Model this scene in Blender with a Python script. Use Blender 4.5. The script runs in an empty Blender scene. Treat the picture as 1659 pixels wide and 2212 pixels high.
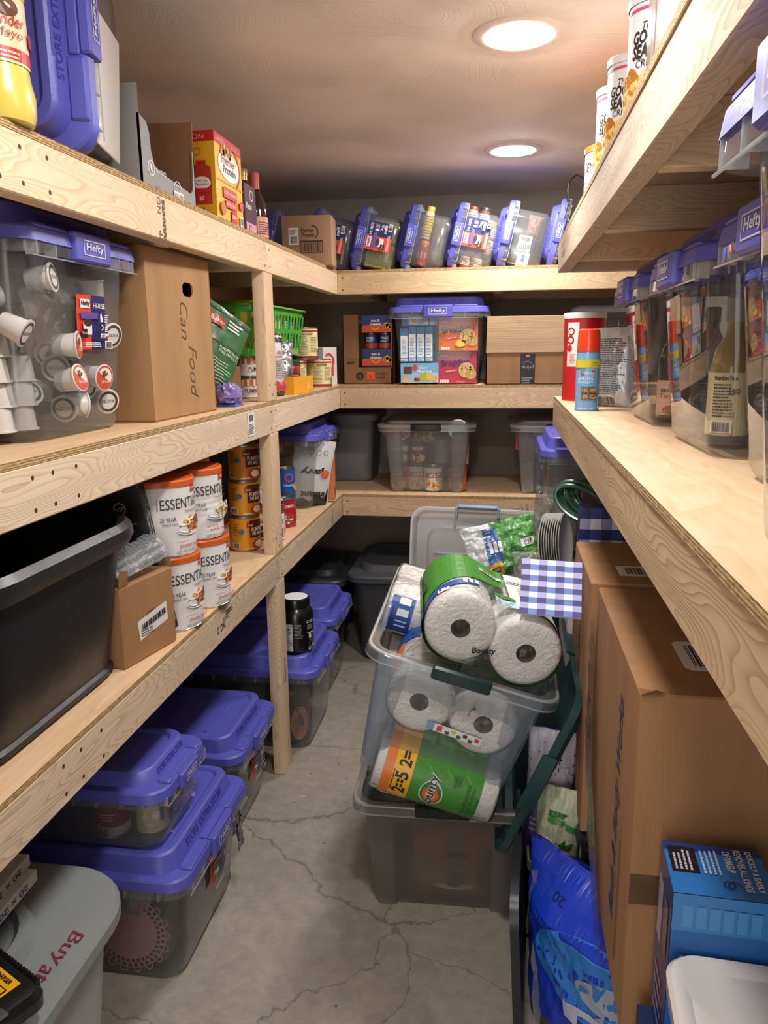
import bpy, bmesh, math, random
from math import pi, sin, cos, tan, radians as RAD, atan2, sqrt, hypot
from mathutils import Vector, Matrix, noise

SC = bpy.context.scene
COL = SC.collection

# ------------------------------------------------------------------ camera
CAM_Z = 1.4245
cd = bpy.data.cameras.new('camera')
cam = bpy.data.objects.new('camera', cd); COL.objects.link(cam)
cd.sensor_fit = 'VERTICAL'; cd.sensor_height = 36.0; cd.lens = 1664.9 * 36.0 / 2212.0
cd.clip_start = 0.02
_F = Vector((-0.14949715, 0.96674892, -0.207478)); _R = Vector((0.98856003, 0.15038158, -0.01159488)); _U = Vector((-0.01999154, 0.20683786, 0.97817097))
cam.matrix_world = Matrix(((_R.x, _U.x, -_F.x, 0), (_R.y, _U.y, -_F.y, 0), (_R.z, _U.z, -_F.z, CAM_Z), (0, 0, 0, 1)))
SC.camera = cam

# ------------------------------------------------------------------ world, exposure, lamp settings
w = bpy.data.worlds.new('world'); SC.world = w; w.use_nodes = True
w.node_tree.nodes['Background'].inputs[0].default_value = (1.0, 0.96, 0.92, 1)
w.node_tree.nodes['Background'].inputs[1].default_value = 0.7   # added fill light, entering by the unseen opening behind the viewer
SC.view_settings.view_transform = 'Standard'; SC.view_settings.look = 'None'
SC.view_settings.gamma = 1.0; SC.view_settings.use_curve_mapping = False
SC.view_settings.exposure = 2.0
LAMP_POWER = 52.0                     # emission of each round ceiling lamp lens
LAMP_COLOR = (1.0, 0.97, 0.94)
CEIL = 2.151
LAMPS = [(0.02, 3.16), (0.02, 2.05), (-0.10, 0.90)]
SC.cycles.transparent_max_bounces = 28
SC.cycles.max_bounces = 6
SC.cycles.diffuse_bounces = 3
SC.cycles.glossy_bounces = 3
SC.cycles.use_adaptive_sampling = True; SC.cycles.adaptive_threshold = 0.07
SC.cycles.sample_clamp_indirect = 6.0
SC.cycles.caustics_reflective = False; SC.cycles.caustics_refractive = False

# ------------------------------------------------------------------ materials
MATS = {}
def srgb(c):
    if isinstance(c, str):
        c = tuple(int(c[i:i+2], 16) / 255 for i in (0, 2, 4))
    return tuple((x / 12.92 if x <= 0.04045 else ((x + 0.055) / 1.055) ** 2.4) for x in c[:3]) + (1.0,)

def new_mat(key):
    m = bpy.data.materials.new(key); m.use_nodes = True
    nt = m.node_tree
    return m, nt, nt.nodes, nt.links, nt.nodes['Principled BSDF'], nt.nodes['Material Output']

def mat(c, rough=0.5, metal=0.0, spec=0.5, bump=0.0, bscale=40.0, coat=0.0, mottle=0.0, mscale=6.0, trans=0.0):
    """plain coloured surface with optional fine relief and mottling"""
    key = ('p', c, rough, metal, spec, bump, bscale, coat, mottle, mscale, trans)
    if key in MATS: return MATS[key]
    m, nt, N, L, P, O = new_mat('surface')
    P.inputs['Base Color'].default_value = srgb(c)
    P.inputs['Roughness'].default_value = rough
    P.inputs['Metallic'].default_value = metal
    P.inputs['Specular IOR Level'].default_value = spec
    if coat: P.inputs['Coat Weight'].default_value = coat; P.inputs['Coat Roughness'].default_value = 0.08
    if bump or mottle:
        tc = N.new('ShaderNodeTexCoord')
    if bump:
        n = N.new('ShaderNodeTexNoise'); n.inputs['Scale'].default_value = bscale; n.inputs['Detail'].default_value = 4
        b = N.new('ShaderNodeBump'); b.inputs['Strength'].default_value = bump; b.inputs['Distance'].default_value = 0.01
        L.new(tc.outputs['Object'], n.inputs['Vector']); L.new(n.outputs[0], b.inputs['Height']); L.new(b.outputs[0], P.inputs['Normal'])
    if mottle:
        n = N.new('ShaderNodeTexNoise'); n.inputs['Scale'].default_value = mscale; n.inputs['Detail'].default_value = 5
        r = N.new('ShaderNodeValToRGB'); s = srgb(c)
        r.color_ramp.elements[0].position = 0.3; r.color_ramp.elements[1].position = 0.7
        r.color_ramp.elements[0].color = tuple(v * (1 - mottle) for v in s[:3]) + (1,)
        r.color_ramp.elements[1].color = tuple(min(1, v * (1 + mottle)) for v in s[:3]) + (1,)
        L.new(tc.outputs['Object'], n.inputs['Vector']); L.new(n.outputs[0], r.inputs[0]); L.new(r.outputs[0], P.inputs['Base Color'])
    if trans:
        P.inputs['Transmission Weight'].default_value = trans
    MATS[key] = m; return m

def clear(tint='e6e9ea', haze=0.12, rough=0.08, body='d9dcdd', gloss=1.0, bump=0.0):
    """thin clear plastic: see-through, with a little milky body and a sharp sheen"""
    key = ('c', tint, haze, rough, body, gloss, bump)
    if key in MATS: return MATS[key]
    m, nt, N, L, P, O = new_mat('clear_plastic')
    N.remove(P)
    T = N.new('ShaderNodeBsdfTransparent'); T.inputs[0].default_value = srgb(tint)
    D = N.new('ShaderNodeBsdfDiffuse'); D.inputs[0].default_value = srgb(body)
    TL = N.new('ShaderNodeBsdfTranslucent'); TL.inputs[0].default_value = srgb(body)
    DM = N.new('ShaderNodeMixShader'); DM.inputs[0].default_value = 0.45
    L.new(D.outputs[0], DM.inputs[1]); L.new(TL.outputs[0], DM.inputs[2])
    G = N.new('ShaderNodeBsdfGlossy'); G.inputs['Roughness'].default_value = rough
    M1 = N.new('ShaderNodeMixShader'); M1.inputs[0].default_value = haze
    L.new(T.outputs[0], M1.inputs[1]); L.new(DM.outputs[0], M1.inputs[2])
    FR = N.new('ShaderNodeFresnel'); FR.inputs['IOR'].default_value = 1.45
    MU = N.new('ShaderNodeMath'); MU.operation = 'MULTIPLY'; MU.inputs[1].default_value = gloss; MU.use_clamp = True
    # back faces see the fresnel of the inverse ratio: use the geometry-safe facing instead
    LW = N.new('ShaderNodeLayerWeight'); LW.inputs['Blend'].default_value = 0.5
    PW = N.new('ShaderNodeMath'); PW.operation = 'POWER'; PW.inputs[1].default_value = 4.0
    AD = N.new('ShaderNodeMath'); AD.operation = 'MULTIPLY_ADD'; AD.inputs[1].default_value = 0.9; AD.inputs[2].default_value = 0.05
    N.remove(FR)
    L.new(LW.outputs['Facing'], PW.inputs[0]); L.new(PW.outputs[0], AD.inputs[0]); L.new(AD.outputs[0], MU.inputs[0])
    M2 = N.new('ShaderNodeMixShader')
    L.new(MU.outputs[0], M2.inputs[0]); L.new(M1.outputs[0], M2.inputs[1]); L.new(G.outputs[0], M2.inputs[2])
    L.new(M2.outputs[0], O.inputs[0])
    if bump:
        tc = N.new('ShaderNodeTexCoord'); n = N.new('ShaderNodeTexNoise'); n.inputs['Scale'].default_value = 28; n.inputs['Detail'].default_value = 6
        n.inputs['Distortion'].default_value = 1.5
        b = N.new('ShaderNodeBump'); b.inputs['Strength'].default_value = bump; b.inputs['Distance'].default_value = 0.02
        L.new(tc.outputs['Object'], n.inputs['Vector']); L.new(n.outputs[0], b.inputs['Height'])
        L.new(b.outputs[0], G.inputs['Normal']); L.new(b.outputs[0], LW.inputs['Normal'])
    MATS[key] = m; return m

def ramp(N, stops):
    r = N.new('ShaderNodeValToRGB'); e = r.color_ramp.elements
    while len(e) < len(stops): e.new(0.5)
    for el, (p, c) in zip(e, stops): el.position = p; el.color = srgb(c)
    return r

def wood(axis='Y', seed=0.0, light='e6cdae', mid='dabb97', dark='b48d68', ring=17.0, knots=True):
    """sawn softwood: growth rings around a pith that runs along the board, and knots"""
    key = ('w', axis, seed, light, mid, dark, ring, knots)
    if key in MATS: return MATS[key]
    m, nt, N, L, P, O = new_mat('pine')
    tc = N.new('ShaderNodeTexCoord'); mp = N.new('ShaderNodeMapping')
    if axis == 'Y': mp.inputs['Rotation'].default_value = (0, 0, pi / 2)
    if axis == 'Z': mp.inputs['Rotation'].default_value = (0, pi / 2, 0)
    mp.inputs['Location'].default_value = (seed * 3.7, 0.03 + 0.02 * sin(seed * 5), 0.055 + 0.02 * cos(seed * 3))
    L.new(tc.outputs['Object'], mp.inputs['Vector'])
    # squeeze the length so that the noise runs along the board
    sq = N.new('ShaderNodeVectorMath'); sq.operation = 'MULTIPLY'; sq.inputs[1].default_value = (0.16, 1, 1)
    L.new(mp.outputs[0], sq.inputs[0])
    n1 = N.new('ShaderNodeTexNoise'); n1.inputs['Scale'].default_value = 9; n1.inputs['Detail'].default_value = 2
    L.new(sq.outputs[0], n1.inputs['Vector'])
    vo = N.new('ShaderNodeTexVoronoi'); vo.inputs['Scale'].default_value = 3.4; vo.inputs['Randomness'].default_value = 1.0
    ks = N.new('ShaderNodeVectorMath'); ks.operation = 'MULTIPLY'; ks.inputs[1].default_value = (1.0, 1.6, 1.6)
    L.new(mp.outputs[0], ks.inputs[0]); L.new(ks.outputs[0], vo.inputs['Vector'])
    kn = N.new('ShaderNodeMapRange'); kn.inputs[1].default_value = 0.0; kn.inputs[2].default_value = 0.22; kn.inputs[3].default_value = 1.0; kn.inputs[4].default_value = 0.0
    kn.interpolation_type = 'SMOOTHSTEP'
    L.new(vo.outputs['Distance'], kn.inputs[0])
    # pith offset by noise and by the knots: rings bend round them
    ad = N.new('ShaderNodeMath'); ad.operation = 'MULTIPLY_ADD'; ad.inputs[1].default_value = 0.7   # how strongly the noise bends the rings
    L.new(n1.outputs[0], ad.inputs[0])
    k2 = N.new('ShaderNodeMath'); k2.operation = 'MULTIPLY'; k2.inputs[1].default_value = 0.012 if knots else 0.0
    L.new(kn.outputs[0], k2.inputs[0]); L.new(k2.outputs[0], ad.inputs[2])
    sp = N.new('ShaderNodeSeparateXYZ'); L.new(mp.outputs[0], sp.inputs[0])
    def mth(op, a, b=None, c=None):
        x = N.new('ShaderNodeMath'); x.operation = op
        for i, v in enumerate((a, b, c)):
            if v is None: continue
            if isinstance(v, (int, float)): x.inputs[i].default_value = v
            else: L.new(v, x.inputs[i])
        return x.outputs[0]
    y2 = mth('MULTIPLY', sp.outputs[1], sp.outputs[1]); z2 = mth('MULTIPLY', sp.outputs[2], sp.outputs[2])
    rr = mth('SQRT', mth('ADD', y2, z2))
    ph = mth('ADD', rr, ad.outputs[0])
    sa = mth('FRACT', mth('MULTIPLY', ph, ring * 4.0))
    sa = mth('POWER', sa, 2.6)
    fn = N.new('ShaderNodeTexNoise'); fn.inputs['Scale'].default_value = 180; fn.inputs['Detail'].default_value = 3
    s2 = N.new('ShaderNodeVectorMath'); s2.operation = 'MULTIPLY'; s2.inputs[1].default_value = (0.03, 1, 1)
    L.new(mp.outputs[0], s2.inputs[0]); L.new(s2.outputs[0], fn.inputs['Vector'])
    mixv = mth('ADD', mth('MULTIPLY', sa, 0.46), mth('MULTIPLY', fn.outputs[0], 0.36))
    r = ramp(N, [(0.12, light), (0.45, mid), (0.95, dark)])
    L.new(mixv, r.inputs[0])
    colr = r.outputs[0]
    if knots:
        kd = N.new('ShaderNodeMapRange'); kd.inputs[1].default_value = 0.016; kd.inputs[2].default_value = 0.045; kd.inputs[3].default_value = 1.0; kd.inputs[4].default_value = 0.0
        L.new(vo.outputs['Distance'], kd.inputs[0])
        mx = N.new('ShaderNodeMix'); mx.data_type = 'RGBA'
        L.new(kd.outputs[0], mx.inputs[0]); L.new(colr, mx.inputs[6]); mx.inputs[7].default_value = srgb('6b3f24')
        colr = mx.outputs[2]
    L.new(colr, P.inputs['Base Color'])
    P.inputs['Roughness'].default_value = 0.62; P.inputs['Specular IOR Level'].default_value = 0.3
    b = N.new('ShaderNodeBump'); b.inputs['Strength'].default_value = 0.25; b.inputs['Distance'].default_value = 0.002
    L.new(mixv, b.inputs['Height']); L.new(b.outputs[0], P.inputs['Normal'])
    MATS[key] = m; return m

def ply_face(seed=0):
    key = ('ply', seed)
    if key in MATS: return MATS[key]
    m, nt, N, L, P, O = new_mat('plywood_face')
    tc = N.new('ShaderNodeTexCoord'); mp = N.new('ShaderNodeMapping')
    mp.inputs['Scale'].default_value = (1, 0.22, 1); mp.inputs['Location'].default_value = (seed * 1.3, seed * 0.7, 0)
    L.new(tc.outputs['Object'], mp.inputs['Vector'])
    n = N.new('ShaderNodeTexNoise'); n.inputs['Scale'].default_value = 5; n.inputs['Detail'].default_value = 3; n.inputs['Distortion'].default_value = 0.6
    L.new(mp.outputs[0], n.inputs['Vector'])
    x = N.new('ShaderNodeMath'); x.operation = 'MULTIPLY'; x.inputs[1].default_value = 9; L.new(n.outputs[0], x.inputs[0])
    fr = N.new('ShaderNodeMath'); fr.operation = 'FRACT'; L.new(x.outputs[0], fr.inputs[0])
    n2 = N.new('ShaderNodeTexNoise'); n2.inputs['Scale'].default_value = 60; n2.inputs['Detail'].default_value = 4
    L.new(mp.outputs[0], n2.inputs['Vector'])
    a = N.new('ShaderNodeMath'); a.operation = 'MULTIPLY_ADD'; a.inputs[1].default_value = 0.20; L.new(fr.outputs[0], a.inputs[0])
    a2 = N.new('ShaderNodeMath'); a2.operation = 'MULTIPLY'; a2.inputs[1].default_value = 0.6; L.new(n2.outputs[0], a2.inputs[0]); L.new(a2.outputs[0], a.inputs[2])
    r = ramp(N, [(0.15, 'e6c8a4'), (0.5, 'dab48a'), (0.85, 'c09670')])
    L.new(a.outputs[0], r.inputs[0]); L.new(r.outputs[0], P.inputs['Base Color'])
    P.inputs['Roughness'].default_value = 0.55
    MATS[key] = m; return m

def ply_edge():
    key = ('plyedge',)
    if key in MATS: return MATS[key]
    m, nt, N, L, P, O = new_mat('plywood_edge')
    tc = N.new('ShaderNodeTexCoord'); sp = N.new('ShaderNodeSeparateXYZ'); L.new(tc.outputs['Object'], sp.inputs[0])
    n = N.new('ShaderNodeTexNoise'); n.inputs['Scale'].default_value = 160; n.inputs['Detail'].default_value = 4; n.inputs['Roughness'].default_value = 0.7
    mp = N.new('ShaderNodeMapping'); mp.inputs['Scale'].default_value = (0.5, 0.5, 2.0); L.new(tc.outputs['Object'], mp.inputs['Vector']); L.new(mp.outputs[0], n.inputs['Vector'])
    a = N.new('ShaderNodeMath'); a.operation = 'MULTIPLY'; a.inputs[1].default_value = 250; L.new(sp.outputs[2], a.inputs[0])
    s = N.new('ShaderNodeMath'); s.operation = 'SINE'; a3 = N.new('ShaderNodeMath'); a3.operation = 'MULTIPLY'; a3.inputs[1].default_value = 6.283
    L.new(a.outputs[0], a3.inputs[0]); L.new(a3.outputs[0], s.inputs[0])
    c = N.new('ShaderNodeMath'); c.operation = 'MULTIPLY_ADD'; c.inputs[1].default_value = 0.14; L.new(s.outputs[0], c.inputs[0]); L.new(n.outputs[0], c.inputs[2])
    r = ramp(N, [(0.3, '6f5535'), (0.5, 'a98a5c'), (0.72, 'd8b988')])
    L.new(c.outputs[0], r.inputs[0]); L.new(r.outputs[0], P.inputs['Base Color']); P.inputs['Roughness'].default_value = 0.9
    MATS[key] = m; return m

def cardboard(c='b08a62', ribs=True, axis='Z'):
    key = ('cb', c, ribs, axis)
    if key in MATS: return MATS[key]
    m, nt, N, L, P, O = new_mat('cardboard')
    tc = N.new('ShaderNodeTexCoord')
    n = N.new('ShaderNodeTexNoise'); n.inputs['Scale'].default_value = 14; n.inputs['Detail'].default_value = 8
    mp = N.new('ShaderNodeMapping'); mp.inputs['Scale'].default_value = {'Z': (1, 1, .2), 'X': (.2, 1, 1), 'Y': (1, .2, 1)}[axis]
    L.new(tc.outputs['Object'], mp.inputs['Vector']); L.new(mp.outputs[0], n.inputs['Vector'])
    s = srgb(c)
    r = N.new('ShaderNodeValToRGB'); r.color_ramp.elements[0].position = .25; r.color_ramp.elements[1].position = .75
    r.color_ramp.elements[0].color = tuple(v * .84 for v in s[:3]) + (1,); r.color_ramp.elements[1].color = tuple(min(1, v * 1.14) for v in s[:3]) + (1,)
    L.new(n.outputs[0], r.inputs[0]); L.new(r.outputs[0], P.inputs['Base Color'])
    P.inputs['Roughness'].default_value = 0.85; P.inputs['Specular IOR Level'].default_value = 0.25
    n3 = N.new('ShaderNodeTexNoise'); n3.inputs['Scale'].default_value = 220; n3.inputs['Detail'].default_value = 3
    mp3 = N.new('ShaderNodeMapping'); mp3.inputs['Scale'].default_value = {'Z': (1, 1, .04), 'X': (.04, 1, 1), 'Y': (1, .04, 1)}[axis]
    L.new(tc.outputs['Object'], mp3.inputs['Vector']); L.new(mp3.outputs[0], n3.inputs['Vector'])
    b = N.new('ShaderNodeBump'); b.inputs['Strength'].default_value = 0.35 if ribs else 0.1; b.inputs['Distance'].default_value = 0.002
    L.new(n3.outputs[0], b.inputs['Height']); L.new(b.outputs[0], P.inputs['Normal'])
    MATS[key] = m; return m

def emit(c, s):
    key = ('e', c, s)
    if key in MATS: return MATS[key]
    m, nt, N, L, P, O = new_mat('lit_lens'); N.remove(P)
    e = N.new('ShaderNodeEmission'); e.inputs[0].default_value = c + (1,); e.inputs[1].default_value = s
    L.new(e.outputs[0], O.inputs[0]); MATS[key] = m; return m

# ------------------------------------------------------------------ mesh builder
class MB:
    """collects faces with a material each; .build() links them as ONE mesh object"""
    def __init__(s): s.v = []; s.f = []; s.m = []; s.mats = []; s.T = None
    def mi(s, m):
        if m not in s.mats: s.mats.append(m)
        return s.mats.index(m)
    def add(s, vs, fs, m):
        b = len(s.v); i = s.mi(m)
        s.v += [tuple(s.T @ Vector(v)) for v in vs] if s.T is not None else [tuple(v) for v in vs]
        s.f += [tuple(b + k for k in f) for f in fs]; s.m += [i] * len(fs)
        return s
    def box(s, x0, x1, y0, y1, z0, z1, m, bev=0.0):
        if bev <= 0:
            vs = [(x, y, z) for z in (z0, z1) for y in (y0, y1) for x in (x0, x1)]
            fs = [(0, 2, 3, 1), (4, 5, 7, 6), (0, 1, 5, 4), (2, 6, 7, 3), (0, 4, 6, 2), (1, 3, 7, 5)]
            return s.add(vs, fs, m)
        b = min(bev, (x1 - x0) * .49, (y1 - y0) * .49, (z1 - z0) * .49)
        rings = []
        for z, i in ((z0, b), (z0 + b, 0), (z1 - b, 0), (z1, b)):
            rings.append((z, rect((x0 + x1) / 2, (y0 + y1) / 2, (x1 - x0) / 2 - i, (y1 - y0) / 2 - i, max(b - i, b * .3), 2)))
        return s.rings(rings, m, True, True)
    def rings(s, rings, m, cap0=False, cap1=False, close=True):
        """rings: list of (z, [(x,y)...]) or lists of 3-D points"""
        vs = []; n = None
        for r in rings:
            pts = [(p[0], p[1], r[0]) for p in r[1]] if isinstance(r, tuple) else list(r)
            n = len(pts); vs += pts
        fs = []
        for k in range(len(rings) - 1):
            for i in range(n if close else n - 1):
                j = (i + 1) % n
                fs.append((k * n + i, k * n + j, (k + 1) * n + j, (k + 1) * n + i))
        if cap0: fs.append(tuple(range(n - 1, -1, -1)))
        if cap1: fs.append(tuple(range((len(rings) - 1) * n, len(rings) * n)))
        return s.add(vs, fs, m)
    def lathe(s, prof, m, n=32, c=(0, 0, 0), cap0=True, cap1=True):
        rg = [(z + c[2], [(c[0] + r * cos(2 * pi * i / n), c[1] + r * sin(2 * pi * i / n)) for i in range(n)]) for r, z in prof]
        return s.rings(rg, m, cap0, cap1)
    def tube(s, pts, r, m, n=8, caps=True):
        pts = [Vector(p) for p in pts]; rg = []; up = Vector((0, 0, 1))
        prev = None
        for i, p in enumerate(pts):
            d = (pts[min(i + 1, len(pts) - 1)] - pts[max(i - 1, 0)]).normalized()
            if prev is None:
                a = d.cross(up) if abs(d.dot(up)) < .95 else d.cross(Vector((1, 0, 0)))
            else:
                a = prev - d * prev.dot(d)
            a.normalize(); prev = a; b = d.cross(a)
            rr = r[i] if isinstance(r, (list, tuple)) else r
            rg.append([tuple(p + a * rr * cos(2 * pi * k / n) + b * rr * sin(2 * pi * k / n)) for k in range(n)])
        return s.rings(rg, m, caps, caps)
    def grid(s, fn, nu, nv, m):
        vs = [fn(i / nu, j / nv) for j in range(nv + 1) for i in range(nu + 1)]
        fs = [(j * (nu + 1) + i, j * (nu + 1) + i + 1, (j + 1) * (nu + 1) + i + 1, (j + 1) * (nu + 1) + i) for j in range(nv) for i in range(nu)]
        return s.add(vs, fs, m)
    def prism(s, poly, z0, z1, m):
        n = len(poly)
        vs = [(x, y, z0) for x, y in poly] + [(x, y, z1) for x, y in poly]
        fs = [tuple(range(n - 1, -1, -1)), tuple(range(n, 2 * n))] + [(i, (i + 1) % n, n + (i + 1) % n, n + i) for i in range(n)]
        return s.add(vs, fs, m)
    def build(s, name, parent=None, loc=(0, 0, 0), rot=(0, 0, 0), smooth=32):
        me = bpy.data.meshes.new(name); me.from_pydata(s.v, [], s.f)
        for m in s.mats: me.materials.append(m)
        me.polygons.foreach_set('material_index', s.m)
        if smooth:
            me.polygons.foreach_set('use_smooth', [True] * len(s.f))
            me.set_sharp_from_angle(angle=RAD(smooth))
        me.update()
        o = bpy.data.objects.new(name, me); COL.objects.link(o)
        o.location = loc; o.rotation_euler = rot
        if parent: o.parent = parent
        return o

def rect(cx, cy, hx, hy, r, n=5):
    """rounded rectangle outline, counter-clockwise"""
    r = max(1e-5, min(r, hx * .999, hy * .999)); pts = []
    for k, (sx, sy) in enumerate(((1, 1), (-1, 1), (-1, -1), (1, -1))):
        for i in range(n + 1):
            a = k * pi / 2 + i / n * pi / 2
            pts.append((cx + sx * (hx - r) + r * cos(a), cy + sy * (hy - r) + r * sin(a)))
    return pts

def tag(o, label=None, cat=None, group=None, kind=None):
    if label: o['label'] = label
    if cat: o['category'] = cat
    if group: o['group'] = group
    if kind: o['kind'] = kind
    return o
def thing(name, label, cat, loc=(0, 0, 0), rot=(0, 0, 0), group=None):
    o = bpy.data.objects.new(name, None); COL.objects.link(o); o.empty_display_size = .05
    o.location = loc; o.rotation_euler = rot
    return tag(o, label, cat, group)
def dup(o, loc=None, rot=None, label=None, group=None):
    def cp(x, par):
        c = x.copy(); COL.objects.link(c); c.parent = par
        for k in x.children: cp(k, c)
        return c
    r = cp(o, o.parent)
    if loc is not None: r.location = loc
    if rot is not None: r.rotation_euler = rot
    if label: r['label'] = label
    if group: r['group'] = group
    return r

# ------------------------------------------------------------------ printed matter: flat shapes and lettering mapped on a surface
_TXT = {}
def text_mesh(t, bold):
    k = (t, bold)
    if k not in _TXT:
        cu = bpy.data.curves.new('lettering', 'FONT'); cu.body = t; cu.size = 1; cu.offset = bold; cu.resolution_u = 3; cu.fill_mode = 'FRONT'
        ob = bpy.data.objects.new('lettering', cu); me = bpy.data.meshes.new_from_object(ob)
        vs = [(v.co.x, v.co.y) for v in me.vertices]; fs = [tuple(p.vertices) for p in me.polygons]
        bpy.data.objects.remove(ob); bpy.data.curves.remove(cu); bpy.data.meshes.remove(me)
        if vs:
            x0 = min(v[0] for v in vs); x1 = max(v[0] for v in vs); y0 = min(v[1] for v in vs); y1 = max(v[1] for v in vs)
            _TXT[k] = ([((x - x0) / (x1 - x0 or 1), (y - y0) / (y1 - y0 or 1)) for x, y in vs], fs, (x1 - x0) / (y1 - y0 or 1))
        else: _TXT[k] = ([], [], 1)
    return _TXT[k]

def flat(o, ux, uy, eps=0.0003):
    o = Vector(o); ux = Vector(ux).normalized(); uy = Vector(uy).normalized(); n = ux.cross(uy)
    return lambda s, t, l: o + ux * s + uy * t + n * (eps * (1 + l))
def cyl(r, a0=0.0, z0=0.0, eps=0.0003, c=(0, 0), taper=0.0):
    """s runs along the arc, rightwards for someone looking at the can"""
    def f(s, t, l):
        rr = r + eps * (1 + l) + taper * t; a = a0 + s / r
        return Vector((c[0] + rr * cos(a), c[1] + rr * sin(a), z0 + t))
    return f

class Art:
    def __init__(s, rough=0.45, coat=0.0): s.it = []; s.L = 0; s.rough = rough; s.coat = coat
    def poly(s, pts, c, l=None):
        s.it.append((pts, [tuple(range(len(pts)))], c, s.nl(l))); return s
    def nl(s, l):
        if l is None: s.L += 1; return s.L
        return l
    def rect(s, x, y, w, h, c, l=None, step=0.012):
        nx = max(1, int(abs(w) / step)); ny = max(1, int(abs(h) / (step * 4)))
        vs = [(x + w * i / nx, y + h * j / ny) for j in range(ny + 1) for i in range(nx + 1)]
        fs = [(j * (nx + 1) + i, j * (nx + 1) + i + 1, (j + 1) * (nx + 1) + i + 1, (j + 1) * (nx + 1) + i) for j in range(ny) for i in range(nx)]
        s.it.append((vs, fs, c, s.nl(l))); return s
    def ell(s, x, y, rx, ry, c, l=None, n=20, a=0):
        pts = [(x + rx * cos(t) * cos(a) - ry * sin(t) * sin(a), y + rx * cos(t) * sin(a) + ry * sin(t) * cos(a)) for t in (2 * pi * i / n for i in range(n))]
        return s.poly(pts, c, l)
    def ring(s, x, y, r0, r1, c, l=None, a0=0, a1=2 * pi, n=24, ky=1.0):
        vs = [(x + r * cos(a0 + (a1 - a0) * i / n), y + ky * r * sin(a0 + (a1 - a0) * i / n)) for i in range(n + 1) for r in (r0, r1)]
        fs = [(2 * i, 2 * i + 1, 2 * i + 3, 2 * i + 2) for i in range(n)]
        s.it.append((vs, fs, c, s.nl(l))); return s
    def text(s, t, x, y, h, c, w=None, bold=0.0, rot=0.0, slant=0.0, al='l', l=None, arc=0.0):
        """h: height of the lettering box, w: its width (natural when left out); al: l, c, r"""
        vs, fs, asp = text_mesh(t, bold)
        if not vs: return s
        w = w if w is not None else asp * h
        ox = {'l': 0, 'c': -w / 2, 'r': -w}[al]; ca, sa = cos(rot), sin(rot); out = []
        for a, b in vs:
            px = ox + a * w + slant * b * h; py = b * h
            if arc: py += arc * (1 - ((px - ox - w / 2) / (w / 2)) ** 2)
            out.append((x + px * ca - py * sa, y + px * sa + py * ca))
        s.it.append((out, fs, c, s.nl(l))); return s
    def bars(s, x, y, w, h, c='1c1c1e', n=26, seed=1, bg=None, vert=False, pad=.12):
        if bg: s.rect(x - w * pad, y - h * pad, w * (1 + 2 * pad), h * (1 + 2 * pad), bg)
        R = random.Random(seed); l = s.nl(None); k = 0; vs = []; fs = []
        tot = 0; ws = []
        for i in range(n): a = R.choice((1, 1, 2, 3)); b = R.choice((1, 1, 2)); ws.append((tot, a)); tot += a + b
        for p, a in ws:
            x0, x1 = p / tot, (p + a) / tot; b = len(vs)
            vs += [(x + x0 * w, y), (x + x1 * w, y), (x + x1 * w, y + h), (x + x0 * w, y + h)] if not vert else [(x, y + x0 * h), (x + w, y + x0 * h), (x + w, y + x1 * h), (x, y + x1 * h)]
            fs.append((b, b + 1, b + 2, b + 3))
        s.it.append((vs, fs, c, l)); return s
    def fine(s, x, y, w, h, n, c, seed=1, fill=.45, vert=False):
        """a block of print too small to read: rows of short dashes"""
        R = random.Random(seed); l = s.nl(None); vs = []; fs = []; dy = h / n
        for i in range(n):
            p = 0; end = R.uniform(.7, 1.0)
            while p < end:
                q = min(end, p + R.uniform(.04, .13)); b = len(vs)
                a0, a1, b0, b1 = x + p * w, x + q * w, y + h - (i + 1) * dy, y + h - (i + 1) * dy + dy * fill
                if vert: a0, a1, b0, b1 = x + i * w / n, x + (i + fill) * w / n, y + p * h, y + q * h
                vs += [(a0, b0), (a1, b0), (a1, b1), (a0, b1)]; fs.append((b, b + 1, b + 2, b + 3)); p = q + .02
        s.it.append((vs, fs, c, l)); return s
    def heap(s, x, y, rx, ry, cols, n=40, size=.004, seed=1, long=1.0):
        """a heap of food: many small bits inside an ellipse"""
        R = random.Random(seed)
        for c in cols:
            l = s.nl(None)
            for i in range(n // len(cols)):
                a = R.uniform(0, 2 * pi); d = sqrt(R.random()); k = size * R.uniform(.6, 1.3)
                s.ell(x + rx * d * cos(a), y + ry * d * sin(a), k * long, k, c, l, 7, R.uniform(0, pi))
        return s
    def build(s, name, mp, parent, label=None, sub=0):
        b = MB()
        for vs, fs, c, l in s.it:
            if sub:      # cut the shape finely so that it can follow a curved, crinkled bag
                bm = bmesh.new(); bv = [bm.verts.new((x, y, 0)) for x, y in vs]
                for f in fs:
                    try: bm.faces.new([bv[i] for i in f])
                    except ValueError: pass
                bmesh.ops.triangulate(bm, faces=bm.faces[:])
                for _ in range(5):
                    e = [e for e in bm.edges if e.calc_length() > sub]
                    if not e or len(bm.faces) > 3000: break
                    bmesh.ops.subdivide_edges(bm, edges=e, cuts=1); bmesh.ops.triangulate(bm, faces=bm.faces[:])
                bm.verts.index_update(); vs = [(v.co.x, v.co.y) for v in bm.verts]; fs = [tuple(v.index for v in f.verts) for f in bm.faces]; bm.free()
            b.add([mp(x, y, l) for x, y in vs], fs, mat(c, s.rough, coat=s.coat) if isinstance(c, str) else c)
        o = b.build(name, parent, smooth=0)
        if label: o['label'] = label
        return o
# ------------------------------------------------------------------ the room
XW0, XW1, YW1, YW0 = -1.335, 0.80, 3.995, -.75
def painted(c, seed=0, rough=.85):
    return mat(c, rough, bump=.15, bscale=30, mottle=.08, mscale=3)

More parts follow.
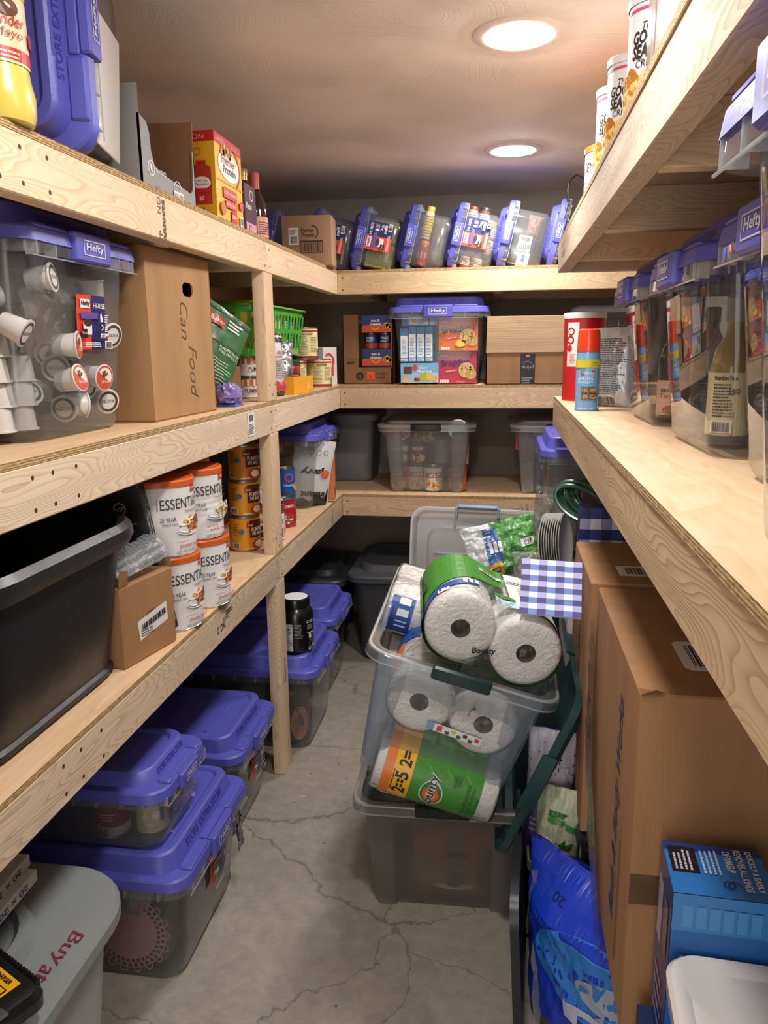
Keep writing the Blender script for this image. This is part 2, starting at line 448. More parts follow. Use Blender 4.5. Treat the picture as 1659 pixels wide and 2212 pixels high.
def concrete():
    m, nt, N, L, P, O = new_mat('concrete')
    tc = N.new('ShaderNodeTexCoord')
    def noise_(s, d=6, r=.6, dist=0, src=None, w=None):
        n = N.new('ShaderNodeTexNoise'); n.inputs['Scale'].default_value = s; n.inputs['Detail'].default_value = d; n.inputs['Roughness'].default_value = r; n.inputs['Distortion'].default_value = dist
        L.new(src or tc.outputs['Object'], n.inputs['Vector']); return n
    n1 = noise_(2.2, 8, .65, .4); r1 = ramp(N, [(.25, '8f877c'), (.5, 'a29a8e'), (.75, 'b0a89b')]); L.new(n1.outputs[0], r1.inputs[0])
    n2 = noise_(26, 8, .7); r2 = ramp(N, [(.35, '9a9a9a'), (.65, 'ffffff')]); L.new(n2.outputs[0], r2.inputs[0])
    mx = N.new('ShaderNodeMix'); mx.data_type = 'RGBA'; mx.blend_type = 'MULTIPLY'; mx.inputs[0].default_value = .35
    L.new(r1.outputs[0], mx.inputs[6]); L.new(r2.outputs[0], mx.inputs[7])
    # trowel marks
    wv = N.new('ShaderNodeTexWave'); wv.wave_type = 'RINGS'; wv.inputs['Scale'].default_value = 3.2; wv.inputs['Distortion'].default_value = 9; wv.inputs['Detail'].default_value = 3; wv.inputs['Detail Scale'].default_value = 1.3
    L.new(tc.outputs['Object'], wv.inputs['Vector'])
    # cracks
    vo = N.new('ShaderNodeTexVoronoi'); vo.feature = 'DISTANCE_TO_EDGE'; vo.inputs['Scale'].default_value = 1.7
    nd = noise_(3, 5, .6); va = N.new('ShaderNodeVectorMath'); va.operation = 'MULTIPLY_ADD'; va.inputs[1].default_value = (.35, .35, 0)
    L.new(nd.outputs['Color'], va.inputs[0]); L.new(tc.outputs['Object'], va.inputs[2]); L.new(va.outputs[0], vo.inputs['Vector'])
    cr = ramp(N, [(0.0, '6d655c'), (0.006, 'ffffff')]); L.new(vo.outputs['Distance'], cr.inputs[0])
    m2 = N.new('ShaderNodeMix'); m2.data_type = 'RGBA'; m2.blend_type = 'MULTIPLY'; m2.inputs[0].default_value = .55
    L.new(mx.outputs[2], m2.inputs[6]); L.new(cr.outputs[0], m2.inputs[7])
    # pale plaster spots and dark specks
    n3 = noise_(5, 10, .75, 1); r3 = N.new('ShaderNodeValToRGB'); r3.color_ramp.elements[0].position = .66; r3.color_ramp.elements[1].position = .74; L.new(n3.outputs[0], r3.inputs[0])
    m3 = N.new('ShaderNodeMix'); m3.data_type = 'RGBA'; L.new(m2.outputs[2], m3.inputs[6]); m3.inputs[7].default_value = srgb('cfc8bc')
    k3 = N.new('ShaderNodeMath'); k3.operation = 'MULTIPLY'; k3.inputs[1].default_value = .6; L.new(r3.outputs[0], k3.inputs[0]); L.new(k3.outputs[0], m3.inputs[0])
    v2 = N.new('ShaderNodeTexVoronoi'); v2.inputs['Scale'].default_value = 16; L.new(tc.outputs['Object'], v2.inputs['Vector'])
    sp = ramp(N, [(0.04, '4a443d'), (0.07, 'ffffff')]); L.new(v2.outputs['Distance'], sp.inputs[0])
    m4 = N.new('ShaderNodeMix'); m4.data_type = 'RGBA'; m4.blend_type = 'MULTIPLY'; m4.inputs[0].default_value = .7
    L.new(m3.outputs[2], m4.inputs[6]); L.new(sp.outputs[0], m4.inputs[7])
    L.new(m4.outputs[2], P.inputs['Base Color'])
    P.inputs['Roughness'].default_value = .5; P.inputs['Specular IOR Level'].default_value = .45
    b = N.new('ShaderNodeBump'); b.inputs['Strength'].default_value = .25; b.inputs['Distance'].default_value = .004
    ad = N.new('ShaderNodeMath'); ad.operation = 'MULTIPLY_ADD'; ad.inputs[1].default_value = .35; L.new(wv.outputs[0], ad.inputs[0]); L.new(n2.outputs[0], ad.inputs[2])
    L.new(ad.outputs[0], b.inputs['Height']); L.new(b.outputs[0], P.inputs['Normal'])
    return m

def swirl_plaster():
    """ceiling plaster brushed in overlapping fans of fine arcs"""
    m, nt, N, L, P, O = new_mat('swirl_plaster')
    tc = N.new('ShaderNodeTexCoord')
    P.inputs['Base Color'].default_value = srgb('f2e6dc'); P.inputs['Roughness'].default_value = .8
    P.inputs['Specular IOR Level'].default_value = .2
    def fan(scale, off):
        mp = N.new('ShaderNodeMapping'); mp.inputs['Location'].default_value = off; L.new(tc.outputs['Object'], mp.inputs['Vector'])
        vo = N.new('ShaderNodeTexVoronoi'); vo.voronoi_dimensions = '2D'; vo.inputs['Scale'].default_value = scale; vo.inputs['Randomness'].default_value = .8
        L.new(mp.outputs[0], vo.inputs['Vector'])
        n = N.new('ShaderNodeTexNoise'); n.inputs['Scale'].default_value = 2.5; n.inputs['Detail'].default_value = 2; L.new(mp.outputs[0], n.inputs['Vector'])
        a = N.new('ShaderNodeMath'); a.operation = 'MULTIPLY_ADD'; a.inputs[1].default_value = .12; L.new(n.outputs[0], a.inputs[0]); L.new(vo.outputs['Distance'], a.inputs[2])
        x = N.new('ShaderNodeMath'); x.operation = 'MULTIPLY'; x.inputs[1].default_value = 1.0; L.new(a.outputs[0], x.inputs[0])
        n1 = N.new('ShaderNodeTexNoise'); n1.noise_dimensions = '1D'; n1.inputs['Scale'].default_value = 75; n1.inputs['Detail'].default_value = 4; n1.inputs['Roughness'].default_value = .75
        L.new(x.outputs[0], n1.inputs['W'])
        # arcs show on one side of each fan
        g = N.new('ShaderNodeTexNoise'); g.inputs['Scale'].default_value = 3.2; g.inputs['Detail'].default_value = 1; L.new(mp.outputs[0], g.inputs['Vector'])
        gr = N.new('ShaderNodeMapRange'); gr.inputs[1].default_value = .42; gr.inputs[2].default_value = .6; L.new(g.outputs[0], gr.inputs[0])
        mm = N.new('ShaderNodeMath'); mm.operation = 'MULTIPLY'; ct = N.new('ShaderNodeMath'); ct.operation = 'SUBTRACT'; ct.inputs[1].default_value = .5; L.new(n1.outputs[0], ct.inputs[0]); L.new(ct.outputs[0], mm.inputs[0]); L.new(gr.outputs[0], mm.inputs[1])
        return mm.outputs[0]
    f1 = fan(2.6, (0.2, 0.1, 0)); f2 = fan(1.9, (3.1, 1.7, 0))
    mx = N.new('ShaderNodeMath'); mx.operation = 'ADD'; L.new(f1, mx.inputs[0]); L.new(f2, mx.inputs[1])
    b = N.new('ShaderNodeBump'); b.inputs['Strength'].default_value = 1.0; b.inputs['Distance'].default_value = .003
    L.new(mx.outputs[0], b.inputs['Height']); L.new(b.outputs[0], P.inputs['Normal'])
    return m

FILL_GAP0, FILL_GAP1 = -.72, .20      # opening added in the unseen front wall to let the fill light in
def slab(name, x0, x1, y0, y1, z0, z1, m):
    o = MB().box(x0, x1, y0, y1, z0, z1, m).build(name, smooth=0); o['kind'] = 'structure'; return o
slab('floor', XW0 - .1, XW1 + .1, YW0 - .1, YW1 + .1, -.1, 0, concrete())
slab('ceiling', XW0 - .1, XW1 + .1, YW0 - .1, YW1 + .1, CEIL, CEIL + .1, swirl_plaster())
slab('wall_left', XW0 - .1, XW0, YW0, YW1, 0, CEIL, painted('a89d94'))
slab('wall_right', XW1, XW1 + .1, YW0, YW1, 0, CEIL, painted('a89d94'))
slab('wall_back', XW0, XW1, YW1, YW1 + .1, 0, CEIL, painted('a0958d'))
wf = painted('cfc6bc')
slab('wall_front', XW0, FILL_GAP0, YW0 - .1, YW0, 0, CEIL, wf); slab('wall_front', FILL_GAP1, XW1, YW0 - .1, YW0, 0, CEIL, wf)
slab('wall_front', FILL_GAP0, FILL_GAP1, YW0 - .1, YW0, 2.05, CEIL, wf)

# ------------------------------------------------------------------ ceiling lamps
def ceiling_lamp(x, y, label):
    t = thing('ceiling_lamp', label, 'ceiling light', (x, y, CEIL), group='round recessed ceiling lamps')
    b = MB(); b.lathe([(.079, -.003), (.084, -.0065), (.100, -.006), (.109, -.003), (.110, .0)], mat('ddd2ca', .5), 64, cap0=False, cap1=False)
    b.build('trim_ring', t)
    MB().lathe([(.0001, -.0165), (.03, -.0155), (.055, -.0125), (.070, -.0085), (.080, -.0045)], emit(LAMP_COLOR, LAMP_POWER), 48, cap0=False, cap1=False).build('lens', t, smooth=0)
    return t
for (x, y), lb in zip(LAMPS, ['smaller lit round ceiling lamp, deeper in the room above the back shelves', 'large lit round ceiling lamp at the top edge of the photo, nearer the viewer',
                              'lit round ceiling lamp above the viewer, outside the photo']):
    ceiling_lamp(x, y, lb)

# ------------------------------------------------------------------ shelving built from framing timber
XL, YB, YP, XR, YE = -0.7125, 3.3734, 2.3586, 0.1723, 2.7317
PT = 0.0115; FH = 0.0889
ZL_ = dict(upper=CAM_Z + .3176, mid=CAM_Z - .1686, lower=CAM_Z - .6559)      # top of the timber, left and back
ZR_ = dict(upper=CAM_Z + .3276, mid=CAM_Z - .1776)
SU, SM, SL = (ZL_[k] + PT for k in ('upper', 'mid', 'lower'))                # top of the plywood
RU, RM = ZR_['upper'] + PT, ZR_['mid'] + PT
_wn = [0]
def board(name, parent, x0, x1, y0, y1, z0, z1, axis, **k):
    """one piece of timber; origin at its own middle so that its grain is its own"""
    _wn[0] += 1; c = ((x0 + x1) / 2, (y0 + y1) / 2, (z0 + z1) / 2); h = ((x1 - x0) / 2, (y1 - y0) / 2, (z1 - z0) / 2)
    b = MB().box(-h[0], h[0], -h[1], h[1], -h[2], h[2], wood(axis, _wn[0] % 9 + .37 * (_wn[0] % 4), **k), bev=.0025)
    return b.build(name, parent, c)
def sheet(parent, pts, z1, seed):
    """plywood sheet: faces veneered, edges showing the plies"""
    b = MB(); n = len(pts); z0 = z1 - PT; cx = sum(p[0] for p in pts) / n; cy = sum(p[1] for p in pts) / n
    P = [(x - cx, y - cy) for x, y in pts]
    b.add([(x, y, 0) for x, y in P] + [(x, y, -PT) for x, y in P], [tuple(range(n)), tuple(range(2 * n - 1, n - 1, -1))], ply_face(seed))
    b.add([(x, y, z) for z in (-PT, 0) for x, y in P], [(i, (i + 1) % n, n + (i + 1) % n, n + i) for i in range(n)], ply_edge())
    return b.build('plywood_sheet', parent, (cx, cy, z1), smooth=0)
def screw(b, x, y, z, nrm):
    k = mat('3a2a1c', .6); k2 = mat('8a6a4a', .6)
    for r, e, m in ((.0042, .0002, k2), (.0032, .0004, k)):
        if nrm == 'x': b.add([(x + e, y + r * cos(a), z + r * sin(a)) for a in (i * pi / 5 for i in range(10))], [tuple(range(10))], m)
        if nrm == 'y': b.add([(x + r * cos(a), y - e, z + r * sin(a)) for a in (i * pi / 5 for i in range(10))], [tuple(range(9, -1, -1))], m)
T = .0381
left = thing('shelving_unit', 'long three-tier timber and plywood shelving along the left wall', 'shelving', (XL - .3, 1.5, 0))
back = thing('shelving_unit', 'three-tier timber and plywood shelving across the back wall', 'shelving', (-.2, YB + .3, 0))
right = thing('shelving_unit', 'two-tier timber and plywood shelving along the right wall', 'shelving', (XR + .3, 1.2, 0))
def kid(par, fn):
    """build in world place, then hang on the unit"""
    o = fn; o.parent = par; o.location = Vector(o.location) - Vector(par.location); return o
YL0 = -.45
sc = MB()
for k, z in ZL_.items():
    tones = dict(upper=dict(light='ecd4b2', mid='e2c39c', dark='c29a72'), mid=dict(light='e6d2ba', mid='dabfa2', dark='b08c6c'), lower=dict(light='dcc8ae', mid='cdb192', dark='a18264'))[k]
    for a, bb in ((YL0, .6445), (.6455, YP - .0006), (YP + .0006, YB)):
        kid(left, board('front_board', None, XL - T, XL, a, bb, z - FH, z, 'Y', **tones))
    kid(left, board('wall_board', None, XW0, XW0 + T, YL0, YW1 - .001, z - FH, z, 'Y'))
    for y in (-.2, .4, .98, 1.7, YP - .09, 2.85):
        kid(left, board('cross_board', None, XW0 + T, XL - T, y, y + T, z - FH, z, 'X'))
    kid(left, sheet(None, [(XW0, YL0), (XL, YL0), (XL, YP - .3), (XW0, YP - .3)], z + PT, hash(k) % 3 if 0 else 1))
    kid(left, sheet(None, [(XW0, YP - .2995), (XL, YP - .2995), (XL, YB - .0005), (XW0, YB - .0005)], z + PT, 2))
    for yy in (YP - .028, YP + .02, YB - .03, 1.075, 1.13, 1.2):
        for zz in (z - .02, z - FH + .018): screw(sc, XL, yy, zz, 'x')
    # back unit
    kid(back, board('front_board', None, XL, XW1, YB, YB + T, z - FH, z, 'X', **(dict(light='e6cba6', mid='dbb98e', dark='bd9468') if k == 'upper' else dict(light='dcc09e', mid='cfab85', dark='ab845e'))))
    kid(back, board('wall_board', None, XW0 + T, XW1, YW1 - T, YW1, z - FH, z, 'X'))
    for x in (-.62, -.05, .55):
        kid(back, board('cross_board', None, x, x + T, YB + T, YW1 - T, z - FH, z, 'Y'))
    kid(back, sheet(None, [(XW0, YB), (XW1, YB), (XW1, YW1), (XW0, YW1)], z + PT, 3))
    for zz in (z - .02, z - FH + .018): screw(sc, XL + .022, YB, zz, 'y')
# posts between the tiers
zz = [0, ZL_['lower'] - FH, SL, ZL_['mid'] - FH, SM, ZL_['upper'] - FH]
for yp in (YP, .60, -.35):
    for a, bb in ((0, 1), (2, 3), (4, 5)):
        kid(left, board('post', None, XL - T, XL, yp - .0445, yp + .0445, zz[a], zz[bb], 'Z', light='e2c8a8', mid='d3b18c', dark='a98058', ring=26.))
    for a, bb in ((2, 3), (4, 5)):
        for q in (-.03, .0, .03): screw(sc, XL, yp + q, zz[a] + .02 + abs(q), 'x')
for xp in (XW1 - .1,):
    for a, bb in ((0, 1), (2, 3), (4, 5)):
        kid(back, board('post', None, xp, xp + FH, YB, YB + T, zz[a], zz[bb], 'Z'))
for yp in (3.3, 1.1):
    for a, bb in ((0, 1), (2, 3), (4, 5)):
        kid(left, board('post', None, XW0, XW0 + T, yp, yp + .089, zz[a], zz[bb], 'Z'))
# right unit, its far end free
YR0 = -.45
for k, z in ZR_.items():
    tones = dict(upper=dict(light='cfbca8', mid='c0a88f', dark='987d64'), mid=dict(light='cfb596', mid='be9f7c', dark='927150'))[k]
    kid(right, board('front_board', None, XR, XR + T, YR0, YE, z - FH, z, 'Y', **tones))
    kid(right, board('end_board', None, XR + T, XW1, YE - T, YE, z - FH, z, 'X', **tones))
    kid(right, board('wall_board', None, XW1 - T, XW1, YR0, YE - T, z - FH, z, 'Y'))
    for y in (-.1, .55, 1.18, 1.78, 2.35):
        kid(right, board('cross_board', None, XR + T, XW1 - T, y, y + T, z - FH, z, 'X'))
    kid(right, sheet(None, [(XR - .006, YR0), (XW1, YR0), (XW1, YE), (XR + .001, YE)], z + PT, 5 if k == 'mid' else 4))
for yp in (-.3,):
    for a, bb in ((0, ZR_['mid'] - FH), (RM, ZR_['upper'] - FH)):
        kid(right, board('post', None, XR, XR + T, yp, yp + .089, a, bb, 'Z'))
for yp in (YE - .09, .6):
    for a, bb in ((0, ZR_['mid'] - FH), (RM, ZR_['upper'] - FH)):
        kid(right, board('post', None, XW1 - T, XW1, yp - .0445, yp + .0445, a, bb, 'Z'))
# lumber stamps and screw heads
so = sc.build('screw_heads', left, tuple(-Vector(left.location)), smooth=0); so['kind'] = 'stuff'
def stamp(par, art, mp): 
    o = art.build('lumber_stamp', mp, None); o.parent = par; o.location = -Vector(par.location); return o
ink = '4c3a3c'
stamp(left, Art().text('NO. 2', .012, .012, .017, ink, w=.055, bold=.01).text('TP', -.045, .012, .015, ink, bold=.01).fine(-.05, -.006, .12, .014, 2, ink, 3, .7), flat((XL, 1.625, ZL_['upper'] - .050), (0, 0, 1), (0, -1, 0)))
stamp(left, Art().text('NO. 2', -.03, .0, .020, ink, w=.055, bold=.01, rot=pi).text('SWOI', .0, .012, .012, ink, rot=pi).fine(-.02, .012, .05, .014, 2, ink, 5, .7), flat((XL, 1.87, ZL_['lower'] - .040), (0, 1, 0), (0, 0, 1)))
stamp(back, Art().text('3 MIM', 0, 0, .010, ink, rot=pi / 2).text('SELECT', .02, 0, .011, ink, rot=pi / 2), flat((.10, YB, ZL_['lower'] - .07), (1, 0, 0), (0, 0, 1)))
stamp(left, Art().text('SPF KD-HT', 0, 0, .008, ink, rot=pi / 2).fine(.012, 0, .02, .09, 9, ink, 2), flat((XL, YP - .01, .32), (0, 1, 0), (0, 0, 1)))
stamp(left, Art().fine(0, 0, .02, .07, 8, ink, 2).text('KD', .0, .01, .012, ink, rot=pi/2), flat((XL, YB - .22, ZL_['lower'] - .08), (0, 1, 0), (0, 0, 1)))
stamp(right, Art().text('S-P-F  KD-HT', 0, 0, .012, '7a6556').fine(.02, -.03, .1, .018, 2, '7a6556', 2), flat((XR, 2.55, ZR_['upper'] - .03), (0, -1, 0), (0, 0, 1)))
# ------------------------------------------------------------------ storage bins
PURPLE = '5759b6'
def lid_mat(): return mat(PURPLE, .42, bump=.05, bscale=180)
def tub_mesh(w, l, h, m, bw=None, bl=None, r=.045, rim=.022, skirt=.026, drop=.0, foot=.016, rb=.02, n=7):
    """open tub, one skin: foot, tapered wall, stepped-out rim with a skirt"""
    bw = bw or w - .09; bl = bl or l - .09; b = MB()
    rg = [(0, rect(0, 0, bw / 2 - rb, bl / 2 - rb, max(.01, r - rb), n)), (rb * .25, rect(0, 0, bw / 2 - rb * .35, bl / 2 - rb * .35, r, n)), (rb, rect(0, 0, bw / 2, bl / 2, r, n))]
    tw, tl = w / 2 - rim, l / 2 - rim
    for k in (.25, .5, .75, 1.0):
        rg.append((rb + (h - skirt - rb) * k, rect(0, 0, bw / 2 + (tw - bw / 2) * k, bl / 2 + (tl - bl / 2) * k, r, n)))
    rg += [(h - skirt, rect(0, 0, tw, tl, r, n)), (h - .003, rect(0, 0, tw + .001, tl + .001, r, n)), (h, rect(0, 0, tw + .004, tl + .004, r, n)), (h, rect(0, 0, w / 2 - .003, l / 2 - .003, r + .01, n)), (h - .003, rect(0, 0, w / 2, l / 2, r + .01, n)), (h - skirt, rect(0, 0, w / 2 + .001, l / 2 + .001, r + .01, n))]
    b.rings(rg, m, True, False)
    return b

def hefty_latch(par, w, l, z, ys, small=False):
    """latch block with the maker's name, hung on the end of the lid"""
    s = .75 if small else 1.0; hw, hh = .062 * s, .026 * s
    b = MB(); m = mat(PURPLE, .42)
    y0 = ys * (l / 2 - .012); y1 = ys * (l / 2 + .009)
    b.box(-hw, hw, min(y0, y1), max(y0, y1), z - hh, z + hh, m, bev=.004)
    b.box(-hw * 1.02, hw * 1.02, min(ys * (l / 2 - .03), y0), max(ys * (l / 2 - .03), y0), z + hh * .55, z + hh, m, bev=.002)
    o = b.build('latch', par)
    k = 'd3d1dc'; a = Art(.4)
    tw, th = hw * .62, hh * .52
    a.it.append(([(-tw, -th), (tw, -th), (tw, th), (-tw, th), (-tw + .002, -th + .002), (tw - .002, -th + .002), (tw - .002, th - .002), (-tw + .002, th - .002)], [(0, 1, 5, 4), (1, 2, 6, 5), (2, 3, 7, 6), (3, 0, 4, 7)], k, 1))
    a.text('Hefty', 0, -th * .62, th * 1.3, k, w=tw * 1.6, bold=.025, slant=.15, al='c')
    a.build('maker_name', flat((0, y1, z), (-ys, 0, 0), (0, 0, 1), .0006), o)
    return o

def sticker(par, l, z, x, s=1.0, ys=-1, taper=0.0, rot=0.0):
    """two-colour product sticker on the end wall"""
    a = Art(.35); W, Hh = .155 * s, .15 * s
    a.rect(-W / 2, -Hh / 2, W / 2, Hh, 'e2462c').rect(0, -Hh / 2, W / 2, Hh, '1f2466')
    a.rect(-W * .40, Hh * .26, W * .34, Hh * .16, 'f2f0ee').text('Hefty', -W * .38, Hh * .285, Hh * .11, '1f2466', w=W * .3, bold=.02, slant=.15)
    a.text('HI-RISE', W * .03, Hh * .27, Hh * .10, 'f2f0ee', w=W * .42, bold=.01)
    a.rect(-W * .42, Hh * .07, W * .6, Hh * .12, '5b52a8').rect(-W * .36, -Hh * .22, W * .30, Hh * .22, 'e8e6e4').ell(-W * .2, Hh * .0, W * .14, Hh * .07, '3a2724')
    a.rect(-W * .45, -Hh * .28, W * .2, Hh * .16, '17171a').text('72-qt', -W * .44, -Hh * .22, Hh * .055, 'f2f0ee', w=W * .17)
    a.ell(W * .22, Hh * .12, W * .035, Hh * .06, 'e8e6f0').rect(W * .18, Hh * .02, W * .09, Hh * .09, 'e8e6f0').ring(W * .22, -Hh * .08, W * .03, W * .055, 'e8e6f0', a0=-2, a1=2)
    a.fine(W * .30, Hh * .02, W * .15, Hh * .16, 4, 'e8e6f0', 2).fine(W * .30, -Hh * .16, W * .15, Hh * .12, 3, 'e8e6f0', 3)
    a.rect(W * .12, -Hh * .28, W * .3, Hh * .09, 'e8e6f0').rect(W * .3, -Hh * .27, W * .1, Hh * .03, 'c93a34').fine(W * .13, -Hh * .27, W * .16, Hh * .07, 2, '1f2466', 4)
    a.fine(-W * .47, -Hh * .44, W * .6, Hh * .1, 3, 'f2f0ee', 5).bars(W * .25, -Hh * .46, W * .22, Hh * .12, bg='f2f0ee', n=14)
    ca, sa = cos(rot), sin(rot)
    ux = Vector((-ys, 0, 0)); uy = Vector((0, ys * taper, 1)).normalized()
    X = ux * ca + uy * sa; Y_ = -ux * sa + uy * ca
    return a.build('product_sticker', flat((x, l, z), X, Y_, .0008), par)

def hefty(name, label, w, l, h, group=None, small=False, stick=True, m=None, ribs=True, ends=(-1, 1)):
    """clear bin with a raised purple lid; latch ends on local -Y and +Y"""
    t = thing(name, label, 'storage bin', group=group)
    m = m or clear(haze=.17, rough=.12)
    lh = .062 if not small else .05; hb = h - lh; sk = .028 if not small else .022
    tub_mesh(w - .004, l - .004, hb + .004, m, w - (.09 if not small else .045), l - (.09 if not small else .05), skirt=sk, n=6).build('tub', t)
    # thick ribs under the rim
    rb = MB(); mr = clear(haze=.42, rough=.2, body='e3e6ea')
    for ys in (-1, 1):
        for k in range(-3, 4):
            x = k * w / 7.6
            if abs(x) < .07: continue
            rb.box(x - .001, x + .001, min(ys * (l / 2 - .022), ys * (l / 2 + .000)), max(ys * (l / 2 - .022), ys * (l / 2 + .000)), hb - sk + .002, hb, mr)
        rb.box(-w / 2 + .03, w / 2 - .03, ys * (l / 2) - .001, ys * (l / 2) + .001, hb - sk - .001, hb - sk + .0015, mr)
    for xs in (-1, 1):
        for k in range(-3, 4):
            y = k * l / 7.6
            rb.box(min(xs * (w / 2 - .02), xs * w / 2), max(xs * (w / 2 - .02), xs * w / 2), y - .001, y + .001, hb - sk + .002, hb, mr)
    rb.build('rim_ribs', t)['kind'] = 'stuff'
    # lid
    b = MB(); L = lid_mat(); hw, hl = w / 2, l / 2
    z0 = hb - .004
    b.rings([(z0, rect(0, 0, hw + .001, hl + .001, .05, 7)), (z0 + .020, rect(0, 0, hw - .002, hl - .002, .05, 7)), (z0 + .024, rect(0, 0, hw - .006, hl - .006, .048, 7)),
             (z0 + .026, rect(0, 0, hw - .022, hl - .034, .045, 7)), (h - .004, rect(0, 0, hw - .032, hl - .046, .042, 7)), (h, rect(0, 0, hw - .037, hl - .051, .04, 7)), (h, rect(0, 0, hw - .050, hl - .064, .034, 7)), (h - .006, rect(0, 0, hw - .056, hl - .07, .03, 7))], L, False, True)
    b.rings([(z0, rect(0, 0, hw + .001, hl + .001, .05, 7)), (z0 + .010, rect(0, 0, hw - .03, hl - .03, .04, 7))], L, False, True)
    if ribs:
        for yy in (-.035, .035, hl - .13, -hl + .13):
            b.box(-hw + .075, hw - .075, yy - .003, yy + .003, h - .0065, h - .002, L)
    for ys in (-1, 1):   # stepped shoulders either side of the latch
        for xs in (-1, 1):
            b.box(min(xs * .066, xs * (hw - .05)), max(xs * .066, xs * (hw - .05)), min(ys * (hl - .036), ys * (hl - .004)), max(ys * (hl - .036), ys * (hl - .004)), z0 + .02, z0 + .031, L, bev=.004)
    ld = b.build('lid', t)
    for ys in ends:
        hefty_latch(t, w, l, hb + (.0 if not small else .002), ys, small)
        a = Art(.35); a.text('STORE EXTRA STUFF', 0, 0, .017 if not small else .013, '3c3a96', w=w * .50, bold=.02, al='c')
        zt = z0 + .026; y_a, y_b = hl - .034, hl - .046
        a.build('embossed_words', flat((0, ys * (y_a - .0045), zt + (h - zt) * .28), (-ys, 0, 0), (0, -ys * (y_a - y_b), h - .004 - zt), .0008), ld)
    if stick:
        tp = .045 / hb
        sticker(t, -(l / 2 - .045 + .045 * .62 * .5) - .004, hb * .62, .06 if stick is True else stick, .68 if not small else .6, taper=.022 / hb)
    return t

FR = pi / 2      # turn local -Y end towards the aisle (+X) for the left-hand shelves
UP0 = None
b_coffee = hefty('storage_bin', 'clear bin with purple lid full of coffee pods, middle left shelf', .43, .56, .405, m=clear(haze=.15, rough=.12), stick=.028)
b_coffee.location = (-1.045, 1.405, SM); b_coffee.rotation_euler = (0, 0, FR)
b_bfast = hefty('storage_bin', 'clear bin with purple lid holding breakfast boxes, middle of back shelf', .437, .56, .372, stick=False)
b_bfast.location = (-.280, YB + .285, SM)
b_java = hefty('storage_bin', 'clear bin with purple lid behind the red cans on the lower left shelf', .40, .56, .352, stick=False)
b_java.location = (-1.005, 3.175, SL); b_java.rotation_euler = (0, 0, FR)
sticker(b_java, -.262, .17, .02, .8, taper=.06)
b_java2 = hefty('storage_bin', 'clear bin with purple lid squeezed beside the tall grey bin, lower left shelf corner', .29, .53, .335, stick=False)
b_java2.location = (-1.035, 3.525, SL); b_java2.rotation_euler = (0, 0, FR)
fl1 = hefty('storage_bin', 'clear bin with purple lid nearest on the left floor, pink doily inside', .448, .60, .335, stick=.03)
fl1.location = (-.96, 1.602, 0); fl1.rotation_euler = (0, 0, FR)
fl2 = hefty('storage_bin', 'second clear bin with purple lid on the left floor, just before the timber post', .385, .58, .335, stick=.03)
fl2.location = (-1.005, 2.09, 0); fl2.rotation_euler = (0, 0, FR)
fl3 = hefty('storage_bin', 'clear bin with purple lid on the floor under the black supplement jar', .432, .60, .36, stick=False)
fl3.location = (-.925, 2.66, 0); fl3.rotation_euler = (0, 0, FR)
fl4 = hefty('storage_bin', 'clear bin with purple lid on the floor, farthest of the left row', .40, .58, .385, stick=False)
fl4.location = (-.945, 3.10, 0); fl4.rotation_euler = (0, 0, FR)
fls = hefty('storage_bin', 'small clear bin with purple lid stacked on the nearest floor bin', .275, .42, .185, small=True, stick=False)
fls.location = (-.915, 1.535, .3355); fls.rotation_euler = (0, 0, FR)
# right-hand row, glossy clear
gl = clear(tint='eceeee', haze=.05, rough=.02, gloss=1.0)
rt = []
for i, (cx, cy, w_, h_, lb) in enumerate([(.53, 1.815, .41, .345, 'clear glossy bin with purple lid on the right shelf, farthest, beside the baking spray can'),
                               (.53, 1.345, .42, .345, 'clear glossy bin with purple lid on the right shelf, sauce bottle inside'),
                               (.53, .885, .42, .350, 'clear glossy bin with purple lid on the right shelf, third from the spray can'),
                               (.430, .495, .43, .385, 'clear glossy bin with purple lid on the right shelf, nearest, cut by the photo edge')]):
    o = hefty('storage_bin', lb, w_, .54, h_, m=gl, stick=False); o.location = (cx, cy, RM); o.rotation_euler = (0, 0, -FR); rt.append(o)
b_rfloor = hefty('storage_bin', 'clear bin with purple lid raised behind the green hose, right of the aisle', .42, .50, .42, m=clear(haze=.2, rough=.2), stick=False)
b_rfloor.location = (.345, 2.99, .690); b_rfloor.rotation_euler = (0, 0, 0)
# sideways bins on the top back shelf: lid to the left, leaning
tip = RAD(-90 + 13)
tl = []
for i, (x, lb, st) in enumerate([(-1.10, 'tipped bin with purple lid behind the brown carton, far left of the top back shelf', False), (-.90, 'tipped bin with purple lid half hidden by the brown carton, full of jar lids', True),
                   (-.694, 'tipped bin with purple lid holding yellow-green packets, top back shelf', True), (-.479, 'tipped bin with purple lid holding spice jars and a grey bag, top back shelf', False),
                   (-.280, 'tipped bin with purple lid crammed with jars behind a red and blue sticker', True), (-.072, 'tipped bin with purple lid holding a brown bag and a white pack', False),
                   (.139, 'tipped bin with purple lid half hidden by the right upper shelf', False)]):
    o = hefty('storage_bin', lb, .27, .44, .21, small=True, stick=False, group='tipped bins along the top back shelf'); tl.append(o)
    if st:
        sticker(o, -.2045, .085, .02, .75, taper=.08)
    a = .155
    # local +Z (lid) towards -X, a little up; local X up
    M = Matrix.Rotation(-pi / 2 + RAD(13), 4, 'Y')
    o.matrix_world = Matrix.Translation((x + .235, YB + .252, SU + .0995)) @ M
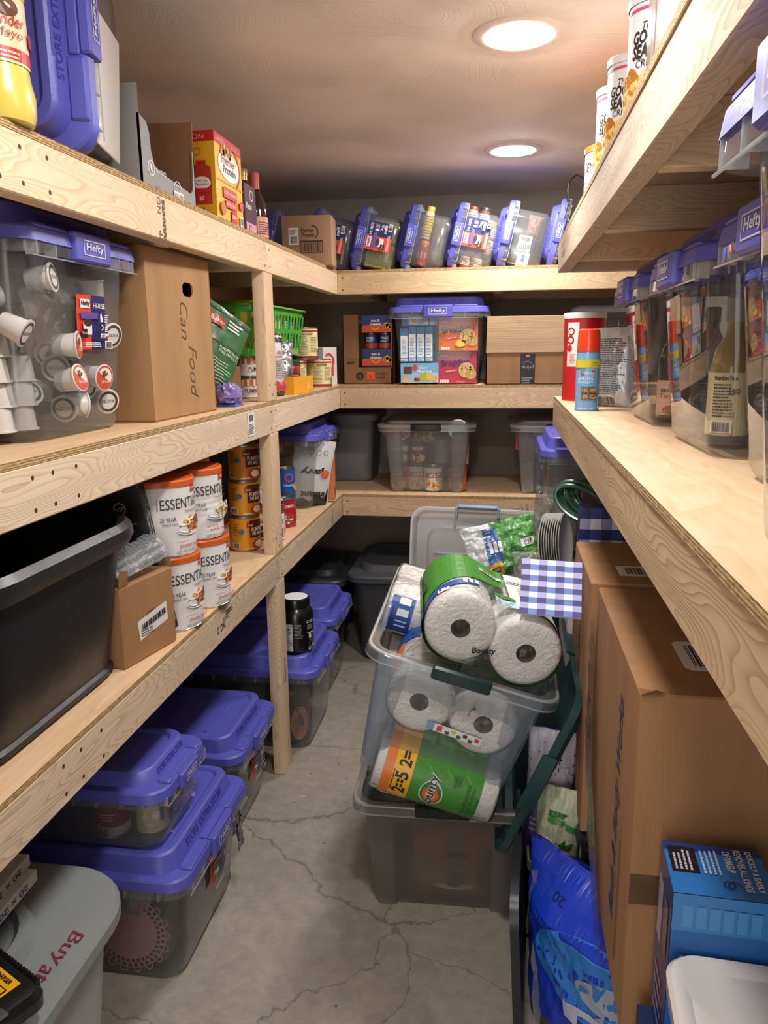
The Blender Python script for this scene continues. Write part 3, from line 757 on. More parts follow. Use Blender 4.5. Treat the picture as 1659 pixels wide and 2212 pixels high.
# big bin on its side at the top left
b_top = hefty('storage_bin', 'large clear bin tipped on its side, purple lid facing out, top left shelf', .43, .56, .37, m=clear(haze=.2, rough=.15), stick=False)
b_top.matrix_world = Matrix.Translation((-1.020, 1.60, SU + .217)) @ Matrix.Rotation(RAD(9), 4, 'Z') @ Matrix(((0, -1, 0, 0), (0, 0, -1, 0), (1, 0, 0, 0), (0, 0, 0, 1)))

# ------------------------------------------------------------------ other bins
def plain_bin(name, label, w, l, h, c, lid=None, group=None, r=.06, rimw=.02, bwl=None, recess=True, brim=.0):
    t = thing(name, label, 'storage bin', group=group)
    m = c if not isinstance(c, str) else mat(c, .5, bump=.12, bscale=90)
    hb = h - (.04 if lid else 0)
    b = tub_mesh(w, l, hb, m, *(bwl or (w - .1, l - .1)), r=r, rim=rimw, skirt=.022, n=7); b.build('tub', t)
    if lid:
        L = lid if not isinstance(lid, str) else mat(lid, .45, bump=.1, bscale=120)
        b = MB(); hw, hl = w / 2 + .006, l / 2 + .006
        rg = [(hb - .018, rect(0, 0, hw, hl, r + .015, 8)), (hb + .004, rect(0, 0, hw, hl, r + .015, 8)), (hb + .012, rect(0, 0, hw - .006, hl - .006, r + .01, 8)), (hb + .014, rect(0, 0, hw - .035, hl - .035, r, 8))]
        if recess: rg += [(hb + .014, rect(0, 0, hw - .05 - brim, hl - .08 - brim, r, 8)), (h, rect(0, 0, hw - .06 - brim, hl - .09 - brim, r, 8)), (h, rect(0, 0, hw - .075 - brim, hl - .105 - brim, r * .9, 8)), (h - .012, rect(0, 0, hw - .085 - brim, hl - .115 - brim, r * .8, 8))]
        b.rings(rg, L, False, True); b.build('lid', t)
    return t
gb = plain_bin('storage_bin', 'grey lidded bin at the bottom left corner with red handwriting on its lid', .62, .66, .44, mat('9fa3a3', .4, bump=.1, bscale=60), mat('868b8b', .42, bump=.12, bscale=60), r=.12, brim=.045)
gb.location = (-1.003, .93, 0)
hand = Art(.6)
hand.text('Buy', 0, 0, .035, '7a2338', w=.075, slant=.3).text('at', .082, .0, .026, '7a2338', w=.03, slant=.3)
hand.build('handwriting', flat((.255, .165, .4150), (.0, -1, 0), (1, .0, 0)), gb)
bb = thing('storage_tub', 'big black plastic tub with a rolled rim on the lower left shelf', 'storage tub', (-.985, 1.185, SL))
def oval(hx, hy, r): return rect(0, 0, hx, hy, r, 10)
b = MB(); bk = mat('1d1d20', .34, bump=.12, bscale=22); H = .318
b.rings([(0, oval(.205, .285, .14)), (.008, oval(.213, .293, .145)), (.016, oval(.212, .292, .145)), (.022, oval(.206, .286, .14)), (H - .11, oval(.236, .305, .16)), (H - .07, oval(.240, .309, .16)), (H - .048, oval(.243, .312, .165)),
         (H - .05, oval(.252, .322, .17)), (H - .045, oval(.262, .332, .175)), (H - .03, oval(.27, .34, .18)), (H - .012, oval(.268, .338, .18)), (H, oval(.257, .327, .17)), (H - .004, oval(.245, .315, .165)), (H - .02, oval(.236, .306, .16)), (.01, oval(.20, .268, .14))], bk, True, True)
b.build('tub', bb)
# grey and dark bins
g1 = plain_bin('storage_bin', 'tall narrow grey bin in the left corner of the lower back shelf', .37, .30, .365, '77787a', '77787a', r=.03, bwl=(.30, .24), recess=False); g1.location = (-.785, 3.83, SL)
d1 = plain_bin('storage_bin', 'dark grey lidded bin on the floor under the back shelf', .46, .60, .45, '3a3c3e', '46484b', r=.06); d1.location = (-.455, 3.58, 0)
d2 = plain_bin('storage_bin', 'dark grey lidded bin in the left floor corner beside the other dark bin', .40, .55, .385, '2c2d30', '3b3d40', r=.06); d2.location = (-.925, 3.67, 0)
# clear bins with handle latches
def latch_bin(label, w, l, h, lc, m=None, lid=True, lidc=None, name='storage_bin', ends=(-1, 1)):
    t = thing(name, label, 'storage bin'); m = m or clear(haze=.3, rough=.25, body='d5d3d0')
    hb = h - (.02 if lid else 0)
    b = tub_mesh(w, l, hb, m, w - .11, l - .11, r=.04, rim=.028, skirt=.022, n=7)
    for xs in (-1, 1):     # corner feet moulded proud of the end walls
        for ys in (-1, 1):
            b.T = Matrix.Translation((xs * (w / 2 - .085), ys * (l / 2 - .062), 0))
            b.rings([(0.002, rect(0, 0, .026, .012, .01, 3)), (hb * .5, rect(xs * .008, ys * .012, .034, .014, .01, 3)), (hb - .03, rect(xs * .016, ys * .02, .038, .014, .01, 3))], m); b.T = None
    b.build('tub', t)
    rb = MB(); mr = clear(haze=.55, rough=.25, body='e8e8e8')
    rb.rings([(hb - .024, rect(0, 0, w / 2 + .0015, l / 2 + .0015, .052, 7)), (hb - .020, rect(0, 0, w / 2 + .0015, l / 2 + .0015, .052, 7))], mr)
    rb.rings([(hb - .002, rect(0, 0, w / 2 - .001, l / 2 - .001, .052, 7)), (hb + .0012, rect(0, 0, w / 2 - .002, l / 2 - .002, .052, 7)), (hb + .0012, rect(0, 0, w / 2 - .008, l / 2 - .008, .05, 7))], mr)
    rb.build('rim_edge', t)
    if lid:
        b = MB(); L = lidc or clear(haze=.5, rough=.3, body='dcdcdc')
        b.rings([(hb - .006, rect(0, 0, w / 2 + .004, l / 2 + .004, .05, 7)), (hb + .006, rect(0, 0, w / 2 + .004, l / 2 + .004, .05, 7)), (hb + .009, rect(0, 0, w / 2 - .01, l / 2 - .01, .045, 7)), (hb + .009, rect(0, 0, w / 2 - .03, l / 2 - .05, .04, 7)), (h, rect(0, 0, w / 2 - .04, l / 2 - .06, .04, 7))], L, False, True)
        b.build('lid', t)
    for ys in ends:
        b = MB(); lm = mat(lc, .35)
        y = ys * (l / 2 + .008)
        b.box(-.068, .068, min(y, y - ys * .016), max(y, y - ys * .016), hb - .022, hb + .012, lm, bev=.005)
        for k in range(-5, 6): b.box(k * .008 - .0012, k * .008 + .0012, min(y, y + ys * .003), max(y, y + ys * .003), hb - .016, hb + .006, lm)
        b.build('handle_latch', t)
    return t
lb1 = latch_bin('clear bin with black handle latch full of canned food, middle of the lower back shelf', .44, .52, .325, '1d1e20'); lb1.location = (-.335, YB + .29, SL)
lb2 = latch_bin('clear bin with dark blue handle latch at the right end of the lower back shelf', .44, .52, .325, '26305c'); lb2.location = (.255, YB + .29, SL)
lb3 = latch_bin('clear bin standing on the floor under the tilted bin, coffee carton inside', .46, .46, .315, '111214', m=clear(haze=.42, rough=.3, body='a39c97'), lid=False); lb3.location = (-.132, 1.925, 0); lb3.rotation_euler = (0, 0, RAD(1.5))
TILT = Matrix.Translation((-.166, 1.675 + .235, .405)) @ Matrix.Rotation(RAD(3), 4, 'X') @ Matrix.Rotation(RAD(15.5), 4, 'Y')
lb4 = latch_bin('open clear bin with dark green latches, tilted and heaped with paper towels', .45, .60, .335, '1f3a3a', m=clear(tint='f0f3f6', haze=.17, rough=.06, body='cfdde9'), lid=False)
lb4.matrix_world = TILT
# ------------------------------------------------------------------ packaged goods: builders
METAL = lambda: mat('b9b7b2', .28, metal=.9)
def can(label, r, h, art_fn=None, base='f2efec', loc=(0, 0, 0), rz=0.0, group=None, lidc=None, name='food_can', cat='can', lid_h=.014, top=None, rough=.4, ridges=0, n=36):
    t = thing(name, label, cat, loc, (0, 0, rz), group); b = MB(); m = METAL()
    b.lathe([(r - .003, 0), (r + .0006, .0), (r + .0008, .003), (r - .0012, .0045), (r - .0012, h - .0045), (r + .0008, h - .003), (r + .0006, h), (r - .003, h), (r - .0035, h - .004), (.001, h - .004)], m, n)
    b.build('metal_shell', t)
    b = MB(); prof = [(r, .005)]
    if ridges:
        for k in range(ridges * 4 + 1):
            z = h * .3 + (h * .4) * k / (ridges * 4); prof.append((r + (.0007 if k % 4 in (0,) else -.0003 if k % 4 == 2 else .0002), z))
    prof.append((r, h - .005)); b.lathe(prof, mat(base, rough), n, cap0=False, cap1=False)
    lb = b.build('paper_label', t)
    if art_fn:
        a = Art(rough); art_fn(a, r, h); a.build('label_print', cyl(r, -pi / 2, 0, .0009 if ridges else .0004), lb)
    if lidc:
        b = MB(); b.lathe([(r + .0025, h - lid_h), (r + .003, h - .002), (r + .001, h + .0015), (r - .004, h + .0015), (r - .006, h - .0005), (.001, h - .0005)], mat(lidc, .4), n, cap0=False)
        b.build('plastic_lid', t)
    return t

def carton(label, w, d, h, c, faces=None, loc=(0, 0, 0), rot=0.0, group=None, name='carton', cat='box', rough=.4, bev=.0015, m=None, kind_parts=True):
    """closed carton; origin at the middle of its base, front towards local -Y; faces: {'F','R','L','T','B': fn(art, w, h)}"""
    t = thing(name, label, cat, loc, (0, 0, rot) if not isinstance(rot, tuple) else rot, group)
    bo = MB().box(-w / 2, w / 2, -d / 2, d / 2, 0, h, m or mat(c, rough), bev=bev).build('carton_body', t)
    MP = {'F': (flat((0, -d / 2, 0), (1, 0, 0), (0, 0, 1)), w, h), 'B': (flat((0, d / 2, 0), (-1, 0, 0), (0, 0, 1)), w, h), 'R': (flat((w / 2, 0, 0), (0, 1, 0), (0, 0, 1)), d, h),
          'L': (flat((-w / 2, 0, 0), (0, -1, 0), (0, 0, 1)), d, h), 'T': (flat((0, 0, h), (1, 0, 0), (0, 1, 0)), w, d)}
    for k, fn in (faces or {}).items():
        mp, a_, b_ = MP[k]; a = Art(rough); fn(a, a_, b_); a.build({'F': 'front_print', 'B': 'rear_print', 'R': 'side_print', 'L': 'side_print', 'T': 'top_print'}[k], mp, t)
    return t

def corrugated(label, w, d, h, c='b08a62', faces=None, loc=(0, 0, 0), rot=0.0, tape=True, hole=None, name='cardboard_box', seam=True):
    t = thing(name, label, 'cardboard box', loc, (0, 0, rot) if not isinstance(rot, tuple) else rot)
    m = cardboard(c); th = .004; dk = cardboard(c, True)
    if hole:
        # front wall with a punched hand hole, so the box is built from walls
        hx, hz, hw, hh = hole; b = MB(); y = -d / 2
        out = [(-w / 2, 0), (w / 2, 0), (w / 2, h), (-w / 2, h)]; inn = [(hx - hw, hz - hh * .5), (hx - hw * .6, hz - hh), (hx + hw * .6, hz - hh), (hx + hw, hz - hh * .5), (hx + hw, hz + hh * .5), (hx + hw * .6, hz + hh), (hx - hw * .6, hz + hh), (hx - hw, hz + hh * .5)]
        vs = [(x, y, z) for x, z in out] + [(x, y, z) for x, z in inn] + [(x, y + th, z) for x, z in inn]
        fs = [(0, 1, 6, 5), (0, 5, 4), (1, 7, 6), (1, 2, 8, 7), (2, 9, 8), (2, 3, 10, 9), (3, 11, 10), (3, 0, 4, 11)] + [(4 + i, 4 + (i + 1) % 8, 12 + (i + 1) % 8, 12 + i) for i in range(8)]
        b.add(vs, fs, m); b.box(-w / 2, -w / 2 + th, -d / 2, d / 2, 0, h, m); b.box(w / 2 - th, w / 2, -d / 2, d / 2, 0, h, m)
        b.box(-w / 2, w / 2, d / 2 - th, d / 2, 0, h, m); b.box(-w / 2, w / 2, -d / 2, d / 2, 0, th, m); b.box(-w / 2, w / 2, -d / 2, d / 2, h - th, h, m)
        b.build('box_body', t, smooth=0)
    else:
        MB().box(-w / 2, w / 2, -d / 2, d / 2, 0, h, m, bev=.003).build('box_body', t)
    if seam:
        b = MB(); b.box(-w / 2 + .002, w / 2 - .002, -.0015, .0015, h - .001, h + .0006, mat('5c452f', .9)); b.build('flap_seam', t)
    if tape:
        MB().box(-w / 2 - .0004, w / 2 + .0004, -.025, .025, h + .0004, h + .0012, clear(haze=.3, rough=.15, body='c4a57e')).build('packing_tape', t)
    MP = {'F': (flat((0, -d / 2, 0), (1, 0, 0), (0, 0, 1)), w, h), 'R': (flat((w / 2, 0, 0), (0, 1, 0), (0, 0, 1)), d, h), 'L': (flat((-w / 2, 0, 0), (0, -1, 0), (0, 0, 1)), d, h), 'T': (flat((0, 0, h), (1, 0, 0), (0, 1, 0)), w, d)}
    for k, fn in (faces or {}).items():
        mp, a_, b_ = MP[k]; a = Art(.7); fn(a, a_, b_); a.build('box_print', mp, t)
    return t

def pouch(label, w, h, th, m, art_fn=None, loc=(0, 0, 0), rot=(0, 0, 0), group=None, name='pouch', cat='pouch', crinkle=.004, seed=0, seal=.012, sealc=None, nu=22, nv=28, stand=True, topf=.55):
    """filled flexible bag: front towards local -Y, origin at the bottom middle"""
    t = thing(name, label, cat, loc, rot, group)
    def prof(u, v):
        a = max(0.0, 1 - abs(2 * u - 1) ** 2.6); vv = min(1, max(0, (v * h - (0 if stand else seal)) / (h * .18))) if True else 1
        top = min(1, max(0, (1 - v) * h / (h * topf))) ; return th / 2 * (a ** .7) * (vv ** .55 if stand else vv ** .6) * (top ** .8)
    def f(side):
        def g(u, v, l=0):
            p = prof(u, v); n = noise.noise(Vector((u * 7 + seed, v * 7, side * 3.1))) * crinkle * (1 if p > 1e-4 else .25) + noise.noise(Vector((u * 19 + seed, v * 17, side))) * crinkle * .4
            wv = (1 - .06 * sin(pi * v)) 
            return ((u - .5) * w * wv, side * (-p) + n - ((.0014 + crinkle * (.3 if crinkle != .008 else .9) if l else .0008) + .0004 * l) * side * (1 if l is not None else 1), v * h + noise.noise(Vector((u * 5, seed, 0))) * .003)
        return g
    b = MB(); F_, B_ = f(1), f(-1)
    b.grid(lambda u, v: F_(u, v), nu, nv, m); b.grid(lambda u, v: B_(1 - u, v), nu, nv, m)
    b.build('bag', t, smooth=60)
    if art_fn:
        a = Art(.35); art_fn(a, w, h)
        a.build('bag_print', lambda s, q, l: Vector(F_(min(1, max(0, s / w + .5)), min(1, max(0, q / h)), 4 + l)), t, sub=min(w, h) / 14)
    return t

def bottle(label, prof, m, capprof=None, capm=None, loc=(0, 0, 0), rz=0, art_fn=None, art_r=None, art_z=0, name='bottle', cat='bottle', group=None, n=32, liquid=None, rot=None):
    t = thing(name, label, cat, loc, rot or (0, 0, rz), group)
    MB().lathe(prof, m, n).build('bottle_body', t)
    if liquid:
        zt = liquid[1]; pp = [(max(.001, r - .002), max(z, .004)) for r, z in prof if z < zt]; MB().lathe(pp + [(pp[-1][0], zt)], liquid[0], n).build('contents', t)
    if capprof: MB().lathe(capprof, capm, n).build('cap', t)
    if art_fn:
        a = Art(.4); art_fn(a, art_r); a.build('label_print', cyl(art_r, -pi / 2, art_z, .0006), t)
    return t

def bw(a, r, h, c, y=0, hh=None):     # band right round a can
    a.rect(-pi * r, y, 2 * pi * r, hh or (h - y), c, step=.006)

# ------------------------------------------------------------------ left upper shelf
ye = 'e8d36a'
bottle('yellow squeeze bottle of sauce with a red cap at the top left corner', [(.03, 0), (.047, .003), (.051, .015), (.052, .04), (.048, .06), (.0465, .075), (.0465, .165), (.05, .18), (.05, .195), (.044, .215), (.03, .232), (.022, .24)], mat('dcc85e', .25, coat=.4),
       [(.026, .236), (.026, .275), (.02, .285), (.012, .29), (.009, .31)], mat('c8251c', .3, coat=.5), (-.745, 1.140, SU), RAD(60),
       lambda a, r: (bw(a, r, 0, 'e3c9a0', 0, .088), bw(a, r, 0, 'c3271f', .004, .016), a.fine(-.03, .006, .06, .012, 2, 'f0d8c0', 1), a.ell(0, .072, .018, .012, '5b3a28'), a.text('Kinder', 0, .048, .016, 'b2231d', slant=.2, al='c', w=.05), a.text('Mayo', 0, .03, .014, 'b2231d', slant=.2, al='c', w=.04), a.rect(.035, .03, .03, .018, 'c3271f'), a.fine(-.09, .03, .04, .05, 8, '4a3a30', 2)), .0467, .077, cat='bottle', name='squeeze_bottle')
# grey display tray with a cut-down front
def gray_tray():
    t = thing('display_tray', 'grey cardboard display tray with a cut-away front, top left shelf', 'cardboard tray', (-.735, 1.585, SU))
    D, W_, th = .30, .285, .004; g = mat('8f8f8c', .6); gi = cardboard('8a6446')
    b = MB()
    def wall(poly, x, dx):   # poly in (y, z), thickness along x
        n = len(poly)
        b.add([(x, y, z) for y, z in poly], [tuple(range(n))], g); b.add([(x + dx, y, z) for y, z in poly], [tuple(range(n - 1, -1, -1))], gi)
        b.add([(xx, y, z) for xx in (x, x + dx) for y, z in poly], [(i, (i + 1) % n, n + (i + 1) % n, n + i) for i in range(n)], gi)
    fr = [(0, 0), (W_, 0), (W_, .125), (W_ - .01, .13), (W_ - .014, .045), (W_ - .03, .032), (.085, .046), (.062, .055), (.05, .08), (.046, .115), (.035, .132), (.0, .14)]
    wall(fr, 0, -th)
    wall([(0, 0), (W_, 0), (W_, .19), (0, .19)], -D, th)
    # near end wall: tall at the back, stepped at the front
    for y, flip in ((0, 1), (W_ - th, 0)):
        pts = [(-D, 0), (0, 0), (0, .14), (-.0, .195), (-D, .20)]
        n = len(pts); m0, m1 = (g, gi)
        b.add([(x, y, z) for x, z in pts], [tuple(range(n))], m0 if flip else gi); b.add([(x, y + th, z) for x, z in pts], [tuple(range(n - 1, -1, -1))], gi)
        b.add([(x, yy, z) for yy in (y, y + th) for x, z in pts], [(i, (i + 1) % n, n + (i + 1) % n, n + i) for i in range(n)], gi)
    b.box(-D, 0, 0, W_, 0, th, gi)
    b.build('tray_walls', t, smooth=0)
    a = Art(.6); k = 'e6e6e2'
    a.ring(.045, .045, .013, .0155, k).ell(.045, .045, .005, .009, k, a=.4).ell(.049, .045, .0015, .008, '8f8f8c', a=.4).text('BARISSIMO', .066, .040, .009, k, w=.05)
    a.ring(.175, .022, .020, .022, k, a0=0, a1=pi).ring(.175, .022, .013, .0145, k, a0=0, a1=pi).rect(.15, .004, .055, .017, k).text('SINGLE SERVE', .152, .008, .009, '8f8f8c', w=.05, bold=.02)
    a.build('tray_print', flat((.0, 0, 0), (0, 1, 0), (0, 0, 1)), t)
gray_tray()
def prem_front(a, w, h):
    a.rect(-w / 2, 0, w, h, 'eab51f').rect(-w / 2, h * .88, w, h * .12, 'c9262b').text('LIMITED', -w * .44, h * .91, h * .05, 'e9c9a0', w=w * .32).text('EDITION', w * .12, h * .91, h * .05, 'e9c9a0', w=w * .3)
    a.ell(0, h * .68, w * .40, h * .17, 'f3efe6').text('Premier', -w * .02, h * .69, h * .10, 'b2232b', w=w * .5, al='c', bold=.02).text('Protein', 0, h * .59, h * .09, '24242a', w=w * .46, al='c', bold=.02).ring(w * .08, h * .68, w * .3, w * .33, 'c9262b', a0=-.9, a1=1.3, ky=.8)
    a.heap(-w * .1, h * .84, w * .22, h * .05, ['d88a2a', 'e8c060', 'b56a20'], 36, w * .03, 3)
    a.rect(-w / 2, h * .475, w, h * .008, 'c9861a')
    a.rect(-w * .28, h * .30, w * .5, h * .12, 'c9262b').text('SALTED CARAMEL', -w * .26, h * .34, h * .04, 'f3e6d0', w=w * .46).rect(-w * .22, h * .19, w * .42, h * .09, 'd0342c').text('POPCORN', -w * .18, h * .215, h * .04, 'f3e6d0', w=w * .34)
    a.rect(-w * .02, h * .02, w * .2, h * .16, 'c9262b').text('30g', 0, h * .07, h * .06, 'f3efe6', w=w * .15, bold=.02).ell(-w * .33, h * .16, w * .09, h * .08, 'c26a2a').rect(w * .3, h * .03, w * .14, h * .12, 'e8e4dc').bars(w * .32, h * .05, w * .1, h * .08).rect(w * .30, h * .24, w * .15, h * .09, 'c9262b').text('12', w * .33, h * .26, h * .05, 'f3efe6')
def prem_side(a, w, h):
    a.rect(-w / 2, 0, w, h, 'e7b01f').rect(-w / 2, h * .88, w, h * .12, 'c9262b').text('EDITION', -w * .3, h * .91, h * .05, 'e9c9a0', w=w * .6)
    a.ring(0, h * .78, .010, .012, 'c9602a').ring(.02, h * .77, .008, .010, 'c9602a')
    a.rect(w * .02, h * .18, w * .4, h * .38, 'b93a26').ell(w * .22, h * .57, w * .2, h * .06, 'b93a26').rect(w * .12, h * .62, w * .2, h * .05, 'c9262b').ell(w * .22, h * .42, w * .19, h * .07, 'f3efe6').text('Premier', w * .06, h * .43, h * .035, 'b2232b', w=w * .32).text('Protein', w * .08, h * .39, h * .03, '24242a', w=w * .28).rect(w * .04, h * .31, w * .36, h * .05, 'c9262b').rect(w * .13, h * .2, w * .18, h * .09, 'c9262b').text('30', w * .16, h * .22, h * .05, 'f3efe6', bold=.02)
    a.heap(w * .1, h * .08, w * .35, h * .05, ['d88a2a', 'b3561c', 'e8c060'], 30, .006, 5)
carton('red and yellow protein shake carton on the top left shelf beside the grey tray', .205, .13, .215, 'eab51f', {'F': prem_front, 'L': prem_side}, (-.800, 2.112, SU), FR)
carton('dark maroon drink carton between the yellow carton and the wine bottles', .10, .12, .135, '4a1626', {'F': lambda a, w, h: (a.rect(-w / 2, 0, w, h, '4a1626'), a.ring(.01, h * .8, .012, .016, 'e8c9a0'), a.text('Keto', -w * .4, h * .5, .018, 'efe6e0', bold=.02), a.rect(-w * .45, .004, w * .9, h * .2, 'd8a0a8'), a.text('12', -w * .2, .008, .018, '4a1626', bold=.02))}, (-.795, 2.285, SU), FR)
wine = [(.034, 0), (.038, .003), (.038, .10), (.036, .125), (.024, .155), (.0145, .175), (.0135, .20)]
bottle('dark glass bottle with a gold cap on the top left shelf', wine, mat('1a1a22', .1, coat=.8), [(.0145, .165), (.0150, .185), (.0150, .187), (.0165, .1875), (.0165, .204), (.0155, .206)], mat('a98c5a', .35, metal=.6), (-.795, 2.405, SU), RAD(60),
       lambda a, r: (bw(a, r, 0, '3a2a28', 0, .03), a.rect(-.03, .0, .06, .028, 'b5622a'), a.text('12', -.02, .004, .018, 'efe6e0', bold=.02), a.rect(-.025, -.012, .05, .01, '20242a')), .0383, .03, name='wine_bottle')
bottle('wine bottle with a coral foil neck, top left shelf', [(.034, 0), (.037, .003), (.037, .10), (.033, .125), (.022, .15), (.014, .17), (.0135, .21)], mat('2a1816', .08, coat=.8), [(.0150, .152), (.0150, .213), (.014, .216)], mat('c4644e', .4), (-.79, 2.51, SU), RAD(60),
       lambda a, r: (bw(a, r, 0, 'd99a86', 0, .062), a.fine(-.02, .01, .05, .04, 6, '6a2a20', 2)), .0373, .02, name='wine_bottle')
def prem_box(a, w, h):
    k = '3b2a20'
    a.text('Premier', w * .02, h * .66, h * .09, k, w=w * .26, al='c', bold=.02).text('Protein', w * .03, h * .57, h * .085, k, w=w * .25, al='c', bold=.02).ring(w * .10, h * .66, w * .12, w * .14, k, a0=-1.0, a1=1.6)
    a.rect(-w * .36, h * .42, w * .2, h * .34, 'd9d6d2').bars(-w * .33, h * .45, w * .14, h * .14, '333333').fine(-w * .34, h * .62, w * .15, h * .11, 4, '555555', 2)
    a.rect(-w * .12, h * .26, w * .44, h * .24, k).rect(-w * .108, h * .27, w * .416, h * .20, 'a88468').bars(-w * .09, h * .28, w * .38, h * .18, k, n=22)
corrugated('brown protein shake carton on the top shelf corner', .20, .13, .192, 'a8866a', {'F': prem_box}, (-.792, 3.22, SU), RAD(4), tape=False)

# ------------------------------------------------------------------ right upper shelf
def chips(a, r, h):
    a.rect(-pi * r, h - .026, 2 * pi * r, .005, 'd6557f', step=.006)
    a.text('The', -.005, h * .75, .012, '2b2623', w=.022, slant=.2).text('GOOD', -.02, h * .66, .02, '2b2623', w=.05, bold=.03, slant=.1).text('SEASON', -.02, h * .56, .022, '2b2623', w=.062, bold=.03, slant=.1).text('CRISPS', -.012, h * .50, .012, '2b2623', w=.04, slant=.1)
    a.ring(.052, h * .60, .006, .009, 'cf5670').ell(.052, h * .60, .004, .004, 'cf5670').fine(.040, h * .53, .03, .01, 2, '6a6460', 2)
    for s_ in (0,): a.heap(.0, h * .25, .062, .042, ['d9973c', 'e0b060', 'c07c2c', 'e8c47c'], 60, .012, 5, 1.6)
for i, (y, lb) in enumerate(((1.49, 'nearest of the three white chip canisters on the top right shelf'), (1.77, 'middle one of the three white chip canisters on the top right shelf'), (1.96, 'farthest of the three white chip canisters on the top right shelf'))):
    can(lb, .048, .225, chips, 'efeef0', (.247, y, RU), RAD(-38), 'white chip canisters on the top right shelf', 'f3f1f2', name='chip_canister', cat='canister')
def essential(meal, col, food):
    def f(a, r, h):
        for s0 in (0, pi * r):
            a.rect(s0 + .022, h - .032, .036, .018, 'd4452f').text('BePrepared', s0 + .024, h - .026, .006, 'f6efe8', w=.032)
            a.text('ESSENTIALS', s0 - .062, h - .064, .024, '3d3a3d', w=.128, bold=.0).text('EMERGENCY', s0 - .066, h - .066, .004, '3d3a3d', rot=pi / 2, w=.03).text('Helping you prepare', s0 - .002, h - .077, .009, 'a5483c', w=.062)
            a.text('25 YEAR', s0 - .064, h - .092, .010, '3d3a3d', w=.036).text('SHELF LIFE', s0 - .060, h - .101, .005, '3d3a3d', w=.035)
            a.ell(s0 + .012, .062, .040, .013, 'dcdada').ell(s0 + .012, .065, .036, .011, 'f6f5f4')
            a.heap(s0 + .024, .074, .026, .017, food, 70, .0035, 7, 1.8)
            if col: a.ell(s0 - .008, .080, .016, .007, 'fbf8f2').ell(s0 - .008, .082, .007, .004, 'eeb13a').ell(s0 + .006, .090, .014, .006, 'fbf8f2').ell(s0 + .006, .092, .006, .0035, 'eeb13a')
            a.text(meal[0], s0 - .032, .034, .005, 'a5483c', w=.03).text(meal[1], s0 - .026, .022, .010, 'b5382c', w=.08, bold=.01).text('NET WT. 31 OZ (1 LB 15 OZ)', s0 - .034, .009, .007, '3d3a3d', w=.085)
    return f
can('white emergency food can with an orange lid beside the chip canisters', .078, .178, essential(('dehydrated', 'potatoes'), True, ['c98a5a', 'e0b080']), 'e3e0e0', (.285, 2.29, RU), RAD(-50), None, 'e0682c')
# black pouch with a clip, at the free end of the shelf
t = thing('clip_pouch', 'black zip pouch with a metal clip hanging over the end of the top right shelf', 'pouch', (.29, 2.50, RU))
b = MB(); b.box(-.06, .06, -.06, .09, 0, .155, mat('16161a', .6, bump=.3), bev=.02); b.build('bag', t)
b = MB(); b.tube([(-.055, .02, .15), (-.085, .03, .165), (-.105, .02, .15), (-.110, .01, .12), (-.108, .01, .085)], .004, mat('1a1a1c', .5)); b.build('strap', t)
b = MB(); b.tube([(-.108 + .008 * sin(a), .01, .068 + .014 * cos(a)) for a in (i * pi / 6 for i in range(13))], .0014, METAL(), 6); b.build('metal_clip', t)
# white slab of packing foam at the upper right
t = thing('foam_panel_box', 'tall box end of speckled foam and glossy white panel, near top right shelf', 'box', (.230, 1.105, RU))
MB().box(-.028, .25, -.13, .13, 0, .36, mat('cdbcb0', .9, bump=.8, bscale=120, mottle=.25, mscale=90), bev=.004).build('foam_block', t)
MB().box(-.034, -.028, -.115, .115, .0, .35, mat('eef0f4', .15, coat=.5), bev=.001).build('white_panel', t)
MB().box(-.040, -.034, .10, .128, .0, .35, clear(haze=.5, body='cdb8aa')).build('clear_corner', t)

# ------------------------------------------------------------------ left middle shelf
def canfood(a, w, h):
    a.text('Can', -.010, h * .72, .040, '5a4434', w=.088, rot=-pi / 2, slant=.3, l=1, bold=-.012); a.text('Food', .025, h * .44, .042, '5a4434', w=.115, rot=-pi / 2, slant=.3, l=1, bold=-.012)
cf = corrugated('brown cardboard box hand-lettered Can Food with a punched hand hole', .345, .42, .385, 'ab845c', {'F': canfood}, (-.975, 1.822, SM), FR - RAD(2.5), tape=False, hole=(.04, .302, .029, .017))
def bakers(a, w, h):
    a.rect(-w * .5, h * .93, w, h * .02, '2c4a2c').rect(-w * .42, h * .74, w * .34, h * .12, 'b03228').text('Baker', -w * .40, h * .775, h * .06, 'f2e6d8', w=w * .3, slant=.2)
    a.rect(-w * .5, h * .56, w, h * .015, '33502f').fine(-w * .02, h * .78, w * .34, h * .14, 3, 'e9ecdf', 2).text('ALMOND FLOUR', -w * .1, h * .50, h * .035, 'e9ecdf', w=w * .5).text('KETO FRIENDLY', -w * .1, h * .45, h * .03, 'e9ecdf', w=w * .46).fine(-w * .35, h * .1, w * .7, h * .28, 8, 'c9d6bf', 3, .3)
pouch('green flour pouch leaning on the cardboard box before the post', .17, .24, .05, mat('3f6b45', .35, bump=.1), bakers, (-.835, 2.10, SM + .055), (RAD(-4), RAD(30), RAD(58)), seed=2)
carton('turquoise cracker box leaning behind the green pouch', .05, .14, .24, '5fb3b5', {'F': lambda a, w, h: a.fine(-w * .35, h * .2, w * .7, h * .7, 14, '25555a', 2), 'R': lambda a, w, h: (a.rect(-w * .5, h * .5, w, h * .3, '4a9fa8'), a.fine(-w * .3, h * .2, w * .6, h * .2, 5, 'efefe6', 3))}, (-.985, 2.09, SM + .02), (0, RAD(-18), RAD(40)))
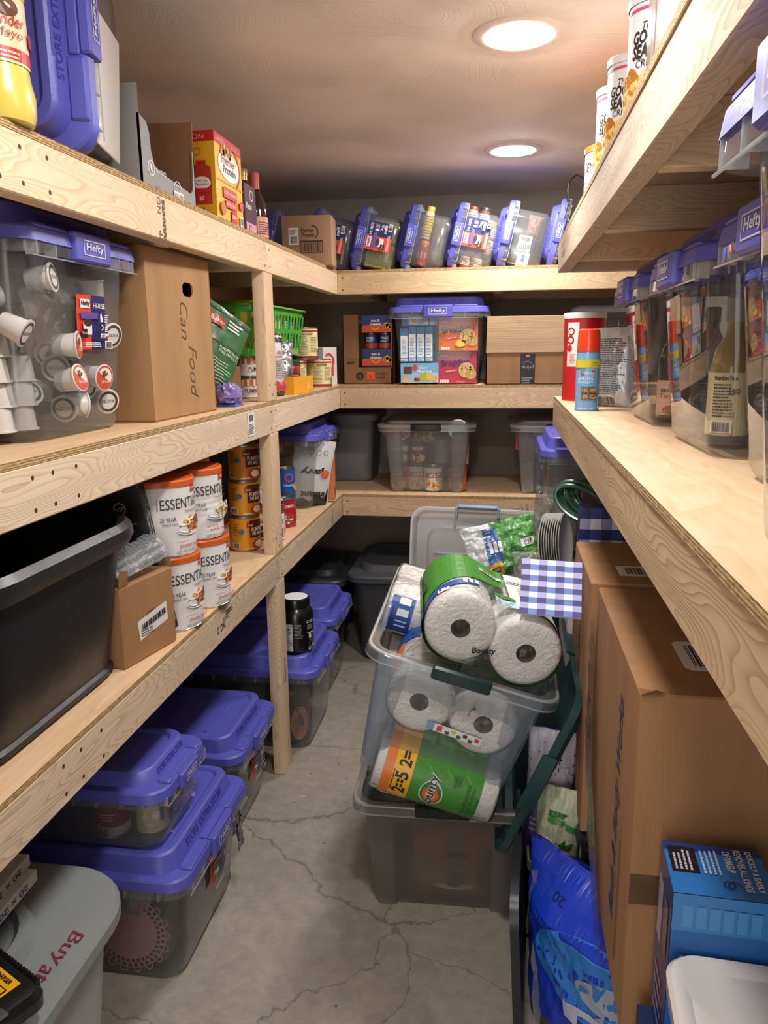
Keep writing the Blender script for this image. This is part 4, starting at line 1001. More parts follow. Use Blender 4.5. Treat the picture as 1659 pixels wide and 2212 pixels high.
carton('pale blue box lying behind the pouch, its edge sticking out', .19, .13, .035, '7fb9bb', {'F': lambda a, w, h: (a.rect(-w * .45, .006, w * .9, .02, 'e6ecea'), a.bars(-w * .3, .008, w * .5, .016))}, (-.92, 2.27, SM + .115), (0, RAD(-18), RAD(30)))
bottle('spice jar of pale seasoning with a black cap behind the green pouch', [(.03, 0), (.032, .003), (.032, .11), (.026, .12)], mat('c3a97f', .3, coat=.5), [(.031, .115), (.031, .148), (.029, .15)], mat('141416', .4), (-.93, 2.24, SM + .16), 0, lambda a, r: (a.rect(-.06, 0, .12, .055, 'ece9e2'), a.text('ALL FRY', -.02, .035, .01, '2a2a2a'), a.fine(-.03, .005, .06, .025, 4, '3a3a3a', 3)), .0323, .02, name='spice_jar', cat='jar')
carton('brown box lying low behind the purple bundle, left of the post', .12, .18, .11, '7d5a3e', None, (-.885, 2.235, SM), RAD(70), m=cardboard('8a6344'))
carton('orange and white instant food box between the purple bundle and the brown box', .05, .10, .115, 'e8823a', {'F': lambda a, w, h: (a.rect(-w * .5, h * .0, w, h, 'e3722c'), a.fine(-w * .4, h * .6, w * .8, h * .35, 4, 'f3e8dc', 2), a.ring(0, h * .3, .012, .016, 'f3e8dc'))}, (-.85, 2.155, SM), RAD(25))
def crumpled(label, name, cat, m, r, sx, sy, sz, loc, seed=0, amp=.35, f=9, n=28, k=16):
    t = thing(name, label, cat, loc); b = MB()
    def g(u, v):
        a = 2 * pi * u; e = -pi / 2 + pi * v; d = Vector((cos(a) * cos(e), sin(a) * cos(e), sin(e)))
        q = 1 + amp * noise.noise(d * f * .35 + Vector((seed, 0, 0))) + amp * .5 * noise.noise(d * f * .8 + Vector((0, seed, 0))) + amp * .25 * abs(noise.noise(d * f * 1.9))
        p = d * r * q; return (p.x * sx, p.y * sy, max(0, p.z * sz + r * sz * .92))
    b.grid(g, n, k, m); b.build('bag', t, smooth=50); return t
crumpled('shiny purple plastic bundle at the edge of the middle left shelf', 'wrapped_bundle', 'bag', mat('8d7ac0', .18, coat=.9), .033, 1, 1.1, .9, (-.775, 2.135, SM + .006), 3, .42, 12)
MB_ = carton('small blue packet under the purple bundle', .07, .06, .006, '2f62a8', None, (-.775, 2.135, SM), FR)
def tag_label(a, w, h): pass
t = thing('price_tag', 'white barcode tag stapled to the edge of the middle left shelf', 'price tag', (XL + .001, 2.13, SM))
MB().box(0, .0006, -.028, .028, -.085, -.018, mat('e6e2de', .6)).build('paper_tag', t)
Art().bars(-.018, -.042, .036, .018, '222222').fine(-.022, -.078, .044, .03, 7, '333333', 3).build('tag_print', flat((.0006, 0, 0), (0, 1, 0), (0, 0, 1)), t)
b = MB(); b.tube([(.002, -.004, -.02), (.003, -.001, -.005), (-.004, .0, .001)], .0006, clear(haze=.6)); b.build('tag_loop', t)

# green plastic basket
def basket():
    t = thing('basket', 'bright green slotted plastic basket on cans behind the post', 'basket', (-.905, 2.72, 1.405))
    m = mat('55b83c', .3, coat=.3); wx, wy, H = .135, .30, .165
    b = MB()
    b.box(-wx + .02, wx - .02, -wy + .02, wy - .02, 0, .003, m)
    def P(sx, sy, f): return (sx * (wx - .02 + .02 * f), sy * (wy - .02 + .02 * f), H * f)
    for z0, z1 in ((0, .16), (.84, 1.0)):   # solid bands
        for z, zz_, rr in ((z0, z1, 0),):
            A = [(x, y) for x, y in rect(0, 0, wx - .02 + .02 * z, wy - .02 + .02 * z, .03, 4)]; B_ = [(x, y) for x, y in rect(0, 0, wx - .02 + .02 * z1, wy - .02 + .02 * z1, .03, 4)]
            b.rings([(H * z, A), (H * z1, B_)], m)
    b.rings([(H * .98, rect(0, 0, wx, wy, .03, 4)), (H, rect(0, 0, wx + .008, wy + .008, .034, 4)), (H - .006, rect(0, 0, wx + .010, wy + .010, .036, 4))], m)
    # slats with rounded slots between them
    for sx in (-1, 1):
        n = 13
        for i in range(n + 1):
            y = -wy + .03 + (2 * wy - .06) * i / n; q = .0065
            b.add([(sx * (wx - .02 + .02 * f) + e, y + (q if s else -q), H * f) for f in (.14, .86) for s in (0, 1) for e in (0, sx * .003)], [(0, 1, 3, 2), (4, 6, 7, 5), (0, 4, 5, 1), (2, 3, 7, 6), (0, 2, 6, 4), (1, 5, 7, 3)], m)
        b.add([(sx * (wx - .02 + .02 * f), s * (wy - .03), H * f) for f in (.48, .55) for s in (-1, 1)], [(0, 1, 3, 2)], m)
    for sy in (-1, 1):
        n = 6
        for i in range(n + 1):
            x = -wx + .03 + (2 * wx - .06) * i / n; q = .0065
            b.add([(x + (q if s else -q), sy * (wy - .02 + .02 * f) + e, H * f) for f in (.14, .86) for s in (0, 1) for e in (0, sy * .003)], [(0, 1, 3, 2), (4, 6, 7, 5), (0, 4, 5, 1), (2, 3, 7, 6), (0, 2, 6, 4), (1, 5, 7, 3)], m)
        b.add([(s * (wx - .03), sy * (wy - .02 + .02 * f), H * f) for f in (.48, .55) for s in (-1, 1)], [(0, 1, 3, 2)], m)
    b.build('basket_shell', t); return t
basket()
for i, (x, y, c, lb) in enumerate(((-.86, 2.55, 'd8a63a', 'yellow packet row in the green basket, nearest the post'), (-.86, 2.62, '3f86b8', 'blue packet in the green basket'), (-.86, 2.69, 'd6cf46', 'lime yellow packet in the green basket, in the middle'), (-.86, 2.76, 'cfd8da', 'pale packet in the green basket'), (-.86, 2.83, '7fb04a', 'leaf green packet in the green basket'), (-.86, 2.90, '3f9ab0', 'teal packet at the far end of the green basket'))):
    carton(lb, .13, .045, .15 + .012 * (i % 2), c, {'R': lambda a, w, h: a.fine(-w * .4, h * .3, w * .8, h * .6, 8, 'eef0e6', i)}, (x, y, 1.41), RAD(2 * i - 4), name='food_packet', cat='packet')
carton('yellow food box standing tall in the green basket', .075, .12, .195, 'd9c22e', {'R': lambda a, w, h: (a.rect(-w * .3, h * .5, w * .3, h * .4, '2f62a8'), a.text('Good', w * .1, h * .66, .02, '2a2a20', w=.045, rot=pi / 2, bold=.02)), 'F': lambda a, w, h: a.fine(-w * .4, h * .4, w * .8, h * .5, 6, '5a4a1a', 4)}, (-.955, 2.86, 1.41), 0)
def plaid(a, r, h):
    bw(a, r, h, 'e2733a', h * .62, h * .3)
    for k in range(-6, 7): a.rect(k * r * .5, h * .62, r * .2, h * .3, 'f0e2d4', step=.006)
    a.text('PUMPKIN', 0, h * .3, .012, '2b2422', al='c', w=r * 1.3, bold=.02)
for i, (x, y, z, lb) in enumerate(((-.83, 2.50, SM, 'lower plaid-banded can under the basket, beside the post'), (-.83, 2.50, SM + .071, 'upper plaid-banded can under the basket, beside the post'), (-.86, 2.60, SM, 'lower plaid-banded can under the basket, behind the pink salt pouch'),
                             (-.86, 2.60, SM + .071, 'upper plaid-banded can under the basket, behind the pink salt pouch'), (-.87, 2.75, SM, 'lower plaid-banded can under the far part of the basket'), (-.87, 2.75, SM + .071, 'upper plaid-banded can under the far part of the basket'), (-.87, 2.93, SM, 'lower can holding up the far end of the basket'), (-.87, 2.93, SM + .071, 'upper can holding up the far end of the basket'))):
    can(lb, .037, .068, plaid, 'efeae2', (x, y, z), RAD(30 + 20 * i), 'plaid-banded cans under the basket')
can('can labelled pumpkin on the shelf behind the post, left side', .037, .10, plaid, 'ece7dd', (-.955, 2.36, SM + .10), RAD(30), None)
def salt(a, w, h):
    a.rect(-w * .5, h * .0, w, h * .09, '24441f').rect(-w * .5, h * .90, w, h * .07, '27382a').rect(-w * .5, h * .09, w, h * .16, 'e08a8a')
    a.poly([(-w * .5, h * .17), (-w * .3, h * .27), (-w * .1, h * .2), (w * .1, h * .28), (w * .3, h * .19), (w * .5, h * .24), (w * .5, h * .1), (-w * .5, h * .1)], 'd9535a')
    a.text('PINK SALT', -w * .1, h * .70, h * .05, 'c4404c', w=w * .5, bold=.02).text('Nutrition Facts', -w * .4, h * .65, h * .03, '2b2b2b', w=w * .6, bold=.02).fine(-w * .4, h * .32, w * .62, h * .31, 11, '333333', 2, .35).ring(w * .05, h * .31, .006, .008, '333333')
pouch('pink salt pouch standing beside the post', .088, .205, .06, mat('d9d4d2', .3), salt, (-.775, 2.595, SM), (0, 0, RAD(70)), seed=4)
pouch('crinkled silver foil bag behind the salsa jar', .11, .19, .07, mat('b9bcc0', .22, metal=.75), None, (-.80, 2.72, SM), (0, RAD(8), RAD(60)), seed=9, crinkle=.014)
bottle('salsa jar with a green lid in front of the yellow tray', [(.033, 0), (.036, .004), (.037, .02), (.033, .03), (.033, .07), (.036, .082), (.034, .095), (.03, .10)], mat('a83524', .2, coat=.5), [(.034, .098), (.0345, .116), (.032, .119), (.001, .119)], mat('2c5a34', .35, metal=.3), (-.80, 2.90, SM), RAD(50),
       lambda a, r: (bw(a, r, 0, '6e1d2a', 0, .04), a.text('SALSA', 0, .010, .018, 'efe6dc', w=.052, al='c', bold=.03), a.fine(-.02, .031, .04, .006, 1, 'e8c060', 1)), .0335, .030, name='salsa_jar', cat='jar')
t = thing('display_tray', 'small yellow cardboard tray on the middle left shelf, past the post', 'cardboard tray', (-.775, 2.80, SM), (0, 0, RAD(-7)))
b = MB(); m = mat('f0a61e', .55)
for bx in ((-.045, .05, -.10, .10, 0, .002), (.048, .05, -.10, .10, 0, .062), (-.045, -.043, -.10, .10, 0, .05), (-.045, .05, -.10, -.098, 0, .062), (-.045, .05, .098, .10, 0, .055)): b.box(*bx, m)
b.build('tray_walls', t, smooth=0)
Art().poly([(.03, .014), (.055, .014), (.055, .02), (.05, .034), (.044, .046), (.036, .036), (.034, .024)], 'f6cf7a').build('tray_print', flat((.05, 0, 0), (0, 1, 0), (0, 0, 1)), t)
def cream(a, r, h):
    bw(a, r, h, 'c8352c', h - .016, .006); bw(a, r, h, '9a2420', .006, .008)
    a.fine(-.045, .02, .04, h * .6, 12, '6b6342', 3, .3).fine(.003, .03, .035, h * .5, 10, '6b6342', 5, .3).bars(.035, .018, .022, .022, '3a3a3a').fine(-.03, h * .78, .06, .02, 2, '8a3a2a', 7)
for i, (x, y, z, lb) in enumerate(((-.80, 3.02, SM + .0, 'left one of the two lower tomato cans with cream labels and red bands'), (-.770, 3.235, SM, 'right one of the two lower tomato cans with cream labels and red bands'), (-.80, 3.125, SM + .1175, 'cream-labelled tomato can stacked on top of the two others'))):
    can(lb, .052 if i != 1 else .051, .117 if i < 2 else .125, cream, 'e9dc9e', (x, y, z) if i != 0 else (-.845, 3.10, SM), RAD(35), 'cream-labelled tomato cans')
carton('white and red food carton at the far end of the middle left shelf', .10, .16, .165, 'dcd6d2', {'F': lambda a, w, h: (a.ring(-w * .1, h * .6, .03, .042, 'd8452f', a0=-.2, a1=2.2), a.rect(w * .13, h * .25, .011, h * .42, 'd8452f'), a.ell(0, h * .35, .02, .025, 'b84a4a'), a.bars(-w * .3, .01, .03, .03, '444444'))}, (-.83, 3.425, SM), RAD(65))

# ------------------------------------------------------------------ middle shelf of the back unit
def macbox(a, w, h):
    a.rect(-w / 2, 0, w, h * .42, 'd8531e').rect(-w / 2, h * .4, w, h * .6, '1d3473').poly([(-w / 2, h * .4), (w / 2, h * .5), (w / 2, h * .36), (-w / 2, h * .30)], 'd8531e')
    a.text('mac &', -w * .04, h * .62, h * .16, 'f2efe8', w=w * .3, al='c', bold=.03).text('cheese', -w * .04, h * .42, h * .16, 'f2efe8', w=w * .38, al='c', bold=.03).ring(-w * .04, h * .42, w * .12, w * .15, 'f2b32a', a0=pi * 1.1, a1=pi * 1.9).heap(w * .36, h * .4, w * .12, h * .15, ['f0a030', 'f5c060'], 26, .004, 3, 2)
def mac_tray():
    t = thing('display_tray', 'tall brown display carton with an open front full of mac and cheese', 'cardboard tray', (-.601, 3.55, SM))
    b = MB(); m = cardboard('85603f'); w_, d_, h_ = .225, .16, .305
    F_ = lambda x0, x1, y0, y1, z0, z1: b.box(x0, x1, y0, y1, z0, z1, m)
    F_(-w_ / 2, w_ / 2, -d_ / 2, d_ / 2, 0, .003); F_(-w_ / 2, -w_ / 2 + .003, -d_ / 2, d_ / 2, 0, h_); F_(w_ / 2 - .003, w_ / 2, -d_ / 2, d_ / 2, 0, h_); F_(-w_ / 2, w_ / 2, d_ / 2 - .003, d_ / 2, 0, h_)
    F_(-w_ / 2, -w_ / 2 + .07, -d_ / 2, -d_ / 2 + .003, 0, h_); F_(-w_ / 2 + .07, w_ / 2, -d_ / 2, -d_ / 2 + .003, 0, .074); F_(w_ / 2 - .008, w_ / 2, -d_ / 2, -d_ / 2 + .003, 0, h_)
    b.build('tray_walls', t, smooth=0)
    a = Art(.7); k = '1e1612'
    a.ell(-.038, .036, .0185, .0185, k).text('mac &', -.038, .04, .006, '8a6848', al='c', w=.018).text('cheese', -.038, .032, .006, '8a6848', al='c', w=.024).ring(-.038, .031, .007, .009, '8a6848', a0=pi * 1.1, a1=pi * 1.9)
    a.rect(-.005, .022, .034, .034, 'e0502c').poly([(.0, .027), (.022, .027), (.011, .046)], 'a83a20').text('mac cups', .036, .040, .010, k, w=.045, bold=.01).text('cheese', .036, .026, .010, k, w=.038, bold=.01)
    a.rect(-.09, .094, .03, .004, k).poly([(-.095, .096), (-.085, .104), (-.085, .088)], k).text('TEAR BACK', -.092, .106, .006, k, w=.042)
    a.build('tray_print', flat((0, -d_ / 2, 0), (1, 0, 0), (0, 0, 1)), t)
mac_tray()
for i, (z, lb) in enumerate(((.004, 'bottom blue and orange mac and cheese pack, hidden low in the brown carton'), (.082, 'blue and orange mac and cheese pack at the foot of the carton opening'), (.228, 'blue and orange mac and cheese pack, topmost in the brown carton'))):
    carton(lb, .135, .12, .074, '1d3473', {'F': macbox}, (-.563, 3.552, SM + z), 0, 'mac and cheese packs')
for i in range(2):
    can(('left' if i == 0 else 'right') + ' blue mac and cheese cup between the packs in the brown carton', .031, .068, lambda a, r, h: (bw(a, r, h, 'c04a26', 0, h * .35), a.text('mac', 0, h * .6, .01, 'f2efe8', al='c'), a.fine(-.02, .03, .04, .01, 2, 'f2efe8', 2)), '1d3473', (-.597 + .066 * i, 3.545, SM + .158), 0, 'mac and cheese cups', name='food_cup', cat='cup')
# open parcel with its flap hanging over
t = thing('cardboard_box', 'open brown parcel with black tape and its front flap folded down', 'cardboard box', (.088, 3.53, SM))
b = MB(); m = cardboard('9a7350'); mi_ = cardboard('e0bd94', axis='X'); W_, D_, H_ = .325, .30, .135  # front flap gets paler cardboard: the light falling on it is put into its colour
for bx in ((-W_/2, W_/2, -D_/2, D_/2, 0, .004), (-W_/2, W_/2, -D_/2, -D_/2+.004, 0, H_), (-W_/2, W_/2, D_/2-.004, D_/2, 0, H_), (-W_/2, -W_/2+.004, -D_/2, D_/2, 0, H_), (W_/2-.004, W_/2, -D_/2, D_/2, 0, H_)): b.box(*bx, m)
b.build('box_body', t, smooth=0)
b = MB(); y0 = -D_/2
def flapq(pts, mm):
    n = Vector(pts[1]) - Vector(pts[0]); n = n.cross(Vector(pts[2]) - Vector(pts[0])).normalized() * .0035
    b.add([tuple(Vector(p)) for p in pts] + [tuple(Vector(p) + n) for p in pts], [(3, 2, 1, 0), (4, 5, 6, 7), (0, 1, 5, 4), (1, 2, 6, 5), (2, 3, 7, 6), (3, 0, 4, 7)], mm)
flapq([(-W_/2, y0 - .002, H_), (W_/2, y0 - .002, H_), (W_/2 + .006, y0 - .030, .283), (-W_/2 + .004, y0 - .030, .283)], mi_)
b.build('front_flap', t, smooth=0)
b = MB(); flapq([(-W_/2, D_/2, H_), (W_/2, D_/2, H_), (W_/2, D_/2 + .05, H_ + .06), (-W_/2, D_/2 + .05, H_ + .06)], m); b.build('rear_flap', t, smooth=0)
a = Art(.35); a.rect(-.018, 0, .062, .130, '15171a').text('prime', .013, .085, .022, '8f9498', w=.05, rot=pi, al='c').ring(.012, .078, .018, .0205, '4a7ea0', a0=.5, a1=2.6).rect(.005, .115, .016, .010, 'a9825c').fine(-.01, .005, .045, .03, 3, '8f9498', 2)
a.build('black_tape', flat((0, -D_/2, 0), (1, 0, 0), (0, 0, 1)), t)
for i, (x, lb) in enumerate(((.075, 'left one of the white-capped bottles standing in the open parcel'), (.12, 'middle one of the white-capped bottles standing in the open parcel'), (.17, 'right one of the white-capped bottles standing in the open parcel'))):
    bottle(lb, [(.02, 0), (.022, .004), (.022, .17), (.012, .19)], mat('4a4640', .3), [(.0165, .19), (.0165, .212), (.015, .214)], mat('e4e2de', .4), (x, 3.62, SM + .005), 0, group='white-capped bottles in the open parcel')
lt = thing('food_tub', 'shallow clear tub with a pale lid at the back right of the middle back shelf', 'tub', (.42, 3.62, SM))
tub_mesh(.26, .20, .30, clear(haze=.35, body='8f9296'), r=.03, rim=.012).build('tub', lt)
MB().rings([(.298, rect(0, 0, .135, .105, .035)), (.316, rect(0, 0, .133, .103, .035)), (.326, rect(0, 0, .118, .088, .03)), (.330, rect(0, 0, .11, .08, .03))], clear(haze=.75, body='c9cdd0'), False, True).build('lid', lt)

# ------------------------------------------------------------------ right middle shelf
def curls(a, r, h):
    a.rect(-pi * r, 0, 2 * pi * r, h - .016, 'c01c24', step=.006)
    a.rect(-.062, .105, .04, .132, 'ece6df').ring(-.048, .21, .008, .012, 'b01a20').ring(-.05, .185, .008, .013, 'b01a20').ell(-.052, .16, .009, .01, 'c4252c').fine(-.05, .115, .02, .03, 9, 'c4252c', 2)
    a.fine(-.01, .17, .05, .02, 2, 'd8505a', 4)
can('tall red canister with a white rim at the end of the right middle shelf', .062, .265, curls, 'c01c24', (.247, 2.52, RM), RAD(0), None, 'e9e6e4', name='snack_canister', cat='canister', lid_h=.016)
def spray(a, r):
    a.rect(-pi * r, .112, 2 * pi * r, .020, 'dcd22c', step=.004).text('0g fat', .004, .121, .006, '3a5a78', slant=.2).text('per serving', .004, .115, .004, '3a5a78')
    a.poly([(-.022, .092), (.012, .098), (.010, .106), (-.022, .102)], 'b52d24').text('Mazolini', -.020, .095, .007, 'f3ece4', w=.028, slant=.2).text('BAKING', -.028, .080, .009, 'e9f0f5', w=.034).fine(-.028, .072, .036, .006, 2, 'dfe8ee', 2)
    a.rect(-.020, .030, .034, .034, '6d6c66').fine(-.026, .006, .046, .004, 1, 'e6eef4', 3).bars(.020, .012, .013, .026, '2d3b4a', bg='e6eef4', vert=True)
    for i in (0, 1):
        for j in (0, 1): a.ell(-.011 + i * .016, .039 + j * .016, .0065, .0065, 'b08a58').heap(-.011 + i * .016, .039 + j * .016, .005, .005, ['5a3a20', 'd8b884'], 12, .0012, i + 2 * j)
bottle('blue baking spray can with an orange-red cap, front of the right shelf', [(.0305, 0), (.0312, .002), (.0312, .004), (.0302, .006), (.0302, .148), (.0285, .152)], mat('6d9cc4', .28, coat=.5),
       [(.0300, .152), (.0296, .156), (.0285, .192), (.0265, .206), (.022, .2095)], mat('e2411c', .22, coat=.6), (.218, 2.10, RM), RAD(6), spray, .0302, 0, name='spray_can', cat='spray can')
def wh(a, w, h): a.fine(-w * .4, h * .16, w * .8, h * .72, 26, '44464a', 3, .4).bars(-w * .36, .008, w * .5, h * .09)
pouch('silver foil pouch printed with small text between the spray can and the bins', .12, .215, .05, mat('c9cdd2', .28, metal=.3), wh, (.30, 2.235, RM), (0, 0, RAD(-32)), seed=6)
# ------------------------------------------------------------------ lower left shelf
def torn_box():
    t = corrugated('open brown box stuffed with bubble wrap on the lower left shelf', .178, .08, .175, '9c7650', {'F': lambda a, w, h: (a.poly([(-.035, .045), (.062, .062), (.060, .105), (-.040, .088)], 'dedbd7'), a.text('order', -.01, .093, .009, '555555', rot=.17, slant=.2), a.fine(.0 - .03, .052, .05, .016, 3, '555555', 3), a.it.append(([(x0 + dx, y0 + .17 * (x0 + dx) + dy) for k in range(16) for x0 in (-.028 + k * .0052,) for y0 in (.071,) for dx, dy in ((0, 0), (.0022 + .0012 * (k % 3), 0), (.0022 + .0012 * (k % 3), .013), (0, .013))], [tuple(range(4 * k, 4 * k + 4)) for k in range(16)], '26262a', 9)))},
                   (-.780, 1.486, SL), FR - RAD(12), tape=False, seam=False)
    b = MB(); m = cardboard('8f6b48')
    b.add([(-.089, -.04, .175), (-.06, -.04, .175), (-.062, -.045, .207), (-.086, -.043, .212)], [(0, 1, 2, 3)], m)
    b.add([(.089, -.04, .175), (.089, .04, .175), (.096, .03, .21), (.094, -.03, .205)], [(0, 1, 2, 3)], m)
    b.build('torn_flap', t, smooth=0)
torn_box()
def bubble():
    t = thing('bubble_wrap', 'clear bubble wrap bulging out of the open brown box', 'bubble wrap', (-.79, 1.487, SL + .173), (0, 0, FR - RAD(12)))
    b = MB(); m = clear(tint='e4e7ea', haze=.42, rough=.1, body='c9ccd0', bump=.4)
    def g(u, v): 
        x = (u - .5) * .17; y = -.05 + .10 * v; z = .062 * sin(pi * min(1, v * .9 + .12)) * (.8 + .4 * u) + .006 * noise.noise(Vector((u * 6, v * 6, 1)))
        return (x, y, z + .001)
    b.grid(g, 34, 26, m)
    def g2(u, v): p = g(u, v); return (p[0] * .97 + .004, p[1] * .96 + .004, p[2] * .82 + .002 * sin(u * 90) * sin(v * 70))
    b.grid(g2, 34, 26, m); b.build('film_layers', t, smooth=60)
    bb_ = MB(); R = random.Random(4)
    for i in range(15):
        for j in range(9):
            p = g((i + .5 + .5 * (j % 2)) / 16, (j + .5) / 10); bb_.lathe([(.0052, p[2] - .001), (.0048, p[2] + .0022), (.003, p[2] + .0036), (.0005, p[2] + .004)], m, 8, (p[0], p[1], 0), cap0=False)
    o = bb_.build('bubbles', t); o['kind'] = 'stuff'
bubble()
tb = carton('tall thin black appliance carton leaning between the bubble wrap and the cans', .28, .028, .365, '151517', {'F': lambda a, w, h: (a.ring(.085, h * .80, .012, .015, 'c9c9c9'), a.text('NSF', .085, h * .785, .010, 'c9c9c9', al='c', bold=.02), a.fine(.02, h * .45, .10, .10, 9, '8a8a8c', 2, .3), a.rect(.02, h * .72, .03, .004, '8a8a8c')), 'R': lambda a, w, h: (a.rect(-w * .5, 0, w, h, '1c1c1e'), a.fine(-w * .36, h * .05, w * .3, h * .88, 3, 'a9a9ab', 3, .5, vert=True), a.fine(w * .05, h * .05, w * .3, h * .88, 3, 'a9a9ab', 5, .5, vert=True))},
            (-.868, 1.576, SL), (0, RAD(-10), RAD(2)), rough=.35)
CH = .178
hash_b = essential(('dehydrated', 'shredded hash browns'), True, ['b5623a', 'd08a58', 'e0a878', 'a04a28'])
oats = essential(('quick', 'quick rolled oats'), False, ['c9a878', 'e3cba0', 'b08850', 'f0e2c4'])
G = 'large white emergency food cans with orange lids'
for (x, y, lv, fn, rz, lb, rg) in ((-.785, 1.676, 0, hash_b, 74, 'hash brown can, bottom of the stack beside the bubble wrap box', 0), (-.790, 1.674, 1, hash_b, 70, 'hash brown can, top of the stack beside the bubble wrap box', 0),
                             (-.775, 1.845, 0, hash_b, 72, 'hash brown can standing at the shelf edge under the ribbed oats can', 0), (-.785, 1.845, 1, oats, 68, 'ribbed rolled oats can on top of the hash brown can', 5),
                             (-.868, 2.005, 0, oats, 80, 'bottom can of the stack half hidden behind the oats can', 0), (-.880, 2.005, 1, oats, 76, 'top can of the stack half hidden behind the oats can', 0)):
    can(lb, .0775, CH - .0005, fn, 'e6e3e2', (x, y, SL + lv * (CH + .001)), RAD(rz), G, 'd2601f', ridges=rg, n=48)
def pumpkin(a, r, h):
    bw(a, r, h, 'd98a1c', .006, h - .012); a.rect(-.045, .006, .05, h - .012, 'e0961f', step=.006); a.rect(-.048, h * .45, .022, h * .42, 'cf8a20').fine(-.047, h * .47, .02, h * .38, 8, '4a2a10', 2, .35)
    a.rect(.006, h * .40, .066, h * .50, '5a2218', step=.006).rect(-.002, h * .70, .022, h * .15, 'b8322a').text('Baker', .0, h * .74, .008, 'f0e2d4', w=.018, slant=.2).text('PUMPKIN', .012, h * .58, .014, 'f0e2d4', w=.046, bold=.02).text('PIE MIX', .014, h * .47, .011, 'f0e2d4', w=.036, bold=.02)
    a.ell(.042, h * .2, .03, h * .15, 'c2461c').ell(.036, h * .22, .014, h * .1, 'e8dccb').rect(-.048, .012, .022, h * .18, 'e8e0d2').bars(-.046, .014, .018, h * .14).fine(-.01, .010, .035, .007, 1, 'efe6dc', 3).ell(-.018, h * .6, .008, .008, '2f6aa8')
for k in range(3):
    can(('bottom', 'middle', 'top')[k] + ' can of the orange pumpkin stack left of the post', .0495, .1155, pumpkin, 'd98a1c', (-.835 + .004 * k, 2.382, SL + k * .1165), RAD(30 - 6 * k), 'orange pumpkin cans stacked beside the post')
for k in range(2):
    can(('lower' if k == 0 else 'upper') + ' dark can in the gap behind the pumpkin stack', .0495, .1155, lambda a, r, h: (bw(a, r, h, '2b2b2e', .006, h - .012), a.fine(-.02, .03, .04, .05, 5, 'c9c9c9', 2), a.rect(-.05, h * .5, .04, .01, '4a8a3a')), '2b2b2e', (-.965, 2.25, SL + k * .1165), RAD(30), 'dark cans behind the pumpkin stack')
redcan = lambda a, r, h: (bw(a, r, h, 'b5222a', .005, h - .010), a.text('TOMATO', 0, h * .7, .012, 'f2ebe6', al='c', w=r * 1.2, bold=.02), a.ell(0, h * .35, r * .5, h * .18, 'd84a34'), a.heap(0, h * .33, r * .45, h * .15, ['e8402c', 'f2ebe6', '4a8a3a'], 18, .004, 3), a.fine(r * .9, h * .2, r * .8, h * .5, 8, 'f0dcd8', 3))
whitec = lambda a, r, h: (bw(a, r, h, 'efe9e4', .005, h - .010), a.rect(-r * 1.0, h * .1, r * 2, h * .35, 'c22a2e'), a.fine(-r, h * .5, r * 2, h * .4, 7, 'b53038', 4), a.ell(0, h * .28, r * .4, h * .1, '3c7a34'))
bluec = lambda a, r, h: (bw(a, r, h, '2458a8', .005, h - .010), a.ring(0, h * .65, .012, .016, 'e8532c'), a.text('Chunky', 0, h * .3, .012, 'f2ebe6', al='c', w=r * 1.3, bold=.02), a.ell(r * .9, h * .3, r * .4, h * .15, 'e0b040'))
for (x, y, lv, fn, c, r, h, lb) in ((-.772, 2.512, 0, whitec, 'efe9e4', .034, .10, 'white and red can nearest the post on the lower shelf, right side'), (-.80, 2.60, 0, redcan, 'b5222a', .0375, .108, 'red tomato can, second from the post on the lower shelf'), (-.79, 2.715, 0, redcan, 'b5222a', .0375, .108, 'red tomato can with a dark rim, in front of the blue cans'),
                            (-.815, 2.825, 0, bluec, '2458a8', .034, .102, 'lower blue soup can beside the clear bin'), (-.815, 2.825, 1, bluec, '2458a8', .034, .102, 'upper blue soup can beside the clear bin')):
    can(lb, r, h, fn, c, (x, y, SL + lv * .103), RAD(35))
def greenpk(a, w, h): a.rect(-w * .5, h * .3, w, h * .2, 'e8ecea').poly([(-w * .4, h * .5), (0, h * .9), (w * .4, h * .55), (0, h * .45)], '3f9a3c').text('Kids', -w * .3, h * .33, h * .12, 'c43a5a', w=w * .5).ell(w * .2, h * .7, w * .14, h * .1, 'd94f80')
pouch('bright green and white crinkled packet on top of the red cans', .10, .14, .035, mat('d9dde0', .2), greenpk, (-.80, 2.60, SL + .112), (RAD(-55), 0, RAD(60)), seed=7)
# pouch and goods inside the coffee-pouch bin
def javy(a, w, h):
    a.text('javy', w * .28, h * .60, h * .13, '2a2626', w=w * .62, bold=.03, rot=pi).text('Instant', w * .34, h * .22, h * .10, '2a2626', w=w * .6, bold=.03, rot=pi)
    a.poly([(-w * .44, h * .02), (-w * .2, h * .12), (0, h * .05), (w * .12, h * .2), (w * .34, h * .1), (w * .44, h * .3), (w * .44, h * .0), (-w * .44, 0)], '2a2c30').ell(w * .3, h * .50, w * .12, h * .06, 'd8653a')
    for i in range(4): a.ring(-w * .28 + i * w * .18, h * .82, w * .05, w * .06, '4a4644')
pouch('white instant coffee pouch upside down inside the clear bin by the red cans', .185, .27, .05, mat('d5d2cf', .4), javy, (-.80, 2.985 + .09, SL + .012), (RAD(3), RAD(9), RAD(36)), seed=3, crinkle=.0015)
carton('orange sachet box beside the coffee pouch in the clear bin', .03, .14, .20, 'd8783a', {'F': lambda a, w, h: a.bars(-w * .3, .02, w * .6, .03)}, (-.775, 3.19, SL + .012), RAD(90))
